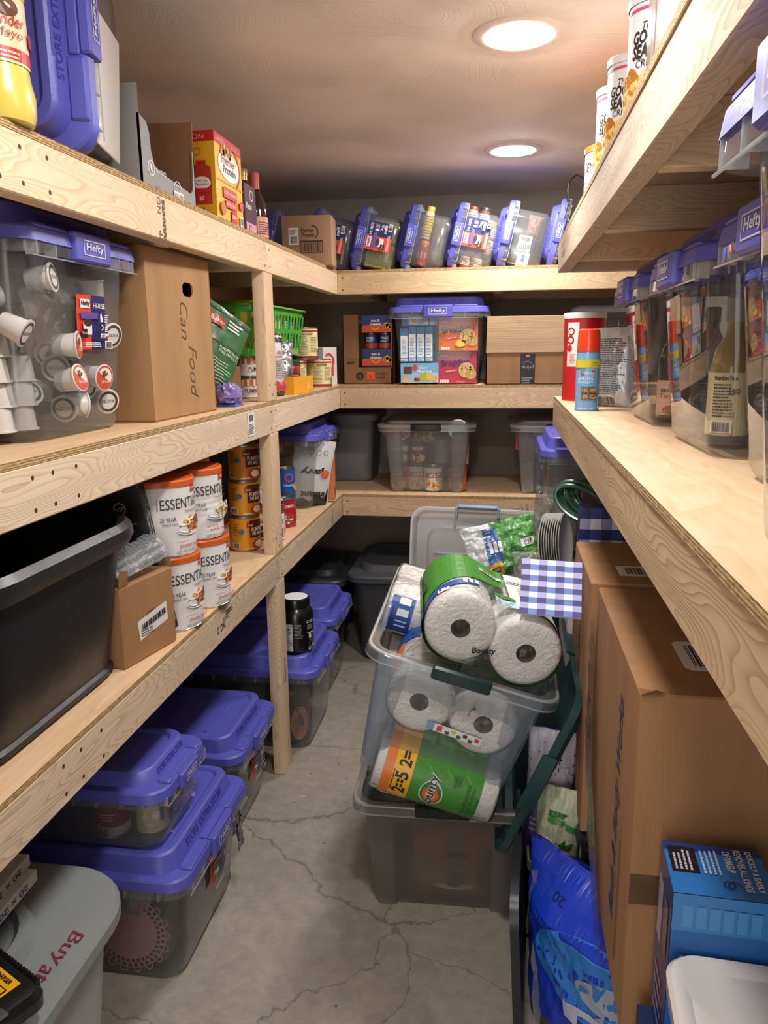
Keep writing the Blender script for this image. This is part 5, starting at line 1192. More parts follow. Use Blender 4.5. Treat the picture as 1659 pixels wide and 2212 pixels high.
carton('navy and yellow box at the aisle end of the coffee pouch bin', .10, .08, .16, '2a3a6e', {'F': lambda a, w, h: (a.rect(-w * .4, h * .2, w * .8, h * .3, 'd8a83a'), a.fine(-w * .4, h * .6, w * .8, h * .3, 4, 'd8d8e0', 2))}, (-.82, 3.29, SL + .012), FR)
carton('orange carton lying flat on top inside the coffee pouch bin', .20, .12, .06, 'cf5a34', {'F': lambda a, w, h: (a.ell(-w * .2, h * .5, .02, .02, 'e8dccb'),)}, (-.93, 3.10, SL + .222), RAD(60))
carton('olive carton deep inside the coffee pouch bin', .16, .26, .19, '8a7a3e', {'F': lambda a, w, h: a.fine(-w * .4, h * .2, w * .8, h * .6, 9, 'd8d0a0', 2)}, (-1.00, 3.20, SL + .012), FR)
carton('teal and gold carton inside the narrow clear bin by the grey bin', .15, .16, .22, '3f6f86', {'F': lambda a, w, h: (a.rect(-w * .4, h * .1, w * .8, h * .25, 'd8b03a'), a.fine(-w * .4, h * .5, w * .8, h * .3, 4, 'e8e8ea', 3))}, (-.90, 3.525, SL + .01), FR)

# ------------------------------------------------------------------ canned food inside the lower back bin
def soupcan(c, band):
    return lambda a, r, h: (bw(a, r, h, c, .005, h - .01), a.rect(-r * 1.1, h * .55, r * 2.2, h * .22, band), a.text('SOUP', 0, h * .6, h * .12, 'efe8dc', al='c', w=r * 1.2, bold=.03), a.ell(0, h * .28, r * .9, h * .2, 'd8b06a'), a.heap(0, h * .28, r * .8, h * .17, ['e0a850', 'c86a34', 'f0d8a0'], 40, .004, 2, 1.6))
X0, Y0, Z0 = -.335, YB + .29, SL + .004
inside = [(-.135, -.155, 0, 'd9722c', '2f4a8a', 0, 'left soup can in the bottom row of the lower back bin'), (.025, -.17, 0, 'e3ded6', 'a03a6a', 15, 'pale labelled can in the bottom row of the lower back bin'), (.135, -.155, 0, 'd9722c', '2f4a8a', -8, 'right soup can in the bottom row of the lower back bin'),
          (-.055, -.150, 0, 'c9c2b8', 'b5442c', 20, 'second can in the bottom row of the lower back bin'), (.145, -.155, .118, 'd88a92', 'e8e2dc', 0, 'pink labelled can above the right soup can'), (-.13, -.15, .118, '6a8a4a', 'e8e2dc', 10, 'green labelled can above the left soup can'), (-.045, -.14, .118, '4a3a3a', '8a5a3a', 0, 'brown labelled can in the middle row of the lower back bin')]
for dx, dy, dz, c, bd, rz, lb in inside: can(lb, .041, .112, soupcan(c, bd), c, (X0 + dx, Y0 + dy, Z0 + dz), RAD(rz))
t = can('can lying on its side showing its metal end, top right in the lower back bin', .045, .10, None, 'a84038', (0, 0, 0), 0); t.location = (X0 + .14, Y0 - .15, Z0 + .282); t.rotation_euler = (RAD(-90), 0, 0); t.location.y -= .05
t2 = MB(); t2.lathe([(.018, 0), (.0185, .0008), (.020, .0008), (.0205, 0), (.032, 0), (.0325, .0008), (.034, .0008), (.0345, 0)], METAL(), 32, cap0=False, cap1=False); t2.build('can_end_rings', t, (0, 0, .0004))
t = can('metal can bottom seen in the lower back bin beside the lying can', .042, .10, None, '8f8a84', (X0 + .06, Y0 - .10, Z0 + .118), 0)
carton('orange sachet box tilted at the top left in the lower back bin', .11, .06, .085, 'd8502a', {'F': lambda a, w, h: (a.rect(-w * .1, h * .5, w * .4, h * .3, 'e8a040'), a.bars(w * .1, h * .08, w * .3, h * .3, bg='e8e4de'))}, (X0 - .115, Y0 - .16, Z0 + .225), (0, RAD(-32), 0))
pouch('clear bag of pasta at the top of the lower back bin', .13, .09, .06, clear(tint='e8e4dc', haze=.5, body='cfc0a0', rough=.1, bump=.3), lambda a, w, h: a.heap(0, h * .45, w * .36, h * .3, ['b59a6a', 'd8c49a', '8a6a44'], 60, .006, 2, 1.4), (X0 - .01, Y0 - .155, Z0 + .215), (0, 0, 0), seed=3)
# and in the right one
X1 = .255
pouch('red and white packet of shelled nuts in the right lower back bin', .14, .12, .06, mat('a89a86', .5), lambda a, w, h: a.heap(0, h * .5, w * .4, h * .35, ['8a6a4e', 'b09070', '6a5038'], 60, .008, 4), (X1 - .06, Y0 - .16, Z0 + .165), (0, 0, 0), seed=5)
carton('blue magazine-like food box with a bowl of vegetables, right lower back bin', .13, .03, .17, '2b4a78', {'F': lambda a, w, h: (a.text('OS', -w * .36, h * .62, .022, 'e0e4ea', bold=.03), a.ell(w * .05, h * .26, w * .36, h * .2, '3a2a28'), a.heap(w * .05, h * .26, w * .32, h * .18, ['a83a24', '4a6a34', 'c8602c'], 40, .008, 3))}, (X1 - .035, Y0 - .185, Z0), 0)
carton('narrow white leaflet standing at the left inside the right lower back bin', .05, .02, .13, 'd5d2cc', {'F': lambda a, w, h: a.fine(-w * .4, h * .1, w * .8, h * .8, 12, '55585e', 4)}, (X1 - .135, Y0 - .18, Z0), (0, RAD(-6), 0))
carton('red packet at the top left inside the right lower back bin', .06, .05, .10, 'b04048', None, (X1 - .165, Y0 - .15, Z0 + .19), 0)
pouch('dark green bag across the middle of the right lower back bin', .16, .07, .06, mat('33493c', .3), None, (X1 - .04, Y0 - .165, Z0 + .14), (0, 0, 0), seed=8)
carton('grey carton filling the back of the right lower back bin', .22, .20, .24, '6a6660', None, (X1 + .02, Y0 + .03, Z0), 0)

# ------------------------------------------------------------------ breakfast boxes inside the middle back bin
BX, BY, BZ = -.28, YB + .055, SM + .004
def breakfast(a, w, h):
    c = a.c0; a.rect(-w / 2, 0, w, h, c).rect(-w * .44, h * .80, w * .24, h * .14, 'b8392f' if c != 'b02c4a' else 'a02238').text("BENTON'S", -w * .42, h * .84, h * .05, 'f0e6da', w=w * .2)
    a.text('Breakfast', -w * .40, h * .52, h * .20, '3a2a5e', w=w * .72, bold=.02, rot=.08).text('BISCUITS', -w * .12, h * .50, h * .04, '3a2a5e', w=w * .2, rot=.08).poly([(-w * .3, h * .32), (0, h * .39), (0, h * .46), (-w * .3, h * .39)], 'cf3c3c').text('CRANBERRY ORANGE', -w * .28, h * .345, h * .045, 'f2e8dc', w=w * .25, rot=.16)
    a.ell(w * .24, h * .42, w * .20, h * .24, 'c9a96a', a=.5).ell(w * .36, h * .3, w * .14, h * .17, 'bd9a58', a=.4).heap(w * .25, h * .42, w * .17, h * .2, ['a8823e', 'dcc084'], 40, .004, 2)
    if c == 'b02c4a': a.rect(w * .0, h * .12, w * .34, h * .03, '8a4a24')
    else: a.ell(w * .06, h * .22, w * .14, h * .12, 'f0a032').ell(w * .06, h * .22, w * .11, h * .09, 'f7c95a').ell(w * .12, h * .30, w * .03, h * .04, '6a1a3a').ell(w * .17, h * .27, w * .03, h * .04, '6a1a3a')
    for i in range(4): a.rect(-w * .44 + i * w * .06, h * .03, w * .05, h * .09, 'efe6da')
    a.text('NET WT 8.8 OZ', 0, h * .04, h * .03, 'efe6da', w=w * .2)
def bf(c):
    def f(a, w, h): a.c0 = c; breakfast(a, w, h)
    return f
carton('orange breakfast biscuit box, upper right in the middle back bin', .168, .05, .138, 'dc7030', {'F': bf('dc7030')}, (BX + .085, BY + .005, BZ + .1405), 0)
carton('crimson breakfast biscuit box, lower right in the middle back bin', .168, .05, .138, 'b02c4a', {'F': bf('b02c4a')}, (BX + .08, BY + .014, BZ), 0)
def bluebox(a, w, h): a.rect(-w * .42, h * .12, w * .84, h * .66, 'e3e6ea').fine(-w * .3, h * .2, w * .6, h * .5, 12, '4a6a9a', 3, .4).rect(-w * .42, h * .02, w * .84, h * .08, 'd5dbe4').fine(-w * .38, h * .03, w * .7, h * .05, 2, '4a6a9a', 4).ell(0, h * .6, w * .12, h * .06, 'e0b878')
for i in range(4):
    carton(('leftmost', 'second', 'third', 'rightmost')[i] + ' of the four upright sky blue boxes in the middle back bin', .0345, .10, .150 - .008 * (i == 0), '4c93c8', {'F': bluebox}, (BX - .150 + .0362 * i, BY + .03, BZ + .095), 0, 'upright sky blue cereal bar boxes')
carton('sky blue box lying across the top of the upright blue boxes', .155, .10, .045, '4c93c8', {'F': lambda a, w, h: (a.rect(-w * .3, h * .12, w * .54, h * .76, 'e0e4e8'), a.fine(-w * .05, h * .2, w * .26, h * .6, 5, '4a6a9a', 3), a.ell(-w * .14, h * .5, w * .07, h * .2, 'dcb26a'), a.rect(w * .3, h * .1, w * .12, h * .76, 'c8d8e4'))}, (BX - .083, BY + .03, BZ + .247), 0)
carton('pale blue fruit bar box lying at the bottom left of the middle back bin', .165, .10, .085, '9cc4d8', {'F': lambda a, w, h: (a.rect(-w / 2, h * .55, w, h * .45, '6fb0d4'), a.text('Cherry', -w * .02, h * .68, h * .14, 'eef2f4', w=w * .22, bold=.02, slant=.2), a.text('Mixed Fruit', -w * .06, h * .50, h * .15, 'eef2f4', w=w * .38, bold=.02, slant=.2), a.rect(-w * .42, h * .48, w * .22, h * .34, '5a2c28'), a.ell(-w * .12, h * .78, w * .07, h * .16, 'cf3c46'), a.ell(w * .12, h * .3, w * .13, h * .22, '9cae3c'), a.ell(w * .26, h * .3, w * .1, h * .18, 'd8b83a'), a.ell(-w * .1, h * .18, w * .04, h * .1, '7a1c30'), a.ell(-w * .03, h * .16, w * .04, h * .1, '8a2238'), a.ell(-w * .36, h * .14, w * .08, h * .12, 'e8a070'), a.ell(w * .42, h * .2, w * .06, h * .14, 'e89a5a'))}, (BX - .083, BY + .03, BZ + .004), 0)
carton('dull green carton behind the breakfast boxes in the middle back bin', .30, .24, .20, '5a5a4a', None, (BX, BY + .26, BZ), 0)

# ------------------------------------------------------------------ coffee pods and sachets inside the middle left bin
def pod_proto(lidart):
    t = thing('coffee_pod', '', 'coffee pod')
    b = MB(); b.lathe([(.0175, 0), (.0185, .002), (.0225, .041), (.0255, .042), (.0258, .0445), (.0235, .0452)], mat('d9d5cf', .35), 24, cap1=True); b.build('cup', t)
    a = Art(.4); lidart(a); a.build('foil_lid', flat((0, 0, .0453), (1, 0, 0), (0, 1, 0), .0002), t)
    return t
pw = pod_proto(lambda a: (a.ell(0, 0, .0235, .0235, 'd8d4ce', n=26), a.ring(0, 0, .016, .0215, '4a4038'), a.text('NOVA', 0, -.003, .007, '4a4038', al='c')))
pr = pod_proto(lambda a: (a.ell(0, 0, .0235, .0235, 'c9523c', n=26), a.poly([(.0195 * cos(q), .0195 * sin(q)) for q in (-.6 + i * pi / 12 for i in range(13))], 'e6ded2'), a.text('Cafe Roast', 0, -.011, .006, 'f0e6da', al='c', w=.024, slant=.2), a.heap(.0, .008, .009, .005, ['4a3a2c', '7a5a3c'], 12, .0025, 3)))
R = random.Random(11)
bx, by, bz = -.790, 1.40, SM + .02     # aisle wall of the bin, inner side
podspec = []
def pod(kind, dy, dz, din, rot, lab):
    podspec.append((kind, dy, dz, din, rot, lab))
upd, upr = (pi, 0, 0), (0, 0, 0)
# tower of upturned pods at the left corner, loose pods beside it
for k in range(4): pod(0, -.168 + .007 * (k % 2), .002 + .043 * k + .044, .055, upd, ('lowest', 'second lowest', 'second highest', 'topmost')[k] + ' upturned white pod of the tower at the coffee bin left')
for k in range(3): pod(0, -.118 + .004 * k, .002 + .043 * k + .044, .045, upd, ('bottom', 'middle', 'top')[k] + ' upturned white pod of the shorter tower in the coffee bin')
face = lambda tilt, yaw: (RAD(90) + tilt, 0, RAD(90) + yaw)
pod(1, -.052, .150, .012, face(.0, .3), 'red-lidded coffee pod facing out, upper middle of the coffee bin'); pod(1, -.046, .082, .012, face(-.2, 0), 'red-lidded coffee pod with coffee bean picture, lower middle of the coffee bin')
pod(1, .052, .092, .012, face(.1, -.2), 'red-lidded coffee pod facing out at the right of the coffee bin'); pod(1, -.012, .040, .03, face(.1, .9), 'red-lidded coffee pod seen edge-on near the bottom of the coffee bin')
pod(0, .012, .10, .05, (RAD(80), 0, RAD(30)), 'white coffee pod lying between the red-lidded pods'); pod(0, .022, .035, .03, (RAD(95), 0, RAD(10)), 'white coffee pod lying at the bottom middle of the coffee bin')
pod(0, .115, .045, .03, (RAD(100), 0, RAD(60)), 'white coffee pod lying at the bottom right of the coffee bin'); pod(0, .075, .07, .06, face(0, -.3), 'pale-lidded coffee pod behind the right red pod')
pod(0, -.155, .235, .04, (RAD(105), 0, RAD(-30)), 'white coffee pod lying at the upper left of the coffee bin'); pod(0, -.105, .262, .018, face(-.1, .25), 'brown-ringed coffee pod facing out, upper left of the coffee bin'); pod(0, -.172, .190, .03, face(.5, .2), 'ringed coffee pod tilted up, left of the coffee bin')
pod(0, .125, .235, .02, (RAD(8), 0, 0), 'white coffee pod upright at the right side of the coffee bin'); pod(0, .122, .178, .02, face(.2, -.3), 'white coffee pod facing out at the right side, below the upright one'); pod(0, -.175, .285, .05, (pi, 0, 0), 'white coffee pod upside down at the top left of the coffee bin')
pod(0, .045, .165, .05, (RAD(170), 0, 0), 'white coffee pod in the middle of the coffee bin'); pod(0, -.075, .045, .075, (RAD(60), 0, 1), 'white coffee pod deep at the bottom of the coffee bin')
protos = [pw, pr]; used = [False, False]
for kind, dy, dz, din, rot, lab in podspec:
    o = protos[kind] if not used[kind] else dup(protos[kind]); used[kind] = True
    o.location = (bx - din - .02, by + dy, bz + dz); o.rotation_euler = rot; o['label'] = lab; o['group'] = 'coffee pods in the middle left bin'
# more pods behind the front ones, hardly seen
for i in range(16):
    o = dup(pw, (bx - .14 - .05 * (i // 8), by - .14 + .04 * (i % 8), bz + .03 + .05 * ((i * 5) % 4)), (R.uniform(0, 3), R.uniform(0, 3), R.uniform(0, 6)), 'white coffee pod buried in the pile behind the front row of the coffee bin')
# bag with paper filters, sachets
t = thing('filter_bag', 'bag of fanned pale paper filters across the middle of the coffee bin', 'bag', (-.835, 1.335, SM + .20), (0, RAD(0), FR))
b = MB(); pm = mat('bda893', .6); n = 13
for i in range(n):
    a0 = -1.0 + 2.0 * i / n; a1 = -1.0 + 2.0 * (i + .9) / n
    b.add([(-.015 + .03 * sin(a0), 0, -.045 + .03 * cos(a0)), (-.015 + .075 * sin(a0), -.012, -.045 + .1 * cos(a0)), (-.015 + .075 * sin(a1), .004, -.045 + .1 * cos(a1)), (-.015 + .03 * sin(a1), .006, -.045 + .03 * cos(a1))], [(0, 1, 2, 3)], pm)
b.build('filters', t, smooth=0)
b = MB(); b.grid(lambda u, v: (-.09 + .17 * u, -.018 - .012 * sin(pi * v) + .006 * noise.noise(Vector((u * 6, v * 6, 2))), -.06 + .12 * v + .02 * sin(u * 3)), 20, 14, clear(tint='efe8e0', haze=.22, body='cbbba8', rough=.08, bump=.5)); b.build('film', t)
for i, (dy, dz, rr, c, lb) in enumerate(((.03, .135, .5, '3a2a22', 'brown coffee sachet fanned at the left of the sachet bundle'), (.055, .14, .3, '2c2422', 'dark coffee sachet in the middle of the sachet bundle'), (.08, .15, .1, '3a2620', 'dark brown coffee sachet standing in the sachet bundle'), (.105, .13, -.15, '4a342a', 'brown coffee sachet at the right of the sachet bundle'), (.125, .10, -.3, '2a2020', 'near black coffee sachet low at the right of the sachet bundle'))):
    pouch(lb, .028, .135, .01, mat(c, .25), lambda a, w, h: (a.rect(-w * .4, h * .1, w * .8, h * .15, 'b59a6a'), a.fine(-w * .3, h * .4, w * .6, h * .4, 6, 'a08a6a', i)), (bx - .05 - .012 * i, by + dy, SM + .035 + dz * .5), (0, rr, FR), 'coffee sachets in the middle left bin', name='coffee_sachet', cat='sachet', crinkle=.002, nu=8, nv=16, seed=i)
pouch('crumpled clear bag along the top of the coffee bin', .26, .10, .10, clear(tint='efe9e4', haze=.3, body='cbbcae', rough=.1, bump=.5), None, (-.88, 1.40, SM + .235), (0, 0, FR), seed=12, crinkle=.01)
# ------------------------------------------------------------------ paper towels
ROLL_R, ROLL_L = .077, .275
def roll_mesh(r=ROLL_R, l=ROLL_L):
    b = MB(); m = mat('f8f5f0', .9, bump=.5, bscale=160); n = 40
    rg = []
    for y, rr in ((-l / 2, .022), (-l / 2, r * .55), (-l / 2 + .001, r * .86), (-l / 2 + .004, r * .96), (-l / 2 + .010, r), (-l / 4, r * 1.004), (0, r), (l / 4, r * 1.004), (l / 2 - .010, r), (l / 2 - .004, r * .96), (l / 2, r * .8), (l / 2, .022)):
        rg.append([(rr * cos(2 * pi * i / n), y, rr * sin(2 * pi * i / n)) for i in range(n)])
    b.rings([list(reversed(x)) for x in rg], m)
    k = mat('4a4540', .95)
    core = [[(.022 * cos(2 * pi * i / n), y, .022 * sin(2 * pi * i / n)) for i in range(n)] for y in (-l / 2, -l / 2 + .05)]
    b.rings(core, k, False, True)
    return b
def towel_pack(label, M, prints=None, r=ROLL_R, l=ROLL_L, end=None, seed=1, nroll=2, film=True):
    """two rolls side by side (local X), axes along local Y, shrink-wrapped in film"""
    t = thing('paper_towel_pack', label, 'paper towels', group=None)
    xs = (-r * .98, r * .98)[:nroll] if nroll == 2 else (0,)
    for x in xs: roll_mesh(r, l).build('paper_roll', t, (x, 0, 0), smooth=50)
    X = r * .98 if nroll == 2 else 0
    P = 4 * X + 2 * pi * r
    def per(s, rr):      # perimeter point, s=0 top middle, growing to +X
        s = s % P
        if s < X: return (s, rr)
        s -= X
        if s < pi * r: a = pi / 2 - s / r; return (X + rr * cos(a), rr * sin(a))
        s -= pi * r
        if s < 2 * X: return (X - s, -rr)
        s -= 2 * X
        if s < pi * r: a = -pi / 2 - s / r; return (-X + rr * cos(a), rr * sin(a))
        s -= pi * r; return (-X + s, rr)
    def sag(s, p, y):   # film dips between the rolls
        d = max(0, 1 - abs(p[0]) / (X + 1e-4)) if X else 0
        k = 1 - .16 * d ** 1.5
        return (p[0], y, p[1] * k)
    if film:
        b = MB(); fm = clear(tint='f4f5f6', haze=.03, body='eff1f2', rough=.1, gloss=1.3, bump=.5); n = 56; rr = r + .0022
        for y0, y1, c0, c1 in ((-l / 2 - .002, l / 2 + .002, 1, 1),):
            rg = []
            for y, k in ((-l / 2 - .003, .25), (-l / 2 - .0035, .7), (-l / 2 - .002, .93), (-l / 2 + .006, 1), (-l / 4, 1.0), (0, 1.0), (l / 4, 1.0), (l / 2 - .006, 1), (l / 2 + .002, .93), (l / 2 + .0035, .7), (l / 2 + .003, .25)):
                row = []
                for i in range(n):
                    p = sag(0, per(P * i / n, rr), y); row.append((p[0] * (k if k < 1 else 1) if nroll == 1 else (p[0] if abs(p[0]) < X else (X + (abs(p[0]) - X) * k) * (1 if p[0] > 0 else -1)) , y, p[2] * k))
                rg.append(row)
            b.rings(rg, fm, True, True)
        b.build('film_wrap', t, smooth=60)
    if prints:
        a = Art(.35); prints(a, P, l)
        a.build('wrap_print', lambda s, y, L: Vector(sag(0, per(s, r + .0026 + .0002 * L), y)), t)
    if end:
        a = Art(.4); end(a); a.build('end_print', flat((0, -l / 2 - .0075, 0), (1, 0, 0), (0, 0, 1)), t)
    t.matrix_world = M; return t
def strip(a, s0, s1, y0, y1, c): a.rect(s0, y0, s1 - s0, y1 - y0, c, step=.008)
def wedge(a, s0, s1, ya0, ya1, yb0, yb1, c, n=24):
    vs = []; 
    for i in range(n + 1):
        f = i / n; vs += [(s0 + (s1 - s0) * f, ya0 + (yb0 - ya0) * f), (s0 + (s1 - s0) * f, ya1 + (yb1 - ya1) * f)]
    a.it.append((vs, [(2 * i, 2 * i + 2, 2 * i + 3, 2 * i + 1) for i in range(n)], c, a.nl(None)))
def bounty_logo(a, s, y, w, h, rot=0.0, ground=True):
    if ground: a.ell(s, y, h * 1.0, h * .9, 'd8dcd8').ell(s, y, h * .9, h * .8, '3d7a34').ell(s + h * .1, y, h * .66, h * .62, 'e0682c').ell(s + h * .1, y, h * .4, h * .38, 'eda04a')
    ca, sa = cos(rot), sin(rot); ox, oy = -w / 2, -h * .45
    a.text('Bounty', s + ox * ca - oy * sa, y + ox * sa + oy * ca, h * .9, 'e8ece6', w=w * 1.03, bold=.06, rot=rot, slant=.1); a.text('Bounty', s + ox * ca - oy * sa, y + ox * sa + oy * ca, h * .9, '23351f' if ground else '1c1c1c', w=w, bold=.02, rot=rot, slant=.1)
GRN, YEL, BLU, ORA = '3f8a2e', 'e8b12a', '2352a0', 'dd7a2c'
def diamonds(a, s0, s1, y0, y1, c):
    l = a.nl(None)
    for i in range(5):
        for j in range(3):
            s = s0 + (s1 - s0) * (i + .5) / 5; y = y0 + (y1 - y0) * (j + .5) / 3; d = min((s1 - s0) / 11, (y1 - y0) / 7)
            a.poly([(s - d, y), (s, y - d), (s + d, y), (s, y + d)], c, l)
def pr_top(a, P, l):       # the pack heaped on top: green shoulder, white middle with small print
    wedge(a, P - .235, P + .015, -.095, .135, .03, .135, GRN); diamonds(a, P - .17, P - .03, 0.0, .12, '5aa038')
    wedge(a, P - .235, P - .06, -.13, -.096, -.055, -.03, BLU); a.rect(P - .16, -.102, .028, .018, 'e6e9ee')
    for k in range(3): a.rect(P - .10 + .014 * k, -.062 + .006 * k, .010, .020, 'e6e9ee')
    strip(a, P + .02, P + .17, -.10, .12, 'ebe9e4'); a.fine(P + .045, -.02, .11, .07, 6, '4a4a48', 3, .35).fine(P + .07, .04, .08, .05, 5, '4a4a48', 5, .35)
    a.rect(P - .02, -.10, .05, .05, 'b9d5de').poly([(P - .02, -.055), (P + .03, -.065), (P + .03, -.045), (P - .02, -.04)], '3f8a3a').text('CUMELII', P - .012, -.062, .009, '1e3a1e', w=.034).fine(P - .015, -.095, .04, .025, 3, '6a8aa0', 2)
    a.rect(P - .05, .062, .06, .018, 'efefef').bars(P - .047, .064, .054, .014, '26262a', n=16).rect(P + .02, .055, .045, .018, 'efefef').bars(P + .022, .057, .04, .014, '26262a', n=14)
    a.poly([(P - .215, -.01), (P - .19, -.02), (P - .19, .03), (P - .215, .04)], '1d5a1c').text('Bounty', P - .21, -.02, .018, '15301a', w=.055, rot=pi / 2, bold=.03)
    strip(a, P / 2 - .2, P / 2 + .2, -.13, .13, '4f7f2c'); strip(a, P * .29, P * .34, -.04, .02, YEL)
def pr_green(a, P, l, flip=1):
    s0, s1 = P - .08, P + .215; y0 = -l / 2
    strip(a, s0, s1, y0 + .085, y0 + .258, GRN)
    for (q0, q1, u0, u1) in ((s0 + .03, s1 - .02, .12, .25), (s0 + .06, s1 - .06, .10, .24)): diamonds(a, q0, q1, y0 + u0, y0 + u1, '4b9133')
    strip(a, s0, s1, y0 + .045, y0 + .092, YEL); strip(a, s0, s1, y0 + .022, y0 + .046, ORA)
    a.it.append(([(s1, y0 + .022), (s1, y0 + .10), (s1 - .04, y0 + .075), (s1 - .085, y0 + .022)], [(0, 1, 2, 3)], BLU, a.nl(None)))
    a.text('2=5', P + .145, y0 + .085, .032, '1e1e1c', w=.058, bold=.03, rot=pi).text('2=', P + .075, y0 + .085, .030, '1e1e1c', w=.036, bold=.03, rot=pi).fine(P + .085, y0 + .048, .055, .006, 1, '3a3420', 2)
    for k in range(3): a.rect(P + .165 + .012 * k, y0 + .030, .009, .022, 'e6e9ee')
    bounty_logo(a, P + .118, y0 + .145, .090, .032, pi)
    a.text('2 ROLLS/ROULEAUX', P + .155, y0 + .232, .009, '24471e', w=.085, rot=pi).text('SHEETS PER ROLL', P + .155, y0 + .244, .008, '24471e', w=.08, rot=pi).text('TOTAL 9.4 m2', P + .155, y0 + .256, .008, '24471e', w=.06, rot=pi).fine(P + .06, y0 + .19, .03, .02, 4, '2a5424', 3)
# pack under the others, its print facing the viewer: axis across the bin
Tm = TILT
towel_pack('green-wrapped two-roll paper towel pack at the bottom front of the tilted bin', Tm @ Matrix.Translation((.018, -.165, .086)) @ Matrix.Rotation(RAD(62), 4, 'X') @ Matrix.Rotation(RAD(-90), 4, 'Z'), pr_green, l=.30, r=.076)
towel_pack('two-roll paper towel pack with both dark cores facing out, pressed to the tilted bin wall', Tm @ Matrix.Translation((.004, -.128, .224)) @ Matrix.Rotation(RAD(3), 4, 'Y') @ Matrix.Rotation(0, 4, 'Z'),
           lambda a, P, l: (strip(a, P - .26, P - .16, -.09, .05, ORA), strip(a, P - .26, P - .12, .05, .12, BLU), strip(a, P / 2 - .1, P / 2 + .1, -.1, .1, GRN)), r=.079,
           end=lambda a: (a.text('rippable', .040, .01, .006, '333333', rot=pi / 2, w=.02), a.poly([(.043, .038), (.037, .032), (.049, .032)], '333333'),
                          a.rect(-.045, -.052, .13, .020, 'e4e4e6'), a.rect(-.045, -.052, .018, .020, '7a9ac8'), a.rect(-.02, -.049, .012, .014, 'd0406a'), [a.rect(.0 + .014 * k, -.050 + .007 * (k % 2), .010, .008, ('2f6a4a', 'd8c040', '2f6a3a', '3a3a3c', '2f6a4a', 'c83a2e')[k]) for k in range(6)]))
towel_pack('white two-roll paper towel pack with a blue band behind the big top pack', Tm @ Matrix.Translation((-.085, .125, .300)) @ Matrix.Rotation(RAD(90), 4, 'Z'), lambda a, P, l: (strip(a, P - .22, P - .12, .06, .12, BLU), strip(a, P / 2 - .12, P / 2 + .12, -.1, .1, GRN), [a.rect(P - .20 + .03 * k, .07, .018, .03, 'e6e9ee') for k in range(3)]), r=.070, l=.26)
towel_pack('white two-roll paper towel pack at the far end of the tilted bin', Tm @ Matrix.Translation((-.05, .175, .145)) @ Matrix.Rotation(RAD(90), 4, 'Z'), None, r=.070, l=.26)
xa = Vector((.915, .13, -.38)).normalized(); ya = Vector((.02, .97, .0)); ya = (ya - xa * ya.dot(xa)).normalized(); za = xa.cross(ya)
ctr = Vector((-.010, 1.622, .790)) + ya * (ROLL_L / 2)
MA = Matrix(((xa.x, ya.x, za.x, ctr.x), (xa.y, ya.y, za.y, ctr.y), (xa.z, ya.z, za.z, ctr.z), (0, 0, 0, 1)))
towel_pack('large two-roll paper towel pack with green print heaped on top of the tilted bin', MA, pr_top, r=.080,
           end=lambda a: a.text('Bounty', -.034, -.046, .018, '1c1c1c', w=.052, bold=.03, slant=.12, rot=RAD(20)))

# dark green lid hanging down the right side of the tilted bin
t = thing('bin_lid', 'dark green bin lid standing on edge against the tilted bin', 'bin lid')
b = MB(); g = mat('1f4040', .4)
hw, hl = .232, .315
b.rings([(0, rect(0, 0, hw, hl, .05, 8)), (.018, rect(0, 0, hw, hl, .05, 8)), (.022, rect(0, 0, hw - .004, hl - .004, .05, 8)), (.022, rect(0, 0, hw - .022, hl - .03, .045, 8)), (.040, rect(0, 0, hw - .03, hl - .04, .04, 8)), (.040, rect(0, 0, hw - .045, hl - .055, .035, 8)), (.034, rect(0, 0, hw - .05, hl - .06, .03, 8))], g, False, True)
b.rings([(0, rect(0, 0, hw, hl, .05, 8)), (0, rect(0, 0, hw - .006, hl - .006, .046, 8)), (.016, rect(0, 0, hw - .007, hl - .007, .045, 8)), (.016, rect(0, 0, hw - .028, hl - .036, .04, 8)), (.034, rect(0, 0, hw - .034, hl - .044, .036, 8))], g, False, True)
b.build('lid_shell', t)
b = MB()
for ys in (-1, 1): b.box(-.075, .075, min(ys * hl, ys * (hl + .008)), max(ys * hl, ys * (hl + .008)), -.012, .024, g, bev=.003)
b.box(-hw - .006, -hw + .002, -.10, .10, -.01, .022, g, bev=.002); b.build('lid_rim_blocks', t)['kind'] = 'stuff'
t.matrix_world = Matrix.Translation((.088, 1.92, .482)) @ Matrix.Rotation(RAD(3), 4, 'X') @ Matrix.Rotation(RAD(112), 4, 'Y')

# big clear lid leaning behind, with a grey-blue handle
t = thing('bin_lid', 'frosted clear bin lid with a grey-blue handle leaning upright behind the paper towels', 'bin lid')
b = MB(); fm = clear(haze=.62, rough=.28, body='dcdde0')
hw, hl = .213, .30
b.rings([(0, rect(0, 0, hw - .002, hl - .002, .05, 8)), (.016, rect(0, 0, hw, hl, .05, 8)), (.018, rect(0, 0, hw - .012, hl - .012, .045, 8)), (.004, rect(0, 0, hw - .022, hl - .022, .04, 8)), (.004, rect(0, 0, hw - .055, hl - .06, .05, 8)), (.012, rect(0, 0, hw - .062, hl - .068, .05, 8))], fm, False, True)
b.build('lid_shell', t)
b = MB(); ec = clear(haze=.8, rough=.3, body='e6e7ea')
b.rings([(.016, rect(0, 0, hw, hl, .05, 8)), (.0185, rect(0, 0, hw - .001, hl - .001, .05, 8)), (.0185, rect(0, 0, hw - .007, hl - .007, .047, 8))], ec)
for yy in (.15, -.0, -.1): b.box(-hw + .08, hw - .08, yy, yy + .004, .012, .016, ec)
b.build('lid_edge', t)
b = MB(); hm = mat('7d8fa6', .4)
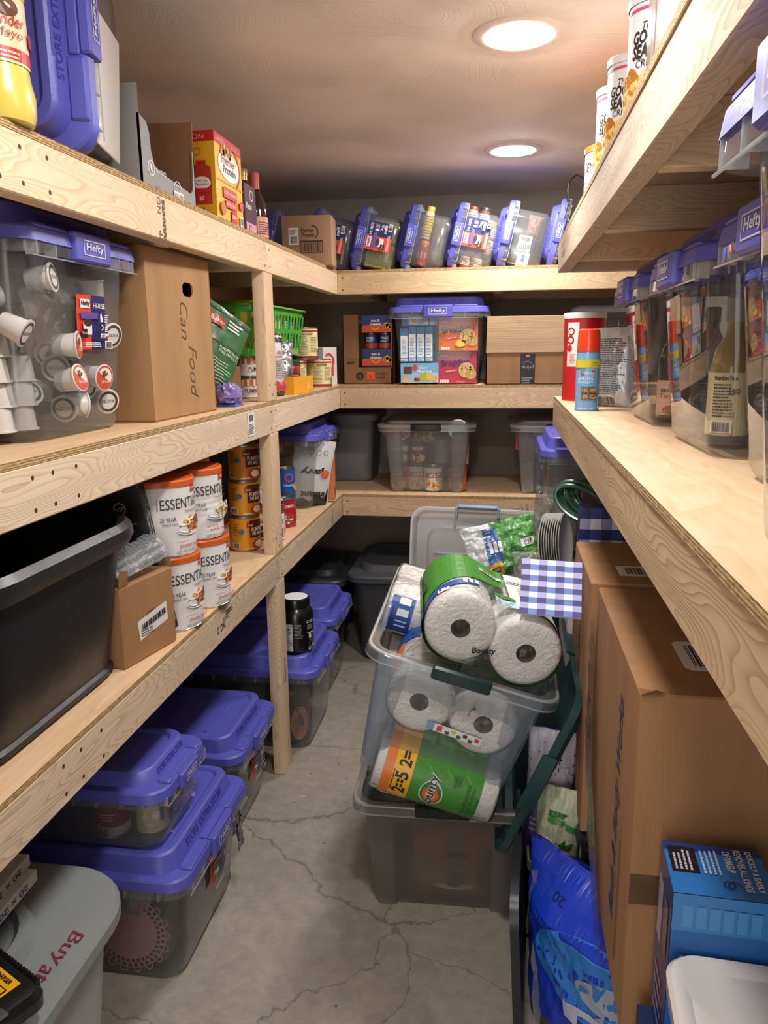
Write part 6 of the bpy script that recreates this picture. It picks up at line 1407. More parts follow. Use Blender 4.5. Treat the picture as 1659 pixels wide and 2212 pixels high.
b.box(-.065, .065, hl - .004, hl + .010, -.004, .028, hm, bev=.006); b.box(-.07, -.062, hl - .03, hl + .004, -.002, .03, hm, bev=.002); b.box(.062, .07, hl - .03, hl + .004, -.002, .03, hm, bev=.002)
b.build('handle', t)
t.matrix_world = Matrix.Translation((-.080, 2.395, .624)) @ Matrix.Rotation(RAD(1.5), 4, 'Y') @ Matrix.Rotation(RAD(-270 - 7), 4, 'X')

db = plain_bin('storage_bin', 'dark bin hidden behind the two stacked clear bins in the aisle', .40, .40, .32, '2f3033', '37383b'); db.location = (-.06, 2.50, 0)
s1 = plain_bin('storage_bin', 'lower grey bin under the purple-lidded bin right of the aisle', .42, .46, .345, '55575a', '5c5e62'); s1.location = (.345, 3.03, 0)
s2 = plain_bin('storage_bin', 'upper grey bin under the purple-lidded bin right of the aisle', .42, .46, .343, '55575a', '5c5e62'); s2.location = (.345, 3.03, .3455)
# what the lower clear bin holds
corr = carton('dim coffee carton with a round badge inside the bottom clear bin', .27, .10, .20, '7a4a26', {'F': lambda a, w, h: (a.rect(-w / 2, h * .55, w, h * .30, 'a85f26'), a.ell(-w * .08, h * .66, w * .13, h * .19, '3a2c28').text('JAVALOE', -w * .08, h * .63, h * .09, 'b9a080', w=w * .24, al='c', bold=.02), a.rect(w * .14, h * .12, w * .34, h * .6, '5a2c2a'), a.rect(-w * .46, h * .12, w * .58, h * .42, '8a6a40'), a.text('MILD ROAST', -w * .34, h * .40, h * .09, '4a3424', w=w * .4), a.ell(-w * .1, h * .14, w * .18, h * .05, 'c9bda8'), a.ell(-w * .1, h * .24, w * .10, h * .11, '3a2824'))}, (-.075, 1.835, .012), RAD(1.5))
def cloth():
    t = thing('gathered_cloth', 'dark grey gathered cloth bag bulging from the bottom clear bin', 'cloth')
    b = MB(); m = mat('4b474a', .75, bump=.3, bscale=60)
    def g(u, v):
        x = -.205 + .41 * u; y = -.20 + .34 * v
        z = .285 + .060 * (1 - u) * sin(pi * v) ** .5 + .020 * sin(pi * u) + .014 * sin(26 * u + 6 * noise.noise(Vector((u * 3, v * 3, 0)))) * (1 - v * .5) + .012 * noise.noise(Vector((u * 9, v * 9, 2)))
        return (x, y, min(z, .352 - .10 * u))
    b.grid(g, 60, 30, m)
    b.build('cloth', t, smooth=70)
    t.location = (-.132, 1.925, 0)
cloth()

# ------------------------------------------------------------------ bags and odds behind the paper towels
def film_bag(label, name, cat, m, w, h, th, loc, rot, seed, art_fn=None, crinkle=.012, topf=.55):
    return pouch(label, w, h, th, m, art_fn, loc, rot, None, name, cat, crinkle, seed, nu=34, nv=34, topf=topf)
film_bag('empty green and blue paper towel wrapper crumpled behind the top pack', 'plastic_wrapper', 'wrapper', mat('8cb88c', .22, coat=.6), .21, .155, .06, (.025, 2.12, .795), (RAD(-14), RAD(-14), RAD(4)), 3,
         lambda a, w, h: (a.rect(-w * .5, 0, w, h, '5d9a55'), a.rect(-w * .5, h * .0, w * .40, h, 'c9cfd2'), a.rect(-w * .22, h * .25, w * .2, h * .65, '3d64a0'), a.poly([(-w * .3, 0), (-w * .02, 0), (-w * .05, h * .3), (-w * .26, h * .22)], 'dcae3a'), a.text('5=', -w * .2, h * .06, h * .12, '222222', bold=.03), [a.rect(-w * .17 + .014 * k, h * .45, .010, .03, 'e2e6ea') for k in range(3)], a.fine(w * .1, h * .1, w * .22, h * .4, 8, '2c5a2a', 3, .3), a.rect(w * .28, h * .45, w * .18, h * .14, 'e6e8e6'), a.bars(w * .29, h * .47, w * .16, h * .1, '222222', n=12)))
film_bag('clear crinkled film bag standing beside the green wrapper', 'film_bag', 'bag', clear(tint='f2f3f4', haze=.12, rough=.06, gloss=1.5, body='d8dadc', bump=1.0), .13, .25, .08, (.135, 2.16, .79), (0, RAD(6), RAD(-10)), 7, crinkle=.03)
film_bag('pale bag with a white printed corner below the green wrapper', 'film_bag', 'bag', clear(tint='eef2ee', haze=.35, rough=.1, gloss=1.2, body='cfd8cf', bump=.8), .10, .09, .06, (.085, 2.06, .79), (0, 0, 0), 9, crinkle=.012)
crumpled('bright red plastic bag wedged behind the gingham sheet', 'plastic_bag', 'bag', mat('d2301c', .25, coat=.7), .042, 1, .9, 1.0, (.150, 2.06, .815), 5, .5, 9)
crumpled('darker red net bag above the bright red one', 'plastic_bag', 'bag', mat('a03a36', .3, coat=.4), .036, .8, .8, 1.1, (.148, 2.12, .88), 8, .5, 9)
t = thing('paper_plates', 'stack of white paper plates stood on edge beside the green hose', 'plates', (.172, 1.985, .842), (RAD(-6), RAD(-6), RAD(74)))
for i in range(9):
    b = MB(); y = .0062 * i
    prof = [(.001, 0), (.058, 0), (.066, .004), (.080, .008), (.0815, .0075), (.066, .0025), (.058, -.0012), (.001, -.0012)]
    n = 40; rg = [[(r * cos(2 * pi * k / n), y - z, .083 + r * sin(2 * pi * k / n)) for k in range(n)] for r, z in prof]
    b.rings(rg, mat('e9e8e4', .6)); b.build('plate', t)
t['label'] = 'stack of white paper plates stood on edge beside the green hose'
# napkin pack and gingham box
def gingham(a, x0, y0, w, h, nx, ny, c1, c2, base):
    a.rect(x0, y0, w, h, base, step=.05); l1, l2, l3 = a.nl(None), a.nl(None), a.nl(None)
    for i in range(nx):
        for j in range(ny):
            X, Y_ = x0 + w * i / nx, y0 + h * j / ny
            if (j % 2 == 0): a.rect(X, Y_, w / nx, h / ny, c2 if i % 2 else c1, l1, step=.2)
            elif i % 2 == 0: a.rect(X, Y_, w / nx, h / ny, 'b4b4e6' if base != 'dfe2ee' else '8f93b8', l2, step=.2)
t = thing('gingham_sheet', 'flat gingham napkin pack in white, blue and navy beside the cardboard boxes', 'napkin pack', (.1135, 1.668, .902), (RAD(46), RAD(2), RAD(-2)))
MB().box(-.066, .066, -.068, .068, -.0025, .0025, mat('e6e6f0', .6)).build('pack', t)
a = Art(.6); gingham(a, -.066, -.068, .132, .136, 7, 10, '4a4a86', '6f8fd4', 'eef0f6'); a.build('gingham_print', flat((0, 0, .0025), (1, 0, 0), (0, 1, 0)), t)
carton('navy gingham box standing behind the far cardboard box', .13, .06, .245, '1d2c6a', {'F': lambda a, w, h: gingham(a, -w / 2, 0, w, h, 5, 9, '16225a', '2c418c', 'dfe2ee')}, (.262, 1.965, .785), 0)
carton('white carton under the gingham box and the hose', .34, .30, .38, 'cfcac4', None, (.345, 2.075, .40), 0)
gp = plain_bin('storage_bin', 'grey bin under the white carton, far right of the aisle', .42, .40, .395, '4a4c50', '505256'); gp.location = (.40, 2.44, 0)
# garden hose
t = thing('garden_hose', 'coil of dark green garden hose tied beside the gingham box', 'hose', (.225, 2.06, 1.02))
for k in range(7):
    cx, cy, cz = -.018 + .010 * k, .008 * (k % 3) - .03 + .006 * k, .004 * (k % 2); R_ = .066 + .003 * ((k * 2) % 3); b = MB()
    e1 = Vector((.86, -.35, -.34)).normalized(); e2 = Vector((.25, .25, .93)).normalized()
    pts = [Vector((cx, cy, cz)) + e1 * R_ * cos(2 * pi * i / 40 + k) * 1.1 + e2 * R_ * .62 * sin(2 * pi * i / 40 + k) for i in range(41)]
    b.tube(pts, .0062, mat('1f4a3a', .3, coat=.5), 10); b.build('hose_loop', t)
b = MB(); b.tube([Vector((.03 + .012 * cos(a), -.06 + .01 * sin(a), -.02 + .02 * sin(a))) for a in (i * pi / 5 for i in range(11))], .0018, clear(haze=.7, body='d8dce0'), 6); b.build('tie', t)

# ------------------------------------------------------------------ right-hand stack
db2 = plain_bin('storage_bin', 'dark grey bin on the floor under the two cardboard boxes', .44, .44, .385, '2d2f33', '34363a', r=.04); db2.location = (.410, 1.78, 0)
def bbw(sz, sx=.27):
    def f(a, w, h):
        a.text('Bath & Body Works', w * sx, h * .16, sz, '2a3556', w=h * .70, rot=pi / 2, slant=.25, bold=.02, l=1)
        a.fine(w * .30, h * .1, .02, h * .5, 3, '8a6a48', 3, vert=True)
    return f
def topbar(a, w, h): a.poly([(-w * .30, -h * .30), (-w * .30, -h * .10), (-w * .28, -h * .08), (w * .1, -h * .08), (w * .1, -h * .32), (-w * .28, -h * .32)], 'dcdad8').bars(-w * .26, -h * .285, w * .32, h * .17, '222222', n=30, seed=4).fine(-w * .2, -h * .312, w * .26, h * .018, 1, '333333', 2, .8)
def topbar2(a, w, h): a.rect(-w * .34, -h * .34, w * .4, h * .22, 'dcdad8').bars(-w * .30, -h * .30, w * .32, h * .14, '222222', n=30, seed=6).fine(-w * .2, -h * .33, w * .2, h * .02, 1, '333333', 2, .8)
c1 = corrugated('near tall cardboard box with blue script lettering, right of the aisle', .40, .495, .563, '9d7552', {'L': bbw(.055), 'T': topbar}, (.398, 1.285, .3875), 0, tape=False, seam=False)
c2 = corrugated('far tall cardboard box with blue script lettering and torn tape', .40, .345, .567, '9d7552', {'L': bbw(.04, .08), 'T': topbar2}, (.385, 1.718, .3875), 0, tape=False, seam=False)
# parcel tape, torn where the boxes meet
b = MB(); tm = clear(tint='f0e8dc', haze=.25, rough=.1, body='d8c8b0', gloss=1.4, bump=.8)
def tapef(u, v):
    z = .88 - .50 * v; y = 1.56 - .30 * v * v + .05 * (u - .5) + .01 * sin(v * 14); x = .1915 - .0035 - .004 * abs(noise.noise(Vector((u * 4, v * 12, 1))))
    return (x - (.398 - .0), y - 1.285 + (u - .5) * .085, z - .3875)
b.grid(tapef, 8, 40, tm); b.build('packing_tape', c1, smooth=60)
b = MB(); b.box(-.2003, .2003, -.2478 - .0008, -.2478, .395 - .165, .395 - .115, clear(haze=.2, rough=.2, body='b48a5e')); b.build('tape_band', c1)
b = MB(); b.add([(-.2, -.249, .563), (-.18, -.25, .571), (-.165, -.247, .566), (-.2, -.23, .564)], [(0, 1, 2), (0, 2, 3)], cardboard('7a5434')); b.build('torn_corner', c1, smooth=0)
t = thing('bin_lid', 'dark grey bin lid standing on edge left of the royal blue pack', 'bin lid', (.062, 1.60, 0), (0, RAD(-3), RAD(-3)))
MB().rings([[(x, y, z) for y, z in rect(0, .165, .24, .16, .05, 6)] for x in (0, .018)], mat('26282b', .4), True, True).build('lid_shell', t)
# pads bag
def pads(a, w, h):
    a.rect(-w * .5, 0, w, h, '1436b4').ell(w * .16, h * .60, w * .42, h * .23, '2f7ad0', n=30).ell(w * .30, h * .57, w * .26, h * .10, '9fa6b8').ell(w * .38, h * .44, w * .22, h * .07, '9fa6b8')
    a.text('20', -w * .12, h * .90, h * .035, '0c1a4a', w=w * .08, rot=pi).rect(-w * .02, h * .335, w * .09, h * .11, 'b9c0dc').rect(w * .07, h * .405, w * .12, h * .04, 'b9c0dc')
    a.fine(-w * .1, h * .12, w * .2, h * .05, 3, '0c1a5a', 4).text('20', w * .0, h * .10, h * .04, '0a1440', w=w * .07)
film_bag('shiny royal blue pack of pads beside the tall cardboard boxes', 'pad_pack', 'pack', mat('1436b4', .16, coat=1.0), .42, .372, .20, (.238, 1.395, 0), (RAD(0), RAD(-2), RAD(-49)), 5, pads, crinkle=.008, topf=.22)
b = MB(); fl = clear(tint='f2f4f6', haze=.25, rough=.05, gloss=1.6, body='cdd2dc', bump=1.2)
o = thing('film_strip', 'torn clear film edge hanging from the blue pad pack', 'film', (0, 0, 0))
b.grid(lambda u, v: (.085 + .012 * v + .014 * (u - .5) + .008 * noise.noise(Vector((v * 9, u * 2, 0))), 1.47 - .10 * v + .01 * sin(v * 9), .34 - .34 * v), 5, 44, fl); b.build('film', o, smooth=60)
# tissue packs in a grey tub
gt = plain_bin('storage_tub', 'narrow open grey tub holding tissue packs beside the cardboard boxes', .105, .28, .27, '6a6e72', None, r=.02, rimw=.006, bwl=(.085, .26)); gt.location = (.130, 1.72, .0)
def soft(a, w, h): a.rect(-w * .5, 0, w, h, '7a62b4').rect(-w * .5, h * .55, w, h * .45, 'c9c6d2').text('SOFT', -w * .1, h * .74, h * .09, '26262c', w=w * .34, bold=.01).text('SOOTHING', -w * .2, h * .60, h * .06, 'e6e2ee', w=w * .5).fine(-w * .35, h * .25, w * .4, h * .12, 3, 'd0c8e8', 3)
film_bag('purple and white tissue pack squeezed between the green lid and the box', 'tissue_pack', 'pack', mat('7a62b4', .25, coat=.5), .115, .34, .07, (.124, 1.72, .20), (0, RAD(2), RAD(-12)), 2, soft, .006, .3)
def leafy(a, w, h):
    a.rect(-w * .5, 0, w, h, 'b9bfa0'); R = random.Random(3)
    for i in range(16): x, y, q = R.uniform(-.4, .4) * w, R.uniform(.08, .85) * h, R.uniform(-1, 1); a.poly([(x, y), (x + .035 * cos(q), y + .035 * sin(q)), (x + .045 * cos(q) - .01 * sin(q), y + .045 * sin(q) + .01 * cos(q)), (x - .012 * sin(q), y + .012 * cos(q))], ('2f6a2c', '3f8438', 'dfe2d0')[i % 3])
    a.bars(w * .1, h * .06, w * .3, h * .12, '222222', n=14)
film_bag('white and leaf green printed tissue pack in the grey tub', 'tissue_pack', 'pack', mat('b9bfa0', .3, coat=.4), .11, .40, .07, (.134, 1.655, .03), (0, RAD(3), RAD(-14)), 6, leafy, .006, .3)
# boxed wipes, navy carton, white-lidded tub, teal board at the lower right corner
nb = carton('tall navy carton under the bright blue wipes box, lower right corner', .34, .26, .48, '1c2c5c', {'L': lambda a, w, h: (a.fine(-w * .1, h * .1, w * .3, h * .8, 5, '8f98b8', 3, vert=True), a.rect(-w * .45, h * .6, w * .16, h * .3, 'a9adb8')), 'F': lambda a, w, h: (a.rect(-w * .5, 0, w, h, '1c2c5c'), a.rect(-w * .46, h * .1, w * .3, h * .6, 'c9c2b8'), a.text('Kleer', -w * .44, h * .3, .03, '1a1a1a', rot=pi / 2, w=.12, bold=.02))}, (.382, .870, 0), 0)
def wipes_top(a, w, h):
    a.rect(-w / 2, -h / 2, w, h, '2b78c4').rect(-w / 2, h * .34, w, h * .16, '1c3c84').rect(-w * .46, -h * .1, w * .28, h * .52, '1a1c22').fine(-w * .42, -h * .05, w * .2, h * .42, 4, 'c9ccd4', 3, vert=True)
    a.text('OF MAKEUP', w * .10, h * .40, h * .1, 'e6eef8', w=h * .42, rot=-pi / 2, bold=.02).text('REMOVES ALL KINDS', w * .22, h * .44, h * .09, 'e6eef8', w=h * .8, rot=-pi / 2, bold=.02).text('QUICKLY & EASILY', w * .33, h * .44, h * .09, 'e6eef8', w=h * .8, rot=-pi / 2, bold=.02)
    a.fine(-w * .14, -h * .1, w * .2, h * .5, 4, 'd5e2f2', 5, .4, vert=True).ring(w * .07, -h * .28, .006, .0075, '10284a').ring(w * .12, -h * .30, .007, .0085, '10284a', a0=0, a1=4)
carton('bright blue box of makeup wipes with white lettering on top', .125, .105, .265, '1f56a6', {'T': wipes_top, 'F': lambda a, w, h: (a.rect(-w / 2, 0, w, h, '2a6ab8'), a.rect(-w / 2, h * .8, w, h * .2, '3f86cc'), [a.rect(-w * .4 + w * .13 * k, h * .82, w * .1, h * .12, '4f96d8') for k in range(6)], a.fine(-w * .4, h * .4, w * .8, h * .3, 5, 'c9dcf0', 4)), 'L': lambda a, w, h: (a.rect(-w / 2, 0, w, h, '1c3672'), a.rect(-w * .4, h * .5, w * .3, h * .36, 'a9aeb8'), a.rect(w * .05, h * .55, w * .26, h * .3, '6a6e78'), a.fine(-w * .3, h * .1, w * .6, h * .3, 4, '8f98b8', 3))}, (.292, .950, .4805), RAD(-3), rough=.2)
t = thing('food_tub', 'clear food tub with a milky white lid at the bottom right corner', 'tub', (.362, .775, .4805), (0, 0, RAD(-4)))
tub_mesh(.30, .215, .175, clear(haze=.4, rough=.12, body='d5d5d8'), .25, .17, r=.04, rim=.012).build('tub', t)
wl = mat('cfcac8', .18, coat=.4)
MB().rings([(.160, rect(0, 0, .152, .110, .04, 8)), (.180, rect(0, 0, .153, .111, .04, 8)), (.186, rect(0, 0, .148, .106, .038, 8)), (.186, rect(0, 0, .138, .096, .034, 8)), (.179, rect(0, 0, .128, .086, .05, 8)), (.181, rect(0, 0, .10, .06, .055, 8))], wl, False, True).build('lid', t)
t = thing('teal_board', 'teal board leaning at the right edge beside the milky lidded tub', 'board', (.335, .99, .4805), (RAD(3), RAD(4), RAD(-10)))
MB().box(.045, .055, -.26, .02, 0, .43, mat('3f8a98', .5, mottle=.1), bev=.002).build('board', t)

# ------------------------------------------------------------------ on and in the left floor bins
def jar():
    t = thing('supplement_jar', 'black supplement jar with a white lid top standing on a purple bin lid', 'jar', (-.722, 2.565, .3605), (0, 0, RAD(25)))
    bk = mat('131314', .25, coat=.5)
    MB().lathe([(.050, 0), (.058, .003), (.0615, .012), (.0615, .135), (.058, .150), (.048, .162), (.044, .170)], bk, 48).build('jar_body', t)
    b = MB(); pr = []
    for z, r in ((.164, .049), (.166, .0505), (.190, .0505), (.196, .049), (.198, .045)): pr.append((r, z))
    b.lathe(pr + [(.040, .1985)], bk, 48, cap0=False); b.build('screw_lid', t)
    MB().lathe([(.0435, .1982), (.0425, .1990), (.001, .1990)], mat('e9e9e8', .4), 48, cap0=False).build('white_disc', t)
    a = Art(.4); w = 'dcdcdc'
    a.rect(-.075, .012, .050, .10, w).text('Nutrition Facts', -.073, .104, .006, '151515', w=.046, bold=.03).fine(-.073, .016, .046, .084, 14, '151515', 3, .35).text('100', -.045, .090, .008, '151515', bold=.03)
    a.fine(-.018, .06, .03, .055, 10, 'b5b5b5', 4, .3).text('ALL CLEAN', .026, .112, .010, w, w=.03, bold=.03).fine(.028, .09, .026, .018, 4, 'b5b5b5', 3).rect(.034, .055, .010, .018, w).fine(.028, .075, .026, .007, 1, w, 2).ring(.036, .018, .004, .006, w).rect(.050, .02, .008, .012, w)
    a.build('label_print', cyl(.0615, -pi / 2, 0, .0004), t)
jar()
# dark bottle seen in the bin under the jar
bottle('dark jug with orange cap and oval label inside the bin under the jar', [(.06, 0), (.07, .006), (.072, .02), (.072, .19), (.05, .225), (.022, .24)], mat('3b3d42', .3), [(.022, .238), (.023, .262), (.02, .266)], mat('b58a3c', .4), (-.76, 2.575, .012), RAD(20), lambda a, r: (a.ell(.03, .075, .036, .065, 'c98a5e'), a.ell(.03, .075, .028, .055, 'b9754c'), a.fine(.012, .05, .036, .05, 6, '5a4a44', 3)), .0722, 0, name='jug')
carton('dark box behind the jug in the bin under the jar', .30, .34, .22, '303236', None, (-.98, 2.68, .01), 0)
# nearest bin: pink doily and a metal tin
t = thing('doily', 'pink paper lace doily pressed against the wall of the nearest floor bin', 'doily', (-.832, 1.437, .108), (RAD(86), 0, RAD(0)))
b = MB(); pk = mat('cf9296', .7); n = 36
b.lathe([(.001, 0), (.062, 0), (.066, .0003)], pk, n, cap0=False, cap1=False)
for r0, r1 in ((.066, .0685), (.0765, .079), (.088, .0905)): b.rings([(0, [(r * cos(2 * pi * i / 60), r * sin(2 * pi * i / 60)) for i in range(60)]) for r in (r0, r1)], pk)
for i in range(n):
    for (ra, rb2, ph, wd) in ((.0675, .0775, 0, .09), (.0775, .089, .5, .10), (.0675, .089, .25, .03)):
        a0 = 2 * pi * (i + ph) / n; d = 2 * pi / n * wd * 2
        b.add([(ra * cos(a0 - d), ra * sin(a0 - d), 0), (rb2 * cos(a0 - d * .6), rb2 * sin(a0 - d * .6), 0), (rb2 * cos(a0 + d * .6), rb2 * sin(a0 + d * .6), 0), (ra * cos(a0 + d), ra * sin(a0 + d), 0)], [(0, 1, 2, 3)], pk)
for i in range(18):
    a0 = 2 * pi * i / 18; cx, cy = .091 * cos(a0), .091 * sin(a0)
    b.add([(cx + r * cos(a0 + q), cy + r * sin(a0 + q), 0) for r in (.008, .0105) for q in (-1.6 + 3.2 * k / 8 for k in range(9))], [(k, k + 1, 9 + k + 1, 9 + k) for k in range(8)], pk)
b.build('lace', t, smooth=0)
t = thing('metal_tin', 'ribbed silver tin lying on its side in the nearest floor bin', 'tin', (-.885, 1.475, .205), (0, RAD(90), RAD(-12)))
b = MB(); pr = [(.050, -.09)]
for k in range(25): pr.append((.051 + (.0012 if k % 2 else 0), -.085 + .17 * k / 24))
b.lathe(pr + [(.050, .09), (.047, .088), (.001, .088)], mat('9a9a98', .35, metal=.5), 40); b.build('tin_body', t)
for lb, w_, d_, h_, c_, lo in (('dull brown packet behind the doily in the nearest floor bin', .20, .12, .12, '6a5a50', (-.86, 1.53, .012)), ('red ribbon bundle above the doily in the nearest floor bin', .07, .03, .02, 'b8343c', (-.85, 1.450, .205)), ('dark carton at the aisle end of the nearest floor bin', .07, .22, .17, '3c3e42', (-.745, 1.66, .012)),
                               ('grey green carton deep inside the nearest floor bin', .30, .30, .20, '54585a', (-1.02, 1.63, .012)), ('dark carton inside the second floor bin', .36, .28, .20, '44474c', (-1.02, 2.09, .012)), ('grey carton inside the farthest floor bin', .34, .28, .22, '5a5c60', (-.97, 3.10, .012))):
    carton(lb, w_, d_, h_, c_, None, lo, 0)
zz_ = .3355 + .012
can('crimson frosting tub inside the small stacked bin', .036, .088, lambda a, r, h: (bw(a, r, h, '7a1224', h * .3, h * .6), a.fine(-.02, h * .5, .04, .02, 3, 'd8b0b0', 2), a.bars(-.03, .004, .03, h * .24, bg='c9c4bc')), 'c9b8b0', (-.865, 1.475, zz_), RAD(10), None, '7a1224', name='frosting_tub', cat='tub')
can('pale yellow frosting tub with a blue lid inside the small stacked bin', .036, .088, lambda a, r, h: (bw(a, r, h, 'd8c486', 0, h * .8), a.ell(.0, h * .42, r * .5, h * .22, 'efe6d8'), a.ell(.012, h * .5, r * .25, h * .12, 'f2ece2'), a.rect(.02, h * .3, .01, h * .4, '3f6aa0'), a.text('FUN', .018, h * .72, .008, '1f3f7a', bold=.03)), 'd8c486', (-.785, 1.505, zz_), RAD(20), None, '2c4f94', name='frosting_tub', cat='tub')
crumpled('lilac sweets bag inside the small stacked bin', 'sweet_bag', 'bag', mat('a08ab0', .25, coat=.6), .05, .8, 1, .8, (-.775, 1.60, zz_), 4, .6, 12)
t = thing('torn_label', 'dark torn foil label dangling from the latch of the nearest floor bin', 'label', (-.652, 1.685, .225), (0, 0, FR))
b = MB(); b.grid(lambda u, v: (-.02 + .04 * u + .01 * v, -.004 - .008 * abs(noise.noise(Vector((u * 5, v * 5, 3)))), .05 - .11 * v), 8, 14, mat('1a1a3a', .2, coat=.7)); b.build('foil', t, smooth=20)
# furnace filters, box and charger on the grey lid
def filt(lb, z, rz, dx=0):
    return carton(lb, .50, .50, .023, 'cfcac2', {'R': lambda a, w, h: (a.text('20 x 20 x 1', w * .44, h * .74, h * .52, '2a2a2c', w=.13, bold=.02, rot=pi), a.text('20 x 20', w * .05, h * .74, h * .52, '2a2a2c', w=.09, bold=.02, rot=pi)), 'T': lambda a, w, h: (a.rect(w * .1, -h * .30, w * .3, h * .2, '4a3a34'), a.rect(w * .25, h * .2, w * .12, h * .1, '3a3a3c'))}, (-1.083 + dx, .885, z), rz, name='filter_box')
carton('blue box under the two white filter boxes on the grey lid', .30, .26, .028, '2358a4', None, (-1.0, .95, .4405), 0)
filt('lower white furnace filter box lettered 20 x 20 on the grey lid', .4690, RAD(2), .008); filt('upper white furnace filter box lettered 20 x 20, on top of the other', .4925, RAD(4))
t = thing('battery_charger', 'black battery charger with a yellow label on the grey bin lid', 'charger', (-.772, .900, .4405), (0, 0, RAD(-26)))
b = MB(); bk = mat('101011', .35, coat=.4); 
b.rings([(0, rect(0, 0, .080, .052, .018)), (.004, rect(0, 0, .084, .056, .02)), (.022, rect(0, 0, .085, .057, .022)), (.034, rect(0, 0, .078, .050, .022)), (.038, rect(0, 0, .066, .040, .018))], bk, True, True)
b.build('charger_body', t)
b = MB()
for k in range(16): b.box(-.062 + .008 * k, -.058 + .008 * k, .050, .0575, .020, .036, bk)
b.build('cooling_fins', t)['kind'] = 'stuff'
a = Art(.4); a.rect(-.062, -.030, .112, .064, 'e9a81c').text('20V', -.058, .020, .010, '151515', bold=.03).text('12V', -.030, .020, .010, '151515', bold=.03).text('CHARGER', -.002, .021, .008, '151515', bold=.03, w=.04)
a.fine(-.058, -.002, .06, .018, 5, '3a2c10', 3, .35).rect(.006, -.026, .040, .040, '151515').rect(.008, -.024, .036, .036, 'e9a81c').fine(.018, -.02, .024, .028, 3, '151515', 5).fine(.010, -.02, .005, .028, 3, '151515', 6, .7).fine(-.056, -.026, .055, .018, 3, '3a2c10', 4)
a.build('label_print', flat((0, 0, .0382), (1, 0, 0), (0, 1, 0)), t)
MB().box(.056, .084, -.022, -.004, .030, .0375, mat('4a4c50', .3), bev=.003).build('release_slide', t)
# crumbs on the floor and the lid
def scrap(label, loc, pts, m):
    t = thing('paper_scrap', label, 'scrap', loc); MB().add([(x, y, z) for x, y, z in pts], [tuple(range(len(pts)))], m).build('scrap', t, smooth=0)
scrap('small pink scrap on the purple lid of the nearest floor bin', (-.745, 1.505, .331), [(-.008, -.004, 0), (.008, -.003, .0015), (.006, .004, .003), (-.004, .005, .001)], mat('e0a8a0', .6))
scrap('small pink scrap on the concrete before the post', (-.62, 2.19, .0008), [(-.012, -.006, 0), (.010, .006, .001), (.012, .010, .002), (-.008, .000, .001)], mat('d8b0a8', .6))

# ------------------------------------------------------------------ inside the right-hand glossy bins
bottle('tall sauce bottle with a white neck band inside the second glossy bin', [(.030, 0), (.034, .004), (.034, .12), (.028, .15), (.014, .175), (.0125, .20)], mat('9a7a34', .12, coat=.8), [(.0150, .196), (.0155, .232), (.013, .236)], mat('8f8f92', .4), (.368, 1.345, RM + .006), RAD(-12),
       lambda a, r: (bw(a, r, 0, 'd9c8a0', .0, .10), a.text('Nutrition Facts', -.028, .088, .007, '1e1e1e', w=.036, bold=.03), a.fine(-.028, .03, .034, .055, 11, '1e1e1e', 3, .4), a.text('130', -.004, .066, .009, '1e1e1e', bold=.03), a.bars(-.026, .006, .026, .016, bg='efe9dc'), a.rect(-pi * r, -.012, 2 * pi * r, .010, '1f2a4a', step=.006)), .0342, .016, name='sauce_bottle')
bottle('dark teriyaki bottle with a pale orange label inside the farthest glossy bin', [(.030, 0), (.033, .004), (.033, .13), (.026, .155), (.013, .175), (.012, .19)], mat('1c1618', .12, coat=.8), [(.0150, .185), (.0155, .208), (.013, .212)], mat('b53a24', .35), (.372, 1.80, RM + .006), RAD(-18),
       lambda a, r: (bw(a, r, 0, 'e3b6a2', .0, .075), a.ring(.0, .064, .005, .0065, '1e1e1e', n=6), a.text('KIKKOMAN', 0, .050, .007, '1e1e1e', w=.044, al='c', bold=.03), a.text('Teriyaki', 0, .034, .013, 'd0502c', w=.05, al='c', bold=.02), a.ell(0, .012, .016, .009, 'c8462c'), a.heap(0, .008, .014, .007, ['3f7a30', 'd86a3a'], 14, .003, 4)), .0332, .010, name='sauce_bottle')
for x, y, c, cc, lb in ((.45, 1.42, 'b59a4a', '8a8a8c', 'golden oil bottle behind the tall sauce bottle'), (.44, .95, '7a5a2a', '9a9a9a', 'amber bottle inside the third glossy bin'), (.385, .86, 'a89a6a', 'd8b84a', 'pale oil bottle inside the third glossy bin'), (.46, .80, '5a3a24', 'c23a2a', 'brown sauce bottle inside the third glossy bin'), (.46, 1.86, '4a3a2a', '6a6a6c', 'brown bottle behind the teriyaki bottle'), (.40, .46, '9a8a5a', 'd0d0d0', 'pale bottle inside the nearest glossy bin')):
    bottle(lb, [(.032, 0), (.036, .004), (.036, .14), (.026, .17), (.014, .195), (.0135, .215)], mat(c, .12, coat=.8), [(.0160, .208), (.0165, .238), (.014, .242)], mat(cc, .35), (x, y, RM + .006), 0, lambda a, r: (a.rect(-.05, 0, .10, .07, 'd8d0bc'), a.fine(-.03, .01, .06, .05, 6, '4a4a44', 3)), .0362, .035)

# ------------------------------------------------------------------ contents of the tipped bins (local frame of each bin)
def inside_tipped(i, o, x, y, z, rot=(0, 0, 0)):
    M = Matrix.Translation((x, y, z)) @ (Matrix.Rotation(rot[2], 4, 'Z') @ Matrix.Rotation(rot[1], 4, 'Y') @ Matrix.Rotation(rot[0], 4, 'X'))
    bpy.context.view_layer.update(); o.matrix_world = tl[i].matrix_world @ M
def sjar(lb, r, h, c, cc, fn=None):
    return bottle(lb, [(r * .92, 0), (r, .004), (r, h * .8), (r * .85, h * .86)], mat(c, .25, coat=.4), [(r * .88, h * .86), (r * .9, h), (r * .85, h + .002)], mat(cc, .4), art_fn=fn, art_r=r + .0002, art_z=.01, name='spice_jar', cat='jar')
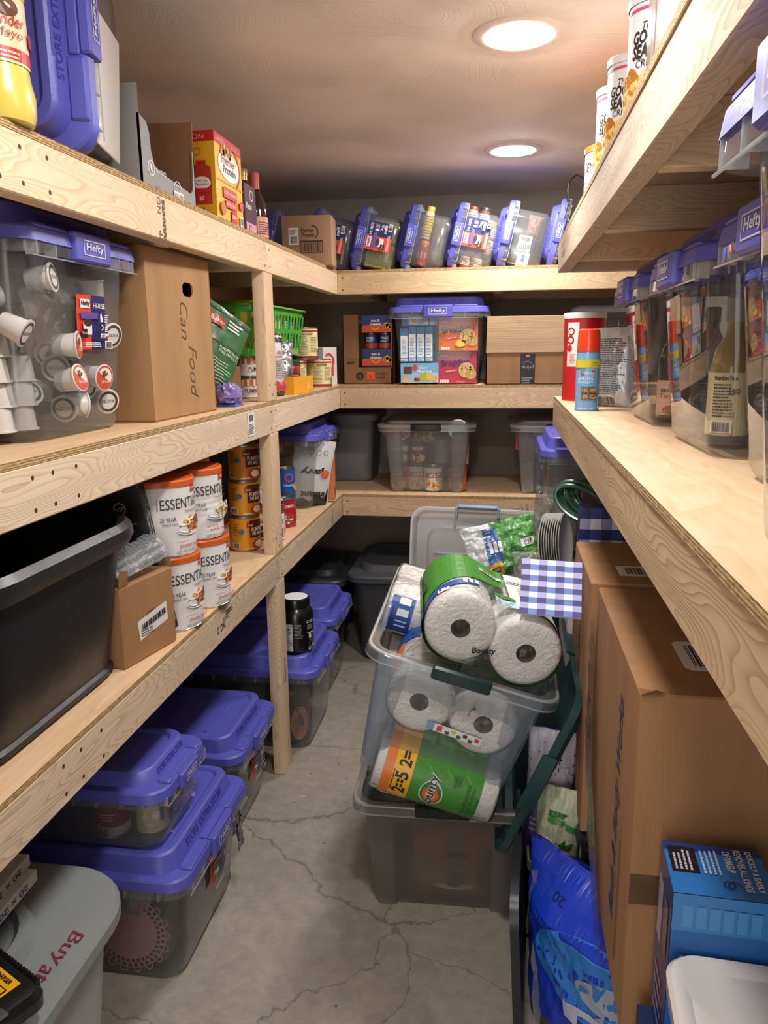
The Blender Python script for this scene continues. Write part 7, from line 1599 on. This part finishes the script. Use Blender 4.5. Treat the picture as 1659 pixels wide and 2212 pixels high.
# lids on edge in the first two
for k in range(10):
    t = thing('jar_lid', ('silver jar canning lid in the half hidden tipped bin'), 'jar lid', group='canning lids in the half hidden tipped bin')
    MB().lathe([(.033, 0), (.035, .002), (.035, .006), (.031, .0065), (.001, .0065)], mat('b8ae98', .3, metal=.7), 24).build('lid_disc', t)
    inside_tipped(1, t, -.095 + .0, -.170 + .0 * k, .045 + .0105 * k, (0, RAD(6 * (k % 3)), 0))
for k in range(6):
    o = carton(('yellow-green packet in the third tipped bin'), .10, .12, .018, 'a09a4a', {'F': lambda a, w, h: a.fine(-w * .45, h * .1, w * .9, h * .8, 2, '5a5a30', k)}, group='yellow-green packets in a tipped bin', name='food_packet', cat='packet')
    inside_tipped(2, o, -.055, -.125, .012 + .0195 * k)
for k in range(5):
    o = carton('pale green packet in the upper half of the third tipped bin', .085, .12, .020, '8a8648', None, group='pale green packets in a tipped bin', name='food_packet', cat='packet')
    inside_tipped(2, o, .05, -.125, .012 + .022 * k)
o = sjar('tall yellow and cream spice jar in the fourth tipped bin', .021, .13, 'd8c08a', 'c8a058', lambda a, r: (bw(a, r, 0, 'd8c03a', .02, .05), a.fine(-.02, .0, .05, .09, 8, 'a04a3a', 3, .3))); inside_tipped(3, o, .005, -.165, .105, (0, RAD(90), 0))
o = sjar('red spice jar with an orange cap at the bottom of the fourth tipped bin', .022, .10, 'a5442c', 'd8722c', lambda a, r: (bw(a, r, 0, '9a3a34', .015, .05), a.rect(-.02, .02, .035, .025, 'e0b0b0'))); inside_tipped(3, o, -.105, -.165, .10, (0, RAD(90), 0))
o = pouch('grey bag of ground pepper in the fourth tipped bin', .075, .19, .05, mat('6f6860', .5, bump=.5, bscale=300), None, name='spice_bag', cat='bag', crinkle=.003, seed=4); inside_tipped(3, o, -.09, -.150, .045, (0, RAD(90), 0))
for k, (x, z, c, cc, lb) in enumerate(((.075, .12, '9a8a7a', '7a3a34', 'jar with a red-brown lid at the top of the fifth tipped bin'), (.08, .07, '6a4a3a', '3a3a3a', 'brown jar beside the top jar of the fifth tipped bin'), (-.10, .11, '8a2a24', '2a2a2a', 'red patterned jar at the bottom of the fifth tipped bin'), (-.10, .06, '7a3a2a', '2a2a2a', 'brown patterned jar at the bottom of the fifth tipped bin'), (-.02, .03, 'a88a6a', 'b5853c', 'small tan jar by the base of the fifth tipped bin'), (.03, .03, '9a7a5a', 'b5853c', 'second small tan jar by the base of the fifth tipped bin'))):
    o = sjar(lb, .022, .08, c, cc, lambda a, r: (a.rect(-.03, .01, .06, .035, 'c9beb0'), a.fine(-.025, .014, .05, .028, 4, '5a2a24', k))); inside_tipped(4, o, x - .03, -.16, z, (0, RAD(90), 0))
o = pouch('brown paper bag in the upper half of the sixth tipped bin', .06, .09, .04, mat('7a5848', .5), None, name='paper_bag', cat='bag', crinkle=.004, seed=6); inside_tipped(5, o, .005, -.155, .06, (0, RAD(90), 0))
o = carton('white pack with small print in the sixth tipped bin', .065, .03, .055, 'd5d6d4', {'F': lambda a, w, h: (a.fine(-w * .4, h * .1, w * .5, h * .8, 6, '3a3a3c', 3), a.bars(w * .15, h * .2, w * .25, h * .6, vert=True))}); inside_tipped(5, o, -.025, -.168, .055)
o = carton('white and green pack at the bottom of the sixth tipped bin', .06, .03, .05, 'd8dcd4', {'F': lambda a, w, h: (a.ell(0, h * .5, .008, .008, '3a6ab0'), a.ell(w * .25, h * .5, .007, .007, '3a6ab0'), a.rect(-w * .5, 0, w * .2, h, '7a9a4a'))}); inside_tipped(5, o, -.090, -.168, .05)
o = carton('pale carton in the seventh tipped bin beside the right upper shelf', .14, .08, .10, 'b9b6b2', None); inside_tipped(6, o, -.03, -.12, .02)
# folded papers and film in the big tipped bin
o = carton('white folded paper inside the large tipped bin at the top left', .004, .20, .22, 'd2ccc8', None, (-.74, 1.45, SU + .035), (0, RAD(4), RAD(14)), name='folded_paper', cat='paper')
# more in the purple-lidded bin right of the aisle
carton('dark red carton inside the raised bin right of the aisle', .26, .20, .20, '6a2a30', None, (.35, 2.98, .705), 0)
crumpled('orange and black bundle inside the raised bin right of the aisle', 'bundle', 'bundle', mat('2a2624', .5), .07, 1.2, .8, .7, (.30, 2.84, .705), 4, .4, 8)
